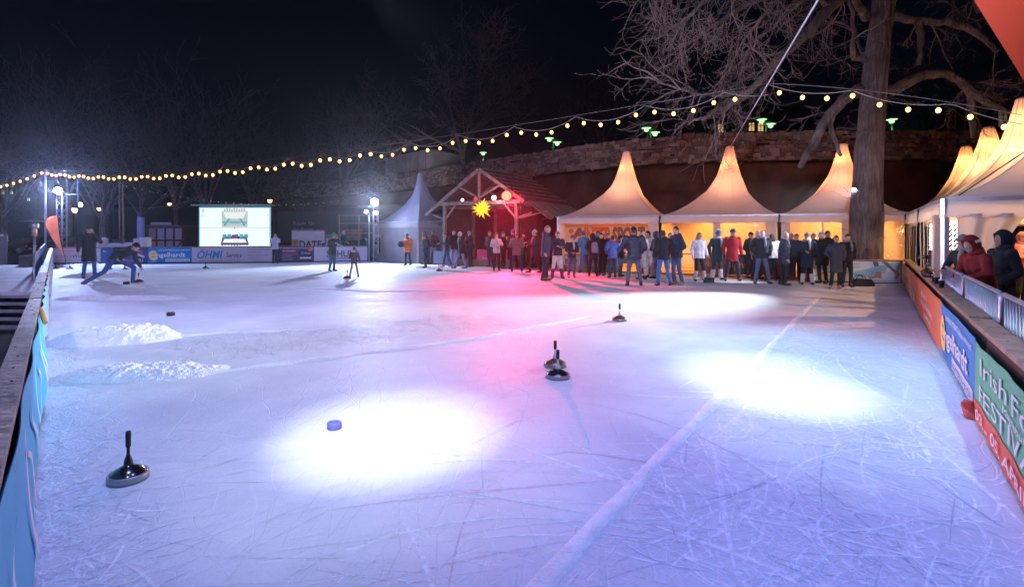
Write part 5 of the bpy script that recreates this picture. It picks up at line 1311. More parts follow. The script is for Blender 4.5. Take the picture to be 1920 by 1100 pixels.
wallq(pA, pB, 8.95, 'wall'); wallq(pB, pC, 8.95, 'wall')
b = MB(); b.prism([Vector((pA.x - .2, pA.y, 8.95)), Vector((pB.x, pB.y - .3, 8.95)), Vector((pC.x + .2, pC.y, 8.95)), Vector((pA.x + 4, pA.y + 5, 8.95))], Z, .18); b.build('roof', M_CONC, e)
for i in range(6):
    q = pA.lerp(pB, (i + .5) / 6); b = MB(); b.beam((q.x, q.y - .02, 6.6), (q.x, q.y - .02, 8.9), .03, .02, up=(1, 0, 0)); b.build('rain_streak_joint', mat('concrete_joint', (.12, .11, .11), .9), e)
# gabled house on the terrace
e = empty('gabled_house', (-1.0, 58, 7), 'dark gabled house behind the terrace wall beside the green lamps', 'house')
M_HOUSE = mat('house_render', (.16, .10, .07), .9, var=.2)
h0, h1 = P(895, 290, 58), P(978, 290, 58); zz = 9.9; mx_ = (h0.x + h1.x) / 2
b = MB(); b.prism([(h0.x, 58, 6.8), (h1.x, 58, 6.8), (h1.x, 58, zz), (mx_ - .3, 58, zz + 2.6), (h0.x, 58, zz)], (0, 1, 0), 8); b.build('wall', M_HOUSE, e)
b = MB(); b.prism([(h0.x - .4, 57.6, zz - .1), (mx_ - .3, 57.6, zz + 2.75), (mx_ - .3, 57.6, zz + 2.95), (h0.x - .4, 57.6, zz + .1)], (0, 1, 0), 8.8); b.prism([(h1.x + .4, 57.6, zz - .1), (mx_ - .3, 57.6, zz + 2.75), (mx_ - .3, 57.6, zz + 2.95), (h1.x + .4, 57.6, zz + .1)], (0, 1, 0), 8.8); b.build('roof', mat('house_roof', (.07, .05, .045), .9), e)
for x in (-.8, .9):
    b = MB(); b.box((mx_ + x, 57.97, 8.6), (.8, .06, 1.1)); b.build('window', mat('dark_window', (.02, .025, .04), .1, bump=0), e)
p = P(1415, 238, 58); block(p.x - 6, p.x + 9, 58, 8, 15.2, (.05, .045, .045), 'far dark house with two narrow lit windows beyond the wall behind the tree', [(P(1351, 241, 58).x, P(1351, 241, 58).z, .7), (P(1409, 238, 58).x, P(1409, 238, 58).z, .9), (P(1426, 239, 58).x, P(1426, 239, 58).z, .8)], (1.0, .62, .22), 'dwelling_house', 6.8, (.55, .9))
p = P(1890, 225, 52); block(p.x - 2.5, p.x + 8, 52, 8, 14.6, (.05, .04, .035), 'far dark house with faint window above the bar tent tips', [(P(1880, 222, 52).x, P(1880, 222, 52).z, .12)], (.8, .6, .35), 'dwelling_house', 6.8, (.8, 1.6))
M_GLAMP = glow('green_lamp', (.40, 1.0, .36), 2.2)
def green_lamp(px, py, Y, label, double=False, h=None):
    p = P(px, py, Y); e = empty('park_lamp', (p.x, Y, WT - .3), label, 'street lamp', 'green glowing lamps on the terrace')
    heads = [p] if not double else [p, p + Vector((.55, 0, -.28))]
    b = MB(); b.tube([(p.x + (.28 if double else 0), Y, WT - .4), (p.x + (.28 if double else 0), Y, p.z - .1)], .04, 8)
    if double: b.tube([heads[0] + Vector((0, 0, -.12)), heads[1] + Vector((0, 0, .1))], .03, 6)
    b.build('post', mat('lamp_post', (.06, .10, .07), .6), e)
    for q in heads:
        b = MB(); b.lathe([(.04, .16), (.10, .13), (.34, .03), (.36, .0), (.33, -.01)], q, 18); b.build('hood', mat('lamp_hood', (.12, .2, .14), .5), e)
        b = MB(); b.lathe([(.30, -.015), (.16, -.05), (.13, -.20), (.05, -.24)], q, 14); b.build('glass', M_GLAMP, e)
    point(p + Vector((0, -.1, -.55)), (.25, 1.0, .30), 14, .2)
green_lamp(1030, 259, 37.5, 'pair of green lamps on the wall above the stage roof end', True)
green_lamp(1212, 240, 34, 'pair of green lamps on the wall right of the first orange peak', True)
green_lamp(1428, 224, 33, 'pair of green lamps behind the lowest branches of the big tree', True)
green_lamp(1672, 224, 32.5, 'green lamp with two stacked glows just right of the big trunk', False)
green_lamp(906, 286, 46, 'single small green lamp beside the pale concrete building', False)
def street_lamp(px, py, Y, s_, label, col=(1.0, .60, .22)):
    p = P(px, py, Y); e = empty('street_lamp', (p.x, Y, -.12), label, 'street lamp', 'orange street lamps in the dark park')
    b = MB(); b.tube([(p.x, Y + .1, -.12), (p.x, Y + .1, p.z)], [.07, .045], 8); b.build('post', M_DARK, e)
    b = MB(); b.lathe([(.02, .25), (.22, .16), (.24, .12)], p, 14); b.build('hood', M_DARK, e)
    b = MB(); b.lathe([(.20, .12), (.20, .02), (.12, -.14), (.05, -.18)], p, 12); b.build('globe', glow('sodium_lamp', col, s_), e)
street_lamp(140.5, 394, 44, 16, 'brightest warm street lamp right of the left truss tower', (1.0, .75, .40))
street_lamp(186, 392, 52, 3, 'small orange street lamp behind the sapling')
street_lamp(318, 383, 60, 4, 'faint orange street lamp between the pole and the screen')
street_lamp(506, 377, 52, 6, 'orange street lamp above the right corner of the screen')
b = MB(); b.tube([(-21.4, 29.4, -.12), (-21.45, 29.4, 4.3)], [.05, .035], 8); b.build('wooden_mast', M_WOOD, org=(-21.4, 29.4, -.12), label='slim wooden mast behind the far boards left of the parasol', cat='pole')
b = MB(); p = P(224, 420, 31); b.tube([(p.x, 31, .4), (p.x, 31, 4.6)], .04, 8); b.build('mast_pole', M_WOOD, org=(p.x, 31, .4), label='slim mast rising from a grey crate behind the throwing man', cat='pole')
b = MB(); b.box((p.x, 31.0, .55), (.42, .42, 1.3)); b.build('mast_crate', mat('concrete', (.16, .15, .15), .9), org=(p.x, 31, -.1), label='grey crate at the foot of the slim mast', cat='crate')
b = MB(); b.box((-15.2, 60, 7.6), (1.7, 2, 2.2)); b.build('transformer_house', mat('dark_blue_wall', (.05, .07, .10), .9), org=(-15.2, 60, 6.5), label='small dark bluish building left of the pale concrete one', cat='building')

# ------------------------------------------------------------------ curling stocks and pucks
def stock(rim, dome, stem, grip):
    e = empty('ice_stock', (0, 0, 0))
    b = MB(); b.lathe([(.110, .0), (.132, .006), (.137, .018), (.137, .042), (.130, .050), (.126, .048)], (0, 0, 0), 36); b.build('rim', rim, e)
    b = MB(); b.lathe([(.127, .036), (.118, .050), (.090, .072), (.055, .088), (.034, .096), (.030, .10)], (0, 0, 0), 32); b.build('dome', dome, e)
    b = MB(); b.lathe([(.032, .088), (.029, .12), (.022, .140), (.0115, .165), (.0115, .215)], (0, 0, 0), 18); b.build('stem', stem, e)
    b = MB(); b.lathe([(.013, .208), (.017, .214), (.018, .25), (.019, .295), (.017, .308), (.010, .312)], (0, 0, 0), 16); b.build('grip', grip, e)
    return e
M_RIM = mat('stock_rim', (.33, .33, .36), .42, metal=.6, var=.15); M_GLOSS = mat('black_gloss', (.010, .010, .012), .22, var=.1, bump=.05, coat=.4)
M_BRASS = mat('worn_brown_steel', (.16, .11, .07), .35, metal=.5, var=.3); M_REDD = mat('dark_red_gloss', (.10, .012, .015), .2, bump=0, coat=.5)
M_GRIP = mat('rubber_grip', (.012, .013, .018), .65, bump=.1); M_WSTEM = mat('pale_stem', (.52, .52, .58), .35, bump=0)
GS = 'ice stocks on the rink'
P1 = stock(M_RIM, M_GLOSS, mat('black_stem', (.01, .01, .012), .3, bump=0), M_GRIP); P1.location = G(240.5, 899)
tag(P1, 'all black glossy ice stock closest to the camera on the left', 'ice stock', GS)
P2 = stock(M_RIM, M_GLOSS, M_WSTEM, M_GRIP); P2.location = G(1046, 708); tag(P2, 'ice stock with black dome and pale stem, front one of the touching pair', 'ice stock', GS)
P3 = stock(mat('brass_rim', (.30, .27, .22), .4, metal=.6), M_BRASS, M_WSTEM, M_GRIP); P3.location = G(1041, 687); tag(P3, 'ice stock with brownish dome, rear one of the touching pair', 'ice stock', GS)
copy_tree(P3, G(1162, 601), 0, 'lone ice stock throwing a long shadow in the white light streak')
P4 = stock(mat('red_rim', (.14, .03, .035), .4), M_REDD, M_WSTEM, M_GRIP); P4.location = G(651, 522); tag(P4, 'dark red ice stock standing beside the child in camouflage', 'ice stock', GS)
copy_tree(P1, G(385.5, 503.5), 0, 'black ice stock standing below the grey banner')
copy_tree(P1, G(104, 504), 0, 'black ice stock tucked against the left boards in the far corner')
copy_tree(P1, G(131, 504.2), 0, 'black ice stock left of the standing man in the far corner')
copy_tree(P1, G(204, 504.6), 0, 'black ice stock seen between the throwing man’s legs')
copy_tree(P1, G(234, 505), 0, 'black ice stock right of the throwing man’s knee')
copy_tree(P4, G(823, 508), 0, 'dark ice stock behind which the crowd at the stage begins')
c = copy_tree(P4, G(260, 531) + Vector((0, 0, .03)), 0, 'ice stock just leaving the throwing man’s hand')
P1.scale = (.85, .85, 1.02)
def puck(loc, m, label, s_=1.0):
    e = empty('ice_puck', loc, label, 'puck', 'target pucks on the ice'); loc = Vector(loc)
    r, h = .058 * s_, .055 * s_
    b = MB(); b.lathe([(r * .94, 0), (r, .006), (r, h - .006), (r * .95, h)], loc, 28); b.build('disc', m, e)
    b = MB(); b.lathe([(r * .62, h), (r * .55, h + .001), (r * .45, h + .0015)], loc, 20); b.build('top_inlay', mat('puck_inlay', (.10, .11, .40), .6, bump=0), e)
    for a in (-.4, .4):
        b = MB(); b.lathe([(r * .16, h + .0005), (r * .15, h + .002)], loc + Vector((a * r, .0, 0)), 10); b.build('hole', M_BLACK, e)
puck(G(627, 803), mat('blue_rubber', (.16, .17, .50), .55, var=.1), 'blue puck in the bright white pool of light')
puck(G(320, 591.5), M_BLACK, 'dark puck in front of the snow heap', 1.25)
puck(G(237, 532.5), M_BLACK, 'dark puck beside the throwing man’s front foot', 1.5)
for (x, y) in ((1201, 542), (1218, 541)):
    pass
# bags on the ice edge
def bag(c, L, Wd, H, col, label, handle=True, seed=1):
    c = Vector(c); e = empty('shoulder_bag', c, label, 'bag', 'bags left on the ice edge'); m = mat('bag_cloth', col, .7, var=.2, bump=.3)
    b = MB()
    def fn(u, t):
        a = u * 2 * math.pi; k = 1 - .25 * t ** 2
        return c + Vector((L / 2 * k * math.copysign(abs(math.cos(a)) ** .6, math.cos(a)), Wd / 2 * k * math.copysign(abs(math.sin(a)) ** .6, math.sin(a)), H * t * (1 + .2 * nz(u * 5, t, seed))))
    b.grid(fn, 28, 8); b.grid(lambda u, t: lerp(fn(u, 1), c + Vector((0, 0, H * 1.03)), t), 28, 3); b.build('body', m, e)
    if handle:
        for s_ in (-1, 1):
            b = MB(); b.tube([c + Vector((L * .22 * math.cos(k * math.pi / 10) - L * .12, s_ * Wd * .2, H * .85 + H * .75 * math.sin(k * math.pi / 10))) for k in range(11)], .012, 6); b.build('handle', m, e)
    b = MB(); b.tube([c + Vector((-L * .4, -.01, H * .98)), c + Vector((L * .4, -.01, H * .98))], .010, 5); b.build('zip', M_DARK, e)
bag(G(1617, 536), .68, .3, .21, (.012, .011, .013), 'black holdall with raised handles lying before the striding boots banner')
bag(G(1329, 529.5), .34, .22, .16, (.02, .04, .05), 'small dark teal bag slumped on the ice beside the silver jacket woman', False, 5)

# ------------------------------------------------------------------ trees
def bark(name, col): return mat(name, col, .95, var=.4, scale=3, bump=.9, bscale=12)
def grow(b, p, d, L, r, depth, rng, droop, wig, split, tmin, nseg=5):
    """a branch as a tapering tube with children"""
    pts = [p]; rad = [r]; q = p.copy(); dd = d.normalized()
    for i in range(nseg):
        dd = (dd + Vector((rng.gauss(0, wig), rng.gauss(0, wig), rng.gauss(0, wig) - droop)) ).normalized()
        q = q + dd * (L / nseg); pts.append(q.copy()); rad.append(max(tmin, r * (1 - .72 * (i + 1) / nseg)))
    b.tube(pts, rad, 6 if r > .06 else (4 if r > .018 else 3), caps=False)
    if depth <= 0: return
    k = split[depth - 1]
    for j in range(k):
        t = rng.uniform(.25, 1.0) if j < k - 1 else 1.0
        i = min(nseg - 1, int(t * nseg)); f = t * nseg - i
        pp = pts[i].lerp(pts[i + 1], min(1, f)); base = (pts[i + 1] - pts[i]).normalized()
        ax = base.orthogonal().normalized(); ax = Matrix.Rotation(rng.uniform(0, 6.283), 3, base) @ ax
        ang = rng.uniform(.35, .95) if j < k - 1 else rng.uniform(.1, .3)
        nd = Matrix.Rotation(ang, 3, ax) @ base
        grow(b, pp, nd, L * rng.uniform(.5, .78), max(tmin, rad[i] * rng.uniform(.45, .65)), depth - 1, rng, droop, wig * 1.1, split, tmin, 4)
def far_tree(seed, H, tr, forks, depth=4, split=(3, 3, 4, 4), spread=.5):
    rng = random.Random(seed); e = empty('bare_tree', (0, 0, 0))
    b = MB(); th = H * forks; pts = [Vector((.1 * math.sin(k * 1.3 + seed) * k / 5, .08 * math.cos(k + seed) * k / 5, th * k / 6)) for k in range(7)]
    b.tube(pts, [tr * (1.25 if k == 0 else 1 - .06 * k) for k in range(7)], 9, caps=False); M_B = bark('bark_grey', (.27, .21, .20)); b.build('trunk', M_B, e)
    b = MB(); n = rng.choice((4, 5, 6))
    for j in range(n):
        a = j * 6.283 / n + rng.uniform(-.4, .4); tl = rng.uniform(.15, spread) * 1.3
        d = Vector((math.cos(a) * math.sin(tl), math.sin(a) * math.sin(tl), math.cos(tl)))
        k = rng.choice((4, 5, 6)); grow(b, pts[k].copy(), d, (H - th) * rng.uniform(.42, .6), tr * rng.uniform(.4, .6), depth, rng, -.03, .12, split, .018)
    b.build('crown', bark('bark_twig', (.27, .20, .20)), e)
    return e
TR = [far_tree(3, 17, .34, .32), far_tree(11, 16, .30, .26), far_tree(29, 15, .26, .35, spread=.7)]
GT = 'bare trees in the dark park'
spots_ = [(0, 128, 50, 1.0, 'bare tree with forked pale crown above the left truss tower'), (1, 385, 52, 1.08, 'broad bare tree with many upright limbs left of the screen'), (2, 262, 56, 1.0, 'bare tree with two crooked trunks left of the half timbered booth'),
          (1, 10, 48, .9, 'bare tree cut off by the left edge'), (0, 645, 60, 1.05, 'bare tall tree fading into the dark behind the timber scaffold'), (2, 470, 62, .95, 'thin bare tree directly above the screen'), (0, 330, 47, .75, 'slim bare tree standing right of the faint orange lamp'), (2, 560, 66, .95, 'bare tree in the dark right of the screen'), (1, 195, 64, .9, 'bare tree far behind the carved snow blocks')]
first = {}
for i, (k, px, Y, s_, lb) in enumerate(spots_):
    p = P(px, 437, Y); loc = Vector((p.x, Y, -.12))
    if k not in first: o = TR[k]; first[k] = o; o.location = loc; o.rotation_euler = (0, 0, i * 1.3)
    else: o = copy_tree(TR[k], loc, i * 1.9)
    o.scale = (s_, s_, s_); tag(o, lb, 'tree', GT)
tt = far_tree(47, 11.5, .30, .22, depth=5, split=(3, 3, 3, 4, 4), spread=.85)
p = P(866, 300, 47.5); tt.location = (p.x, 47.5, WT - .5); tag(tt, 'spreading bare tree on the terrace above the concrete building', 'tree', GT)
for (px, Y, s_, lb) in ((1130, 62, .9, 'dim bare tree on the terrace behind the green wall lamps'), (1330, 50, .8, 'dim bare tree behind the wall left of the big tree'), (1740, 48, .8, 'dim bare tree behind the wall right of the big trunk')):
    p = P(px, 300, Y); o = copy_tree(TR[2], (p.x, Y, WT - .3), px * .01, lb); o.scale = (s_,) * 3; tag(o, lb, 'tree', GT)
# sapling in the yard
sp = P(191, 450, 33); e = empty('young_tree', (sp.x, 33, -.1), 'slim young tree with two thin side shoots behind the carved snow blocks', 'tree'); rng = random.Random(5)
b = MB(); b.tube([(sp.x, 33, -.1), (sp.x + .03, 33, 2), (sp.x - .02, 33, 3.6)], [.08, .06, .05], 8); b.build('trunk', bark('bark_pale', (.22, .16, .12)), e)
b = MB(); grow(b, Vector((sp.x, 33, 3.4)), Vector((.6, 0, .6)), 1.3, .04, 2, rng, -.03, .1, (2, 2), .01); grow(b, Vector((sp.x, 33, 3.5)), Vector((-.3, 0, 1)), 2.0, .045, 2, rng, 0, .1, (2, 3), .01); grow(b, Vector((sp.x, 33, 2.6)), Vector((-.9, .1, .25)), .7, .03, 1, rng, 0, .1, (2,), .01); b.build('crown', bark('bark_pale', (.22, .16, .12)), e)

# the big tree
e = empty('old_plane_tree', (11.75, 17.72, -.1), 'huge old bare tree with drooping limbs between the end boards and the tents', 'tree')
M_BB = mat('old_bark', (.23, .18, .165), .95, var=.5, scale=1.3, bump=.9, bscale=5)
def bark_relief(m):
    nt = m.node_tree; N = nt.nodes.new; tc = N('ShaderNodeTexCoord'); mp = N('ShaderNodeMapping'); mp.inputs['Scale'].default_value = (9, 9, 1.3)
    nlink(nt, tc.outputs['Object'], mp.inputs[0]); n = N('ShaderNodeTexNoise'); n.inputs['Scale'].default_value = 1.0; n.inputs['Detail'].default_value = 8; n.inputs['Roughness'].default_value = .7; n.inputs['Distortion'].default_value = .6
    nlink(nt, mp.outputs[0], n.inputs['Vector'])
    bp = [q for q in nt.nodes if q.type == 'BUMP'][0]; nlink(nt, n.outputs['Fac'], bp.inputs['Height']); bp.inputs['Distance'].default_value = .12; bp.inputs['Strength'].default_value = 1.0
    mr = N('ShaderNodeMapRange'); mr.inputs[1].default_value = .35; mr.inputs[2].default_value = .65; mr.inputs[3].default_value = .45; mr.inputs[4].default_value = 1.35; nlink(nt, n.outputs['Fac'], mr.inputs[0])
    pb = nt.nodes['Principled BSDF']; src = pb.inputs['Base Color'].links[0].from_socket
    mx = N('ShaderNodeMix'); mx.data_type = 'RGBA'; mx.blend_type = 'MULTIPLY'; mx.inputs[0].default_value = 1; nlink(nt, src, mx.inputs[6]); nlink(nt, mr.outputs[0], mx.inputs[7]); nlink(nt, mx.outputs[2], pb.inputs['Base Color'])
bark_relief(M_BB)
tp = [(11.72, 17.72, -.1, .72), (11.74, 17.72, .5, .60), (11.75, 17.72, 1.3, .56), (11.78, 17.72, 2.6, .52), (11.86, 17.74, 4.2, .47), (11.98, 17.76, 5.4, .44), (12.08, 17.78, 6.6, .42), (12.25, 17.8, 8.0, .40), (12.42, 17.8, 9.4, .38), (12.6, 17.9, 11.5, .32), (12.7, 18, 13.5, .26)]
b = MB(); nu = 22
def trunk_fn(u, t):
    k = t * (len(tp) - 1); i = min(len(tp) - 2, int(k)); f = k - i
    x, y, z, r = [lerp(a, c, f) for a, c in zip(tp[i], tp[i + 1])]; r *= .84
    a = u * 2 * math.pi
    r *= 1 + .05 * abs(math.sin(a * 9 + z * .5 + 2 * nz(z * .8, a))) + .07 * abs(math.sin(a * 4 + z * .25)) - .04 + .06 * nz(math.cos(a) * 1.4, math.sin(a) * 1.4, z * .7) + .05 * nz(math.cos(a) * 4, math.sin(a) * 4, z * 1.6) * 1.0
    return Vector((x + r * math.cos(a), y + r * math.sin(a), z))
b.grid(trunk_fn, 110, 110); b.build('trunk', M_BB, e)
rng = random.Random(12)
LIMBS = [
 ([(1668, -70, 17.8), (1600, -25, 17.4), (1555, 15, 17.0), (1520, 55, 16.8), (1475, 95, 16.5), (1435, 140, 16.3), (1390, 185, 16.2), (1345, 212, 16.1)], .23, .07, 1.0),
 ([(1612, 168, 17.6), (1580, 188, 17.2), (1550, 226, 17.0), (1524, 272, 16.8), (1500, 312, 16.6)], .21, .08, .5),
 ([(1562, 206, 17.1), (1559, 240, 17.0), (1577, 292, 16.9)], .10, .05, .6),
 ([(1672, 172, 17.7), (1708, 150, 17.4), (1752, 138, 17.2), (1792, 146, 17.0), (1815, 172, 17), (1824, 215, 17.0), (1825, 258, 17)], .19, .08, .7),
 ([(1806, 158, 17), (1848, 192, 16.8), (1900, 214, 16.6)], .16, .06, .8),
 ([(1672, 30, 17.8), (1725, 38, 17.5), (1785, 44, 17.2), (1838, 68, 17), (1872, 98, 16.8)], .15, .08, .7),
 ([(1722, 40, 17.5), (1728, 72, 17.4), (1722, 122, 17.3)], .14, .07, .6),
 ([(1627, 34, 17.8), (1605, 4, 17.5), (1575, -30, 17.2)], .16, .10, .4),
 ([(1624, 112, 17.7), (1600, 104, 17.4), (1601, 50, 17.3), (1592, 0, 17.2)], .10, .06, .5),
 ([(1670, -210, 17.8), (1560, -150, 17), (1430, -95, 16.4), (1310, -50, 16), (1225, -8, 15.8)], .26, .05, 2.2),
 ([(1570, -40, 17), (1480, -30, 16.5), (1400, 10, 16.2), (1330, 55, 16), (1270, 95, 15.9)], .15, .03, 2.2),
 ([(1600, -80, 17), (1450, -70, 16.0), (1350, -20, 15.6), (1290, 30, 15.4), (1250, 60, 15.4)], .13, .03, 2.2),
 ([(1435, 140, 16.3), (1395, 172, 16.2), (1330, 178, 16), (1275, 168, 15.9), (1228, 150, 15.8)], .075, .02, 1.8),
 ([(1345, 212, 16.1), (1318, 222, 16), (1300, 226, 16), (1290, 234, 16)], .07, .02, 1.2),
 ([(1560, 15, 17), (1520, -5, 16.6), (1470, 30, 16.4), (1440, 60, 16.4)], .10, .03, 1.5),
 ([(1665, -120, 17.8), (1750, -90, 17.2), (1810, -40, 17), (1835, 25, 16.9)], .18, .06, 1.2),
 ([(1650, 200, 18.1), (1600, 60, 19.5), (1540, 40, 20.2)], .10, .03, 1.2),
 ([(1500, -40, 16.4), (1440, 20, 16.3), (1405, 60, 16.3), (1390, 90, 16.3)], .08, .02, 1.6)]
lim = []
for (pl, r0, r1, dens) in LIMBS:
    pts = [P(*q) for q in pl]
    # smooth the course and roughen it
    sm = []
    for i in range(len(pts) - 1):
        for k in range(5):
            f = k / 5; p0 = pts[max(0, i - 1)]; p1 = pts[i]; p2 = pts[i + 1]; p3 = pts[min(len(pts) - 1, i + 2)]
            sm.append(.5 * ((2 * p1) + (-p0 + p2) * f + (2 * p0 - 5 * p1 + 4 * p2 - p3) * f * f + (-p0 + 3 * p1 - 3 * p2 + p3) * f ** 3) + Vector((rng.gauss(0, .02), rng.gauss(0, .02), rng.gauss(0, .02))))
    sm.append(pts[-1]); n_ = len(sm)
    rad = [lerp(r0, r1, i / (n_ - 1)) * (1 + .10 * nz(i * .7, r0 * 30)) for i in range(n_)]
    b = MB(); b.tube(sm, rad, 10 if r0 > .1 else 7); b.build('limb', M_BB, e); lim.append((sm, rad, dens))
tw_ = MB()
def curl(p, d, L, r, lvl):
    k = 7; pts = [p]; q = p.copy(); dd = d.normalized(); tgt = -.16 if lvl else -.10
    up = rng.uniform(.05, .30); sw = Vector((rng.gauss(0, .09), rng.gauss(0, .09), 0))
    for i in range(k):
        bend = tgt if i < k * .5 else up
        dd = (dd + sw + Vector((rng.gauss(0, .16), rng.gauss(0, .16), bend + rng.gauss(0, .12)))).normalized(); q = q + dd * L / k; pts.append(q.copy())
    if min((q_ - Vector((10.9, 16.8, 2.9))).length for q_ in pts) < 1.5: return
    tw_.tube(pts, [max(.0055, r * (1 - .75 * i / k)) for i in range(k + 1)], 5 if r > .03 else 3, caps=False)
    if lvl > 0:
        for j in range(rng.choice((4, 5, 6)) if lvl > 1 else rng.choice((2, 3, 4))):
            i = rng.randrange(1, k + 1); base = (pts[i] - pts[i - 1]).normalized(); ax = Matrix.Rotation(rng.uniform(0, 6.28), 3, base) @ base.orthogonal()
            curl(pts[i].copy(), Matrix.Rotation(rng.uniform(.4, 1.15), 3, ax) @ base, L * rng.uniform(.4, .75), max(.006, r * .5), lvl - 1)
for (sm, rad, dens) in lim:
    Ln = sum((a - c).length for a, c in zip(sm, sm[1:])); m_ = int(Ln * 1.8 * dens)
    for j in range(m_):
        i = rng.randrange(max(1, len(sm) // 6), len(sm)); base = (sm[i] - sm[i - 1]).normalized(); ax = Matrix.Rotation(rng.uniform(0, 6.28), 3, base) @ base.orthogonal()
        curl(sm[i].copy(), Matrix.Rotation(rng.uniform(.5, 1.3), 3, ax) @ base, rng.uniform(.6, 1.9), rng.uniform(.012, .035), 2)
for j in range(26):
    z = rng.uniform(1.2, 8.5); a = rng.uniform(0, 6.28); i = min(range(len(tp)), key=lambda k: abs(tp[k][2] - z)); x, y, zz_, r = tp[i]
    curl(Vector((x + r * math.cos(a) * .95, y + r * math.sin(a) * .95, z)), Vector((math.cos(a), math.sin(a), .3)), rng.uniform(.3, 1.0), .014, 1)
tw_.build('crown', mat('twig_bark', (.25, .19, .17), .9, var=.25, scale=2, bump=.2), e)

# ------------------------------------------------------------------ thin haze volume, added to give the lamps halos
hz = MB(); hz.box((0, 72, 19.4), (330, 176, 41.2)); hzo = hz.mesh('haze', [])
hm_ = bpy.data.materials.new('halo_haze'); hm_.use_nodes = True; nt = hm_.node_tree; nt.nodes.clear()
pv = nt.nodes.new('ShaderNodeVolumePrincipled'); pv.inputs['Color'].default_value = (.9, .9, .95, 1); pv.inputs['Density'].default_value = .0007; pv.inputs['Anisotropy'].default_value = .84
oo = nt.nodes.new('ShaderNodeOutputMaterial'); nlink(nt, pv.outputs[0], oo.inputs['Volume']); hzo.materials.append(hm_)
tag(link('haze', hzo), kind='stuff')
# ------------------------------------------------------------------ people
M_SKIN = [mat('skin', c, .55, var=.06, scale=12, bump=.05) for c in ((.52, .32, .25), (.58, .37, .29), (.45, .27, .20))]
M_EYE = mat('eye_dark', (.02, .015, .015), .3, bump=0); M_LIP = mat('lip', (.33, .12, .11), .5, bump=0)
def cloth(col, kind='cloth'): return mat('woven_' + kind, col, .85 if kind != 'puffer' else .5, var=.18, scale=9, bump=.35, bscale=30)
PENDING = []     # objects whose remesh modifiers are applied in one go: (object, extra MB)
def capsule(b, a, c, ra, rc, n=10):
    a, c = Vector(a), Vector(c); d = (c - a); L = d.length
    d = d.normalized() if L > 1e-6 else Vector((0, 0, 1))
    b.tube([a - d * ra * .98, a - d * ra * .8, a - d * ra * .4, a, c, c + d * rc * .4, c + d * rc * .8, c + d * rc * .98], [ra * .2, ra * .6, ra * .92, ra, rc, rc * .92, rc * .6, rc * .2], n)
def loft(b, rings, n=18):
    """rings: (x, y, z, rx, ry) closed stack of ellipses"""
    vs = []; fs = []; k = len(rings)
    for (x, y, z, rx, ry) in rings:
        for j in range(n):
            a = 2 * math.pi * j / n; vs.append((x + rx * math.copysign(abs(math.cos(a)) ** .85, math.cos(a)), y + ry * math.copysign(abs(math.sin(a)) ** .85, math.sin(a)), z))
    for i in range(k - 1):
        for j in range(n): fs.append((i * n + j, i * n + (j + 1) % n, (i + 1) * n + (j + 1) % n, (i + 1) * n + j))
    fs.append(tuple(range(n - 1, -1, -1))); fs.append(tuple((k - 1) * n + j for j in range(n)))
    b.add(vs, fs, True)
def hand(b, wrist, d, palm_n, side, grip=.5):
    """palm, four unequal bent fingers and a thumb leaving the palm's side; d = direction of the hand, palm_n = palm normal"""
    d = Vector(d).normalized(); n = Vector(palm_n); n = (n - d * n.dot(d)).normalized(); s_ = d.cross(n) * side; w = Vector(wrist)
    m = Matrix((s_, d, n)).transposed()
    b.ball(w + d * .045, (.040, .052, .017), 10, 6, m)
    for i, (o, L) in enumerate(((-.029, .060), (-.010, .074), (.010, .078), (.029, .068))):
        p0 = w + d * .075 + s_ * o; d1 = (d + n * grip).normalized(); p1 = p0 + d1 * L * .5; d2 = (d + n * (grip * 2.4)).normalized(); p2 = p1 + d2 * L * .5
        b.tube([p0, p1, p2], [.0095, .0088, .0065], 6)
    p0 = w + d * .025 + s_ * .032; p1 = p0 + (s_ * .75 + d * .6 + n * .3).normalized() * .035; p2 = p1 + (d + n * .5).normalized() * .028
    b.tube([p0, p1, p2], [.012, .0105, .008], 6)
ARMS = {  # shoulder-relative targets for (elbow, wrist) on the person's left side (x>0); forward is -y
 'down': ((.255, .03, 1.14), (.275, -.04, .90)), 'pocket': ((.27, .07, 1.14), (.19, -.11, .97)), 'front': ((.265, -.03, 1.16), (.075, -.24, 1.10)),
 'hold': ((.26, -.05, 1.18), (.10, -.30, 1.22)), 'back': ((.275, .12, 1.15), (.08, .19, 1.0)), 'raise': ((.24, -.18, 1.22), (.085, -.20, 1.50)),
 'camera': ((.23, -.20, 1.27), (.075, -.23, 1.55)), 'cross': ((.27, -.05, 1.16), (-.06, -.20, 1.18)), 'reach': ((.25, -.20, 1.20), (.20, -.46, 1.12)), 'lean': ((.28, -.10, 1.19), (.10, -.34, 1.15))}
LEGS = {'stand': ((.10, -.015, .49), (.115, .02, .09)), 'apart': ((.14, -.02, .49), (.19, .02, .09))}
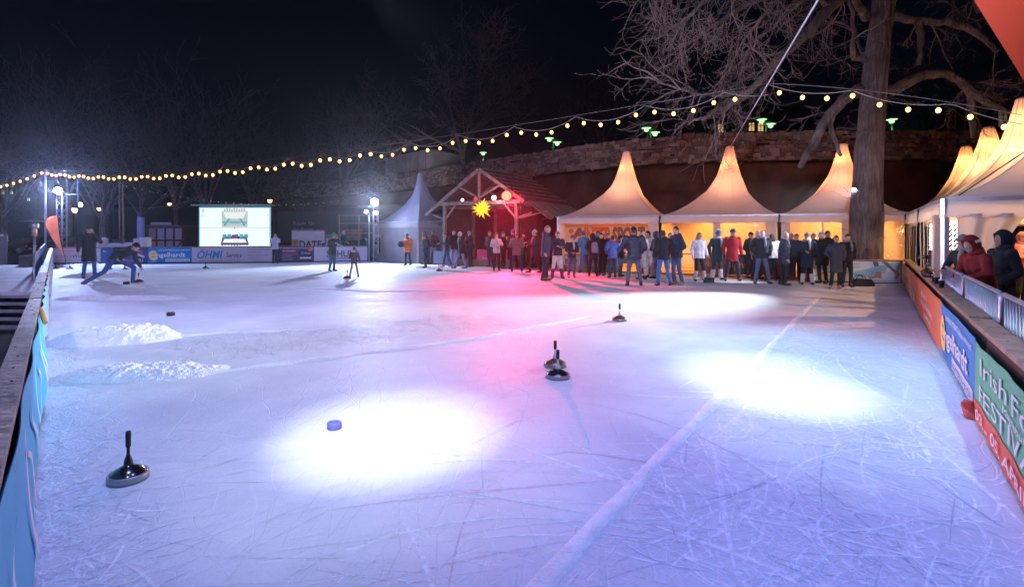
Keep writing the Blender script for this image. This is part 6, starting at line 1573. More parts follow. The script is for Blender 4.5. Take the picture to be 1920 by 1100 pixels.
def person(px, feet, top, face, label, jacket, trousers, arms=('down', 'down'), legs='stand', head='hair', headcol=(.10, .07, .05), hem=.80, shoes=(.02, .018, .018),
           puffer=False, scarf=None, build=1.0, bend=0.0, lean=0.0, look=0.0, loc=None, height=None, skin=None, custom=None, hood=None, two=None, gloves=False, group='people standing around the rink', kind='cloth', skirt=1.0, pom=False, boots=None):
    loc = G(px, feet) if loc is None else Vector(loc)
    h = height or (feet - top) / (feet - HOR) * CAMZ
    k = max(.9, h / 1.765)
    if height is None: k = h / 1.765
    e = empty('person', loc, label, 'person', group)
    ORG[e] = Vector((0, 0, 0)); e.rotation_euler = (0, 0, R(face)); e.scale = (k, k, k)
    rgp = random.Random(label)
    if custom is None and look == 0: look = rgp.uniform(-28, 28)
    if custom is None and bend == 0: bend = rgp.uniform(-2, 7)
    bw = build * rgp.uniform(.95, 1.05); sk = skin or M_SKIN[len(label) % 3]
    hipc = Vector((0, 0, .93))
    Rb = Matrix.Rotation(-R(bend), 3, 'X') if False else Matrix.Rotation(R(bend), 3, 'X')
    def up(p):                      # upper body bent forward about the hips
        p = Vector(p) - hipc; return hipc + Rb @ p
    def rings(rs):                  # loft then bend
        b = MB(); loft(b, rs); b.v = [tuple(up(p)) if p[2] > .93 else p for p in b.v]; return b
    sh = [up((s_ * .185 * bw, 0, 1.42)) for s_ in (-1, 1)]
    el, wr = [], []
    for i, s_ in enumerate((-1, 1)):
        a = arms[i]
        ee, ww = ARMS[a] if isinstance(a, str) else a
        if custom is None and a in ('down', 'pocket', 'front', 'hold'): jj = rgp.uniform(-.03, .03); ee = (ee[0] + jj * .6, ee[1] + jj, ee[2] + jj * .4); ww = (ww[0] + jj * .4, ww[1] - abs(jj) * .8, ww[2] + jj * 1.2)
        el.append(up((s_ * ee[0] * (1 if bw <= 1 else bw), ee[1], ee[2]))); wr.append(up((s_ * ww[0] * (1 if bw <= 1 or a in ('front', 'hold', 'raise', 'camera') else bw), ww[1], ww[2])))
    hp, kn, an, toe = [], [], [], []
    for i, s_ in enumerate((-1, 1)):
        kk, aa = LEGS[legs] if isinstance(legs, str) else legs[i]
        sx = s_ if isinstance(legs, str) else 1
        jx, jy, ty = (rgp.uniform(-.02, .05), rgp.uniform(-.07, .07), rgp.uniform(-.1, .3)) if isinstance(legs, str) else (0, 0, 0)
        hp.append(Vector((s_ * .088, 0, .90))); kn.append(Vector((sx * (kk[0] + jx * .5), kk[1] + jy * .6 - abs(jy) * .3, kk[2]))); an.append(Vector((sx * (aa[0] + jx), aa[1] + jy, aa[2]))); toe.append(Vector((sx * (.06 + ty) if isinstance(legs, str) else 0.0, -1, 0)).normalized())
    # ---- body: one continuous skin figure
    b = MB(); rs = [(0, 0, .86, .14, .10), (0, 0, .95, .15, .105), (0, 0, 1.08, .128, .092), (0, -.005, 1.28, .155, .105), (0, 0, 1.41, .15, .085), (0, .005, 1.47, .07, .06)]
    b2 = rings(rs); b.add(b2.v, b2.f, True)
    hc = up((0, -.02 - lean, 1.625)); nb = up((0, .012, 1.45))
    Rh = Rb @ Matrix.Rotation(R(look), 3, 'Z') if True else None
    if bend > 25: Rh = Matrix.Rotation(R(bend * .35), 3, 'X') @ Matrix.Rotation(R(look), 3, 'Z')
    H = lambda p: hc + Rh @ Vector(p)
    capsule(b, nb, H((0, .02, -.06)), .056, .052)
    b.ball(hc, (.076, .096, .113), 18, 12, Rh); b.ball(H((0, -.028, -.068)), (.056, .062, .058), 14, 9, Rh)
    b.tube([H((0, -.090, .022)), H((0, -.108, -.010)), H((0, -.112, -.020)), H((0, -.090, -.030))], [.009, .014, .016, .009], 6)
    for s_ in (-1, 1): b.ball(H((s_ * .078, .012, -.008)), (.012, .020, .030), 8, 6, Rh)
    for i in range(2):
        capsule(b, sh[i], el[i], .048, .040); capsule(b, el[i], wr[i], .040, .027)
        capsule(b, hp[i], kn[i], .075, .052); capsule(b, kn[i], an[i], .050, .036); capsule(b, an[i], an[i] + toe[i] * .1 + Vector((0, 0, -.04)), .036, .028)
    ex = MB()
    ex.mi = 1
    for s_ in (-1, 1): ex.ball(H((s_ * .030, -.089, .016)), (.011, .006, .0065), 8, 5, Rh)
    for s_ in (-1, 1): ex.tube([H((s_ * .046, -.083, .034)), H((s_ * .030, -.094, .040)), H((s_ * .014, -.095, .035))], [.003, .005, .003], 5)
    ex.mi = 2; ex.tube([H((-.024, -.083, -.066)), H((0, -.092, -.063)), H((.024, -.083, -.066))], [.004, .0065, .004], 6)
    ex.mi = 0
    for i, s_ in enumerate((-1, 1)):
        if arms[i] == 'pocket' or gloves: continue
        d = wr[i] - el[i]; hand(ex, wr[i] + d.normalized() * .005, d, Vector((-s_, -.3, 0)) if d.z < -.1 else Vector((0, 0, 1) if arms[i] in ('raise', 'camera') else (0, 0, -1)), s_, .35 if arms[i] == 'down' else .8)
    def part(name, bb, mats, vox, extra=None, par=e, fx=None):
        me = bb.mesh(name, mats); o = link(name, me, par)
        r = o.modifiers.new('r', 'REMESH'); r.mode = 'VOXEL'; r.voxel_size = vox; r.use_smooth_shade = True
        s2 = o.modifiers.new('s', 'SMOOTH'); s2.factor = .5; s2.iterations = 3
        PENDING.append((o, extra, fx)); return o
    part('body', b, [sk, M_EYE, M_LIP], .016, ex)
    # ---- jacket
    jm = cloth(jacket, 'puffer' if puffer else kind)
    b = MB(); q = 1.0 * bw; sw = skirt
    hemr = [(0, 0, hem, .185 * q * sw, .145 * q * sw), (0, 0, hem + .03, .186 * q * sw, .146 * q * sw)]
    if hem < .7: hemr.append((0, 0, .85, .178 * q, .14 * q))
    rs = hemr + [(0, 0, .98, .176 * q, .138 * q), (0, 0, 1.10, .168 * q, .132 * q), (0, -.005, 1.25, .186 * q, .142 * q), (0, 0, 1.36, .192 * q, .128 * q), (0, 0, 1.43, .165 * q, .105 * q), (0, .005, 1.475, .095, .085), (0, .008, 1.51, .082, .080)]
    if bend > 30: rs = [r for r in rs if r[2] > .86]; rs.insert(0, (0, 0, .88, .17 * q, .135 * q))
    b2 = rings(rs); b.add(b2.v, b2.f, True)
    for i in range(2):
        capsule(b, sh[i] + (Vector((0, 0, -.01))), el[i], .078 * q, .064 * q); capsule(b, el[i], el[i].lerp(wr[i], .93), .063 * q, .050)
    if hood == 'down': b2 = MB(); b2.ball(up((0, .085, 1.47)), (.12, .075, .085), 14, 8); b.add(b2.v, b2.f, True)
    sd = random.uniform(0, 50)
    def wrinkle(co):
        w = .011 * nz(co.x * 9 + sd, co.y * 9, co.z * 7) + .008 * (abs(nz(co.x * 13, co.y * 13 + sd, co.z * 22)) - .3)
        if puffer: w += .011 * abs(math.sin(co.z * 34)) - .004
        return w
    jo = part('jacket', b, jm, .020, None, e, wrinkle)
    b = MB(); b.tube([up((0, .0, 1.47)) + (up((math.cos(a) * .080, math.sin(a) * .078 + .004, 1.495)) - up((0, 0, 1.47))) for a in [i * 2 * math.pi / 16 for i in range(17)]], .018, 6); link('collar', b.mesh('collar', cloth(two) if two else jm), e)
    if bend < 30:
        b = MB(); zf = [(z, -(ry * q + .012)) for z, ry in ((max(hem + .02, .80), .145), (.98, .138), (1.10, .132), (1.25, .146), (1.36, .130), (1.43, .106))]
        b.tube([up((0, y - .003, z)) for z, y in zf], .005, 4); link('zip', b.mesh('zip', M_DARK), e)
    for i in range(2):
        d = (wr[i] - el[i]).normalized(); c = el[i].lerp(wr[i], .98); b = MB(); b.tube([c - d * .02, c + d * .015], [.047, .043], 10)
        link('cuff', b.mesh('cuff', jm), e)
        if gloves: b = MB(); hand(b, wr[i], wr[i] - el[i], Vector((0, -.3, 0)) + Vector((-(-1, 1)[i], 0, 0)), (-1, 1)[i], .5); link('glove', b.mesh('glove', M_BLACK), e)
    if two:
        pass
    # ---- trousers
    b = MB(); rs = [(0, 0, .84, .15, .115), (0, 0, .90, .160 * (q + 1) / 2, .122), (0, 0, .97, .158 * (q + 1) / 2, .118), (0, 0, 1.02, .15, .11)]
    loft(b, rs)
    for i in range(2):
        capsule(b, hp[i] + Vector((0, 0, -.03)), kn[i], .092, .068); capsule(b, kn[i], an[i] + Vector((0, 0, .03)), .067, .056)
    part('trousers', b, cloth(trousers, 'denim'), .020, None, e, lambda co: .007 * nz(co.x * 12, co.y * 12 + sd, co.z * 9))
    for i in range(2):
        b = MB(); t = toe[i]; a = an[i]
        if custom == 'throw' and i == 0:
            t = Vector((0, -.35, -1)).normalized()
        sdv = t.cross(Z).normalized() if abs(t.z) < .9 else Vector((1, 0, 0)); upv = sdv.cross(t)
        m = Matrix((sdv, t, upv)).transposed()
        b.ball(a + t * .055 - upv * .045, (.050, .140, .042), 12, 8, m); b.ball(a - t * .02 + upv * .0, (.052, .062, .075), 10, 7, m)
        b.v = [v if (Vector(v) - a).dot(upv) > -.088 else tuple(Vector(v) - upv * ((Vector(v) - a).dot(upv) + .088)) for v in b.v]
        link('shoe', b.mesh('shoe', mat('shoe_leather', shoes, .5, var=.15, bump=.1)), e)
        if boots is not None:
            b = MB(); capsule(b, a + Vector((0, 0, .0)), a.lerp(kn[i], .62), .066, .078); link('boot_shaft', b.mesh('boot_shaft', mat('boot_cloth', boots, .7, bump=.2)), e)
    # ---- head dress
    hm = mat('knit' if head in ('beanie', 'cap') else 'hair_strands', headcol, .85 if head != 'hair' else .6, var=.25, scale=26, bump=.5, bscale=70)
    def shell(rx, ry, rz, cut, name, m, c=(0, .008, .0), tilt=.0, back=None, n=20, mm=14):
        b = MB(); vs = []; fs = []
        for i in range(mm + 1):
            th = math.pi * i / mm
            for j in range(n):
                ph = 2 * math.pi * j / n; p = Vector((rx * math.sin(th) * math.cos(ph), ry * math.sin(th) * math.sin(ph), rz * math.cos(th)))
                f = p.y / ry; lo = cut(f, abs(p.x / rx))
                if p.z < lo: p.z = lo; 
                vs.append(H((p.x + c[0], p.y + c[1], p.z + c[2] + .004 * nz(p.x * 40, p.y * 40, p.z * 40))))
        for i in range(mm):
            for j in range(n): fs.append((i * n + j, (i + 1) * n + j, (i + 1) * n + (j + 1) % n, i * n + (j + 1) % n))
        b.add(vs, fs, True); return link(name, b.mesh(name, m), e)
    if head in ('hair', 'short'): shell(.083, .103, .121, lambda f, x: .052 if f < -.35 else (.0 if f < .15 else -.065), 'hair', hm)
    elif head == 'grey_short': shell(.081, .101, .118, lambda f, x: .066 if f < -.3 else (.015 if f < .15 else -.055), 'hair', hm)
    elif head == 'long':
        shell(.088, .108, .124, lambda f, x: .058 if f < -.45 else (-.02 if f < -.1 else -.11), 'hair', hm)
        b = MB(); loft(b, [(0, .055, 1.42, .075, .035), (0, .06, 1.50, .10, .06), (0, .045, 1.60, .088, .070), (0, .03, 1.68, .06, .05)]); b.v = [tuple(up(Vector(v) + Vector((0, -lean, 0)))) for v in b.v]; link('hair_length', b.mesh('hair_length', hm), e)
    elif head in ('beanie', 'beanie_pom'):
        shell(.089, .109, .134, lambda f, x: .030, 'beanie', hm, c=(0, .006, .008))
        b = MB(); b.tube([H((math.cos(a) * .086, math.sin(a) * .106 + .006, .042)) for a in [i * 2 * math.pi / 20 for i in range(21)]], .017, 6); link('beanie_cuff', b.mesh('beanie_cuff', hm), e)
        if head == 'beanie_pom' or pom: b = MB(); b.ball(H((0, .01, .165)), .036, 10, 7); link('pompom', b.mesh('pompom', cloth(WHT)), e)
        if head != 'beanie' or True: shell(.080, .099, .10, lambda f, x: -.0 if f < .2 else -.06, 'hair', mat('hair_strands', (.09, .06, .045), .6, var=.25, scale=26, bump=.5, bscale=70))
    elif head == 'cap':
        shell(.087, .106, .125, lambda f, x: .040, 'cap', hm)
        b = MB(); b.grid(lambda u, t: H(((u - .5) * .15, -.085 - .085 * t * (1 - (2 * u - 1) ** 2 * .5), .050 - .02 * t - .012 * (2 * u - 1) ** 2)), 10, 4); link('cap_brim', b.mesh('cap_brim', hm), e)
        shell(.080, .099, .10, lambda f, x: .02 if f < .1 else -.06, 'hair', mat('hair_strands', (.16, .14, .13), .6, var=.25, scale=26, bump=.5, bscale=70))
    elif head == 'hood':
        shell(.112, .138, .158, lambda f, x: .088 if f < -.55 else (-.135 if f > -.2 else -.12), 'hood', jm, c=(0, .022, .012), n=26, mm=18)
        b = MB(); loft(b, [(0, .03, 1.44, .13, .10), (0, .035, 1.50, .112, .10), (0, .03, 1.56, .105, .095)]); b.v = [tuple(up(Vector(v) + Vector((0, -lean, 0)))) for v in b.v]; link('hood_neck', b.mesh('hood_neck', jm), e)
    elif head == 'bald': shell(.079, .099, .115, lambda f, x: .09 if f < .1 else -.03, 'hair', hm)
    if scarf is not None:
        b = MB(); b.tube([up((math.cos(a) * .098, math.sin(a) * .092, 1.505 + .012 * math.sin(a * 3))) for a in [i * 2 * math.pi / 16 for i in range(17)]], .035, 8)
        b.tube([up((.05, -.115, 1.48)), up((.06, -.165, 1.36)), up((.065, -.165, 1.18))], [.035, .04, .03], 8); link('scarf', b.mesh('scarf', cloth(scarf)), e)
    return e, H, up, wr
def flush_people():
    dg = bpy.context.evaluated_depsgraph_get()
    out = []
    for (o, ex, fx) in PENDING:
        me = bpy.data.meshes.new_from_object(o.evaluated_get(dg)); out.append(me)
    for (o, ex, fx), me in zip(PENDING, out):
        old = o.data; o.modifiers.clear()
        if fx is not None:
            nv = len(me.vertices); no = np.empty(nv * 3, np.float32); me.vertex_normals.foreach_get('vector', no); no = no.reshape(-1, 3)
            for v, n_ in zip(me.vertices, no): v.co = v.co + Vector(n_) * fx(v.co)
        if ex is not None and ex.v:
            k = len(me.vertices); nf0 = len(me.polygons)
            vs = [v.co[:] for v in me.vertices] + ex.v; fs = [p.vertices[:] for p in me.polygons] + [[i + k for i in f] for f in ex.f]
            m2 = bpy.data.meshes.new(me.name); m2.from_pydata(vs, [], fs)
            m2.polygons.foreach_set('material_index', [0] * nf0 + ex.m); m2.polygons.foreach_set('use_smooth', [True] * (nf0 + len(ex.f))); m2.update(); me = m2
        me.materials.clear()
        for m in old.materials: me.materials.append(m)
        me.polygons.foreach_set('use_smooth', [True] * len(me.polygons))
        nm = old.name; o.data = me; bpy.data.meshes.remove(old); me.name = nm

NAVY, BLK, DGR = (.018, .024, .055), (.012, .012, .015), (.03, .032, .035)
JEAN, DJEAN, LJEAN, TEAL = (.05, .10, .24), (.022, .035, .08), (.22, .27, .40), (.02, .09, .13)
WH, SIL = (.62, .60, .62), (.55, .56, .62)
DN, PK, FR_, HO, RA = 'down', 'pocket', 'front', 'hold', 'raise'
person(167, 521, 423, 55, 'man in black knee length parka and cap holding a hand to his face, left end', BLK, JEAN, (DN, RA), 'stand', 'cap', (.015, .015, .018), hem=.56, shoes=(.12, .04, .03), hood='down', build=1.08)
# the thrower: lunging to the right with a stretched arm
Tp = G(216, 531)
thr = person(0, 0, 0, 90, 'crouching man in dark jacket and beanie throwing an ice stock', (.03, .045, .045), JEAN, (((.24, .14, 1.22), (.20, -.10, 1.12)), ((.22, -.28, 1.30), (.20, -.56, 1.34))), [((-.16, .22, .50), (-.20, .78, .16)), ((.14, -.46, .62), (.14, -.42, .09))], 'beanie', BLK, hem=.86, shoes=(.20, .05, .04), bend=62, loc=Tp - Vector((.0, 0, .16)), height=1.88, custom='throw', look=0)
b = MB(); b.tube([Vector((.17 * math.cos(a), .128 * math.sin(a) + .02, .93)) for a in [i * 2 * math.pi / 18 for i in range(19)]], .022, 6); link('belt', b.mesh('belt', mat('belt', (.25, .04, .04), .5)), thr[0])
person(516, 494, 437, 205, 'photographer in pale grey jacket raising a camera toward the screen', (.46, .48, .56), (.05, .045, .055), ('camera', 'camera'), 'stand', 'hair', (.40, .28, .18), hem=.82, shoes=BLK)
p4 = person(623, 508.5, 436, 68, 'man in bright green beanie reading a sheet into a microphone', (.028, .035, .035), (.03, .10, .13), (HO, RA), 'stand', 'beanie', (.02, .32, .13), hem=.74, shoes=(.03, .02, .02), build=1.08)
person(642, 489.5, 432, 120, 'man in navy coat with brightly lit hair behind the green beanie man', NAVY, DJEAN, (FR_, FR_), 'stand', 'grey_short', (.60, .56, .52), hem=.78, build=1.1)  # hair colour made pale for the bright light on it
ch = person(664, 520, 462, 195, 'child in camouflage jacket and black beanie beside a red ice stock', (.085, .055, .05), (.20, .20, .25), ((( .27, -.02, 1.16), (.30, -.10, .93)), HO), 'apart', 'beanie', BLK, hem=.80, shoes=(.03, .04, .09), bend=16)
b = MB(); b.ball(ch[2]((0, .10, 1.47)), (.10, .05, .07), 12, 7); link('hood_lining', b.mesh('hood_lining', cloth((.62, .42, .38))), ch[0])
person(693, 490, 442, 285, 'man in blue jacket walking bent forward beside the slim light poles', (.03, .10, .20), TEAL, (DN, DN), [((-.12, -.16, .52), (-.12, -.10, .10)), ((.10, .06, .50), (.11, .34, .14))], 'short', (.06, .05, .05), bend=18, hem=.82)
person(712, 489, 438, 0, 'person in long dark coat standing in front of the closed white tent', (.022, .022, .032), BLK, (FR_, FR_), 'stand', 'hair', (.07, .05, .05), hem=.55)
p9 = person(765, 497.5, 437, 330, 'man in orange jacket with a round black disc in his hand', (.72, .17, .03), (.02, .03, .06), (HO, FR_), 'stand', 'beanie', (.22, .22, .32), hem=.72, gloves=True, build=1.15, two=BLK)
person(778, 492, 440, 20, 'woman in long black coat half hidden behind the orange jacket man', BLK, BLK, (PK, PK), 'stand', 'hair', (.04, .03, .03), hem=.5)
person(797, 502.5, 438, 290, 'slim person in dark teal jacket on pale skates before the maroon jacket man', (.02, .06, .08), (.015, .05, .07), (PK, PK), 'stand', 'beanie', (.10, .13, .13), hem=.76, shoes=BLK, scarf=(.40, .32, .12))
person(798, 495.5, 432, 300, 'dark haired person peeking out behind the slim skater in teal', BLK, DJEAN, (PK, PK), 'stand', 'short', (.05, .04, .04))
person(812, 495, 431, 335, 'man in maroon jacket and light blue jeans', (.12, .018, .03), LJEAN, (PK, PK), 'apart', 'short', (.05, .04, .035), hem=.86, shoes=(.05, .05, .08))
person(838, 501, 435, 285, 'person with red lit hair and dark jacket turning left near the stage post', (.018, .025, .035), (.03, .08, .12), (HO, HO), [((-.14, -.10, .50), (-.22, -.16, .09)), ((.10, .06, .50), (.16, .20, .10))], 'hair', (.25, .03, .03), shoes=(.3, .3, .35))  # hair colour carries the red of the stage lamp
person(851, 499, 430, 20, 'dark clad man behind the red lit haired person', BLK, LJEAN, (PK, PK), 'stand', 'short', (.08, .04, .04))
person(866, 504, 433, 290, 'white haired man in black coat and jeans striding left', (.020, .016, .022), (.16, .20, .32), (PK, PK), [((-.12, -.18, .50), (-.14, -.30, .10)), ((.10, .04, .50), (.11, .16, .10))], 'grey_short', (.62, .58, .58), hem=.72, build=1.1)
person(880, 500.5, 432, 60, 'person in dark coat and bluish hat at the right of the striding white haired man', (.02, .02, .03), (.035, .02, .03), (PK, PK), 'stand', 'beanie', (.14, .20, .30), hem=.7)
person(919, 500.5, 432, 330, 'man in dark jacket with red cap behind the white jacket woman', (.05, .03, .04), (.06, .05, .09), (PK, PK), 'stand', 'cap', (.35, .03, .05))
person(931, 507.5, 436, 20, 'woman in white jacket and black trousers looking down at her hands', (.58, .52, .52), BLK, (FR_, HO), 'stand', 'long', (.20, .11, .09), hem=.82)
person(943, 503.5, 434, 60, 'dark clad person right behind the white jacket woman', BLK, BLK, (PK, PK), 'stand', 'beanie', (.10, .09, .10))
person(951, 498, 441, 350, 'small red lit person in the shade of the stage', (.05, .02, .025), BLK, (FR_, FR_), 'stand', 'hair', (.08, .03, .02))
person(963, 504, 429, 200, 'tall person in violet blue knit hat under the red lamp', (.06, .04, .05), (.03, .025, .04), (PK, PK), 'stand', 'beanie', (.12, .12, .42))
person(969, 510, 434, 175, 'man seen from behind in brown grey jacket and maroon beanie', (.16, .11, .11), (.03, .035, .07), (FR_, FR_), 'apart', 'beanie', (.13, .025, .05), hem=.74, build=1.12)
person(985, 503.5, 435, 310, 'bearded looking person with red scarf between the brown jacket and the patterned beanie', BLK, DGR, (FR_, FR_), 'stand', 'short', (.04, .03, .03), scarf=(.55, .03, .05))
person(1003, 512, 430, 275, 'person in black jacket and pale striped bobble beanie leaning back', (.015, .015, .022), BLK, (HO, FR_), [((-.12, -.14, .50), (-.14, -.20, .10)), ((.10, .06, .50), (.11, .22, .10))], 'beanie', (.35, .42, .44), hem=.70, build=1.12, shoes=(.06, .03, .03))
person(1023, 526.5, 421, 75, 'tall grey haired man in navy jacket looking right', (.035, .05, .10), (.02, .022, .045), (DN, PK), 'stand', 'grey_short', (.34, .30, .30), hem=.76, shoes=(.10, .04, .03), hood='down', build=1.05)
person(1045, 522.5, 433, 10, 'woman in dark jacket with white trousers and dark boots', (.025, .03, .05), (.62, .55, .52), (HO, HO), 'apart', 'hair', (.30, .06, .04), hem=.86, two=(.05, .20, .26), boots=(.10, .02, .05))
person(1072, 520.5, 441, 5, 'young person in grey beanie with white scarf and folded hands', (.03, .03, .055), (.10, .10, .15), (FR_, FR_), 'stand', 'beanie', (.09, .11, .13), hem=.84, scarf=(.60, .55, .60))
person(1096, 511.5, 432, 205, 'person in bright blue jacket and grey blue beanie half turned away', (.02, .20, .36), (.05, .11, .24), (FR_, FR_), [((-.12, -.04, .50), (-.14, .10, .10)), ((.12, -.02, .50), (.17, -.10, .09))], 'beanie', (.13, .16, .22), hem=.76)
pb = person(1112, 518, 438, 190, 'person in dark hoodie carrying a pale grey backpack', (.025, .02, .03), BLK, (FR_, FR_), 'stand', 'hood', (.02, .02, .02), hem=.72)
person(1121, 512, 432, 10, 'person peering between the backpack wearer and the black sweater man', BLK, BLK, (PK, PK), 'stand', 'short', (.05, .04, .03), scarf=(.03, .16, .26))
person(1129, 516.5, 435, 320, 'man in plain black sweater and trousers with short hair', (.008, .008, .010), (.008, .008, .010), (FR_, PK), 'stand', 'short', (.05, .035, .03), hem=.84)
person(1140, 512, 436, 350, 'person behind the black sweater man in front of the sign letters', DGR, BLK, (PK, PK), 'stand', 'hair', (.08, .05, .04))
person(1149, 520.5, 440, 185, 'woman in shiny blue quilted jacket seen from behind', (.05, .13, .42), (.03, .06, .12), (PK, PK), 'stand', 'hair', (.05, .035, .03), hem=.80, puffer=True, scarf=(.6, .1, .18))
person(1163, 518.5, 441, 60, 'person in black jacket and jeans right of the blue quilted jacket', BLK, (.08, .14, .25), (PK, PK), 'stand', 'beanie', (.02, .02, .03), hem=.80)
person(1188, 536, 424, 180, 'broad man in dark quilted jacket and black knit hat seen from behind', (.028, .040, .075), (.10, .13, .20), (PK, FR_), 'apart', 'beanie', BLK, hem=.80, puffer=True, build=1.22)
person(1204, 524, 434, 200, 'person in loose white overalls behind the broad quilted man', WH, WH, (FR_, FR_), 'stand', 'hair', (.50, .45, .42), hem=.45, skirt=1.15, build=1.05)
person(1218, 521, 431, 290, 'man in white painter suit looking down at a phone', WH, WH, (HO, HO), 'apart', 'short', (.05, .04, .04), hem=.80, two=BLK)
person(1232, 522, 434, 225, 'hooded person in dark grey between the white suit and the leather jacket', (.05, .05, .07), (.12, .14, .20), (FR_, FR_), 'stand', 'hood', DGR)
person(1244, 536, 430, 195, 'man in black leather jacket and bright blue jeans seen from behind', (.016, .018, .030), (.03, .17, .42), (PK, PK), 'apart', 'short', (.05, .04, .04), hem=.84, build=1.14, hood='down', kind='leather')
person(1256, 522, 435, 10, 'person with white collar hidden behind the leather jacket man', WH, WH, (FR_, FR_), 'stand', 'hair', (.10, .08, .09), hem=.6)
person(1269, 534.5, 423, 285, 'tall man with glasses in navy jacket and jeans facing left', (.022, .032, .07), (.045, .10, .22), (PK, PK), 'stand', 'short', (.04, .03, .03), hem=.82, shoes=(.22, .12, .10), hood='down', build=1.05)
person(1311, 527, 435, 15, 'woman in shiny silver white jacket with black leggings', (.66, .66, .72), BLK, (DN, DN), 'apart', 'long', (.34, .20, .17), hem=.82, boots=(.35, .35, .42), build=1.1, kind='satin')
person(1344, 524.5, 431, 10, 'person in dark parka with blue bobble beanie and pale scarf', (.015, .05, .07), (.012, .03, .05), (DN, DN), 'stand', 'beanie_pom', (.02, .16, .42), hem=.66, scarf=(.40, .52, .55), boots=(.45, .47, .52), gloves=True)
person(1373, 526.5, 428, 355, 'tall man in long red coat and blue beanie', (.36, .004, .018), (.016, .020, .035), (DN, DN), 'apart', 'beanie', (.02, .06, .14), hem=.66, shoes=(.10, .02, .03), gloves=True, build=1.12, two=(.05, .045, .05))
person(1407, 521.5, 434, 20, 'man in black jacket and flat cap left of the beige sleeve', BLK, (.05, .04, .06), (PK, PK), 'stand', 'cap', BLK, hem=.74)
person(1420, 524, 430, 10, 'grey haired person in beige jacket behind the dark blazer man', (.30, .22, .22), DJEAN, (DN, PK), 'stand', 'grey_short', (.55, .5, .5), hem=.84)
person(1428, 531.5, 430, 350, 'man in dark blazer with grey blue scarf and jeans, legs apart', (.016, .018, .030), (.11, .14, .25), (PK, PK), 'apart', 'bald', (.30, .25, .25), hem=.84, scarf=(.22, .28, .40), build=1.15, shoes=(.08, .03, .04))
person(1448, 526.5, 437, 170, 'dark haired woman from behind in white jacket with tall black boots', (.56, .54, .60), BLK, (PK, PK), 'stand', 'long', (.03, .03, .03), hem=.84, boots=(.03, .03, .035), build=1.05)
person(1470, 534.5, 433, 75, 'stout man in long navy quilted coat with grey hair facing right', (.016, .028, .075), (.014, .018, .032), (DN, DN), 'stand', 'bald', (.45, .42, .42), hem=.70, puffer=True, build=1.15)
person(1484, 523, 436, 330, 'fair haired person behind the stout navy coat man', (.05, .12, .22), DJEAN, (PK, PK), 'stand', 'hair', (.40, .25, .14))
person(1493, 524.5, 437, 350, 'person in plain dark jacket and dark jeans next to the beanie coat woman', (.015, .020, .035), (.02, .026, .05), (PK, PK), 'stand', 'hair', (.06, .045, .045), hem=.82, shoes=(.12, .06, .03))
person(1513, 533.5, 436, 340, 'woman in dark duffle coat and tall beanie wearing pale boots', (.015, .022, .05), BLK, (FR_, PK), 'stand', 'beanie', (.02, .04, .08), hem=.58, scarf=(.45, .40, .38), boots=(.48, .46, .48), build=1.1)
person(1525, 526, 436, 5, 'dimly lit person behind the duffle coat woman', (.03, .12, .2), DGR, (PK, PK), 'stand', 'short', (.25, .18, .12))
person(1541, 531.5, 433, 300, 'man in long black coat and peaked cap facing left', (.012, .011, .016), (.035, .018, .022), (FR_, PK), 'stand', 'cap', (.05, .06, .12), hem=.62, shoes=BLK, gloves=True, build=1.1)
person(1552, 527.5, 431, 340, 'tall person in black jacket and blue jeans behind the peaked cap man', BLK, (.03, .07, .16), (PK, PK), 'stand', 'short', (.02, .02, .025), hem=.78)
person(1568, 540.5, 440, 345, 'woman in grey knee length coat with short dark hair', (.05, .05, .075), BLK, (PK, PK), 'stand', 'hair', (.045, .035, .04), hem=.52, shoes=(.30, .30, .32))
person(1588, 538.5, 437, 355, 'woman in black jacket and trousers standing directly before the big trunk', (.010, .010, .012), (.010, .012, .018), (PK, PK), 'stand', 'hair', (.07, .03, .03), hem=.84, scarf=(.28, .22, .21))
# onlookers at the barrier and in the bar tent
GO = 'people at the bar tent'
def on(px, Y): return Vector(((px - 960) / F * Y, Y, -.01))
person(0, 0, 0, 275, 'man in grey knit hat and dark jacket resting his hands on the barrier', (.02, .022, .028), DJEAN, ('lean', 'lean'), 'stand', 'beanie', (.24, .22, .22), bend=6, loc=on(1814, 8.75), height=1.60, scarf=(.34, .30, .28), group=GO, hem=.74)
rh = person(0, 0, 0, 266, 'person in red hoodie with white print leaning on the barrier', (.20, .005, .008), DJEAN, ('lean', 'lean'), 'stand', 'hood', BLK, bend=16, loc=on(1846, 7.75), height=1.56, group=GO, hem=.80, build=1.08)
hq = rh[1]
b = MB()
for i in range(3):
    b.box(hq((-.104 + .0, .0 + i * .035, .055 + .002 * i)), (.012, .024, .045), (Matrix.Rotation(R(22), 3, 'X')))
    b.box(hq((.104, .0 + i * .035, .055)), (.012, .024, .045), (Matrix.Rotation(R(22), 3, 'X')))
b2 = MB(); b2.grid(lambda u, t: rh[2]((-.13 + .26 * u, -.158 - .012 * math.sin(math.pi * u), .90 + .16 * t)), 10, 4); link('pouch_pocket', b2.mesh('pouch_pocket', cloth((.22, .006, .010))), rh[0])
link('white_print', b.mesh('white_print', mat('print', WHT, .6, var=.03, bump=0)), rh[0])
person(0, 0, 0, 262, 'tall person in black hooded jacket standing behind the barrier', (.007, .009, .016), BLK, (PK, PK), 'stand', 'hood', BLK, loc=on(1878, 7.9), height=1.64, group=GO, build=1.12, hem=.74)
person(0, 0, 0, 265, 'grey clad person between the red and the black hood', (.07, .06, .06), DJEAN, (FR_, FR_), 'stand', 'beanie', (.35, .08, .08), loc=on(1858, 9.6), height=1.62, group=GO)
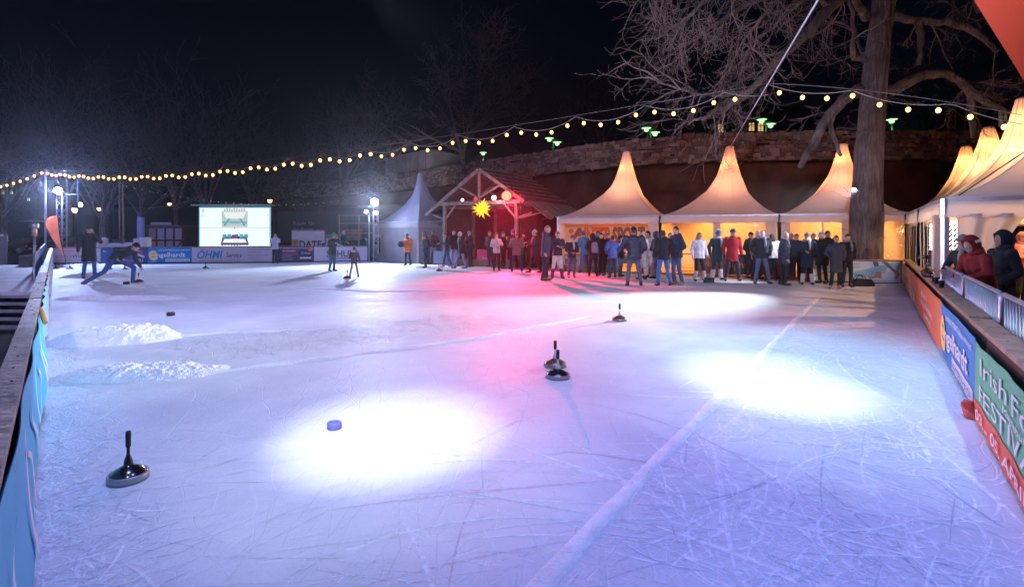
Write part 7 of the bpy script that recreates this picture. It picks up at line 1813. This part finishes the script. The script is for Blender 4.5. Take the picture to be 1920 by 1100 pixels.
person(0, 0, 0, 30, 'bartender in pink top behind the counter at the right edge', (.55, .12, .14), BLK, (HO, HO), 'stand', 'short', (.30, .12, .08), loc=on(1912, 10.6), height=1.66, group=GO, hem=.86)
person(0, 0, 0, 250, 'guest in dark clothes sitting behind the white curtain of the bar tent', DGR, BLK, (HO, FR_), 'stand', 'short', (.05, .04, .035), loc=on(1768, 11.3), height=1.45, group=GO)
# things in hands
def held(name, bb, m, loc, label, cat):
    return bb.build(name, m, org=loc, label=label, cat=cat)
def wpt(pp, i):                 # world position of a wrist
    e = pp[0]; M = Matrix.Translation(e.location) @ e.rotation_euler.to_matrix().to_4x4() @ Matrix.Diagonal((*e.scale, 1)); return M @ pp[3][i]
w = wpt(p4, 0); b = MB(); b.box(w + Vector((.12, -.05, .02)), (.30, .02, .21), Matrix.Rotation(R(25), 3, 'Y') @ Matrix.Rotation(R(80), 3, 'X')); held('paper_sheet', b, mat('paper', (.75, .75, .75), .7), w, 'white paper sheet held by the man in the green beanie', 'paper')
w = wpt(p4, 1); b = MB(); b.tube([w + Vector((.05, -.02, -.05)), w + Vector((.03, -.02, .10))], [.016, .02], 8); b.ball(w + Vector((.03, -.02, .12)), .03, 8, 6); held('microphone', b, M_BLACK, w, 'microphone at the mouth of the man in the green beanie', 'microphone')
w = wpt(p9, 0); b = MB(); b.tube([w + Vector((-.05, -.10, -.02)), w + Vector((-.05, -.13, -.02))], [.15, .15], 24); held('black_disc', b, M_BLACK, w, 'round black disc held up before the orange jacket', 'disc')
M = Matrix.Translation(pb[0].location) @ pb[0].rotation_euler.to_matrix().to_4x4() @ Matrix.Diagonal((*pb[0].scale, 1))
b = MB(); loft(b, [(0, .22, .98, .10, .06), (0, .23, 1.0, .14, .09), (0, .23, 1.2, .15, .10), (0, .21, 1.36, .13, .08), (0, .19, 1.42, .07, .04)]); b.v = [tuple(M @ Vector(v)) for v in b.v]; o = b.build('backpack', cloth((.34, .31, .34)), org=pb[0].location, label='pale grey backpack worn by the person in the dark hoodie', cat='backpack')
flush_people()
flush_texts()
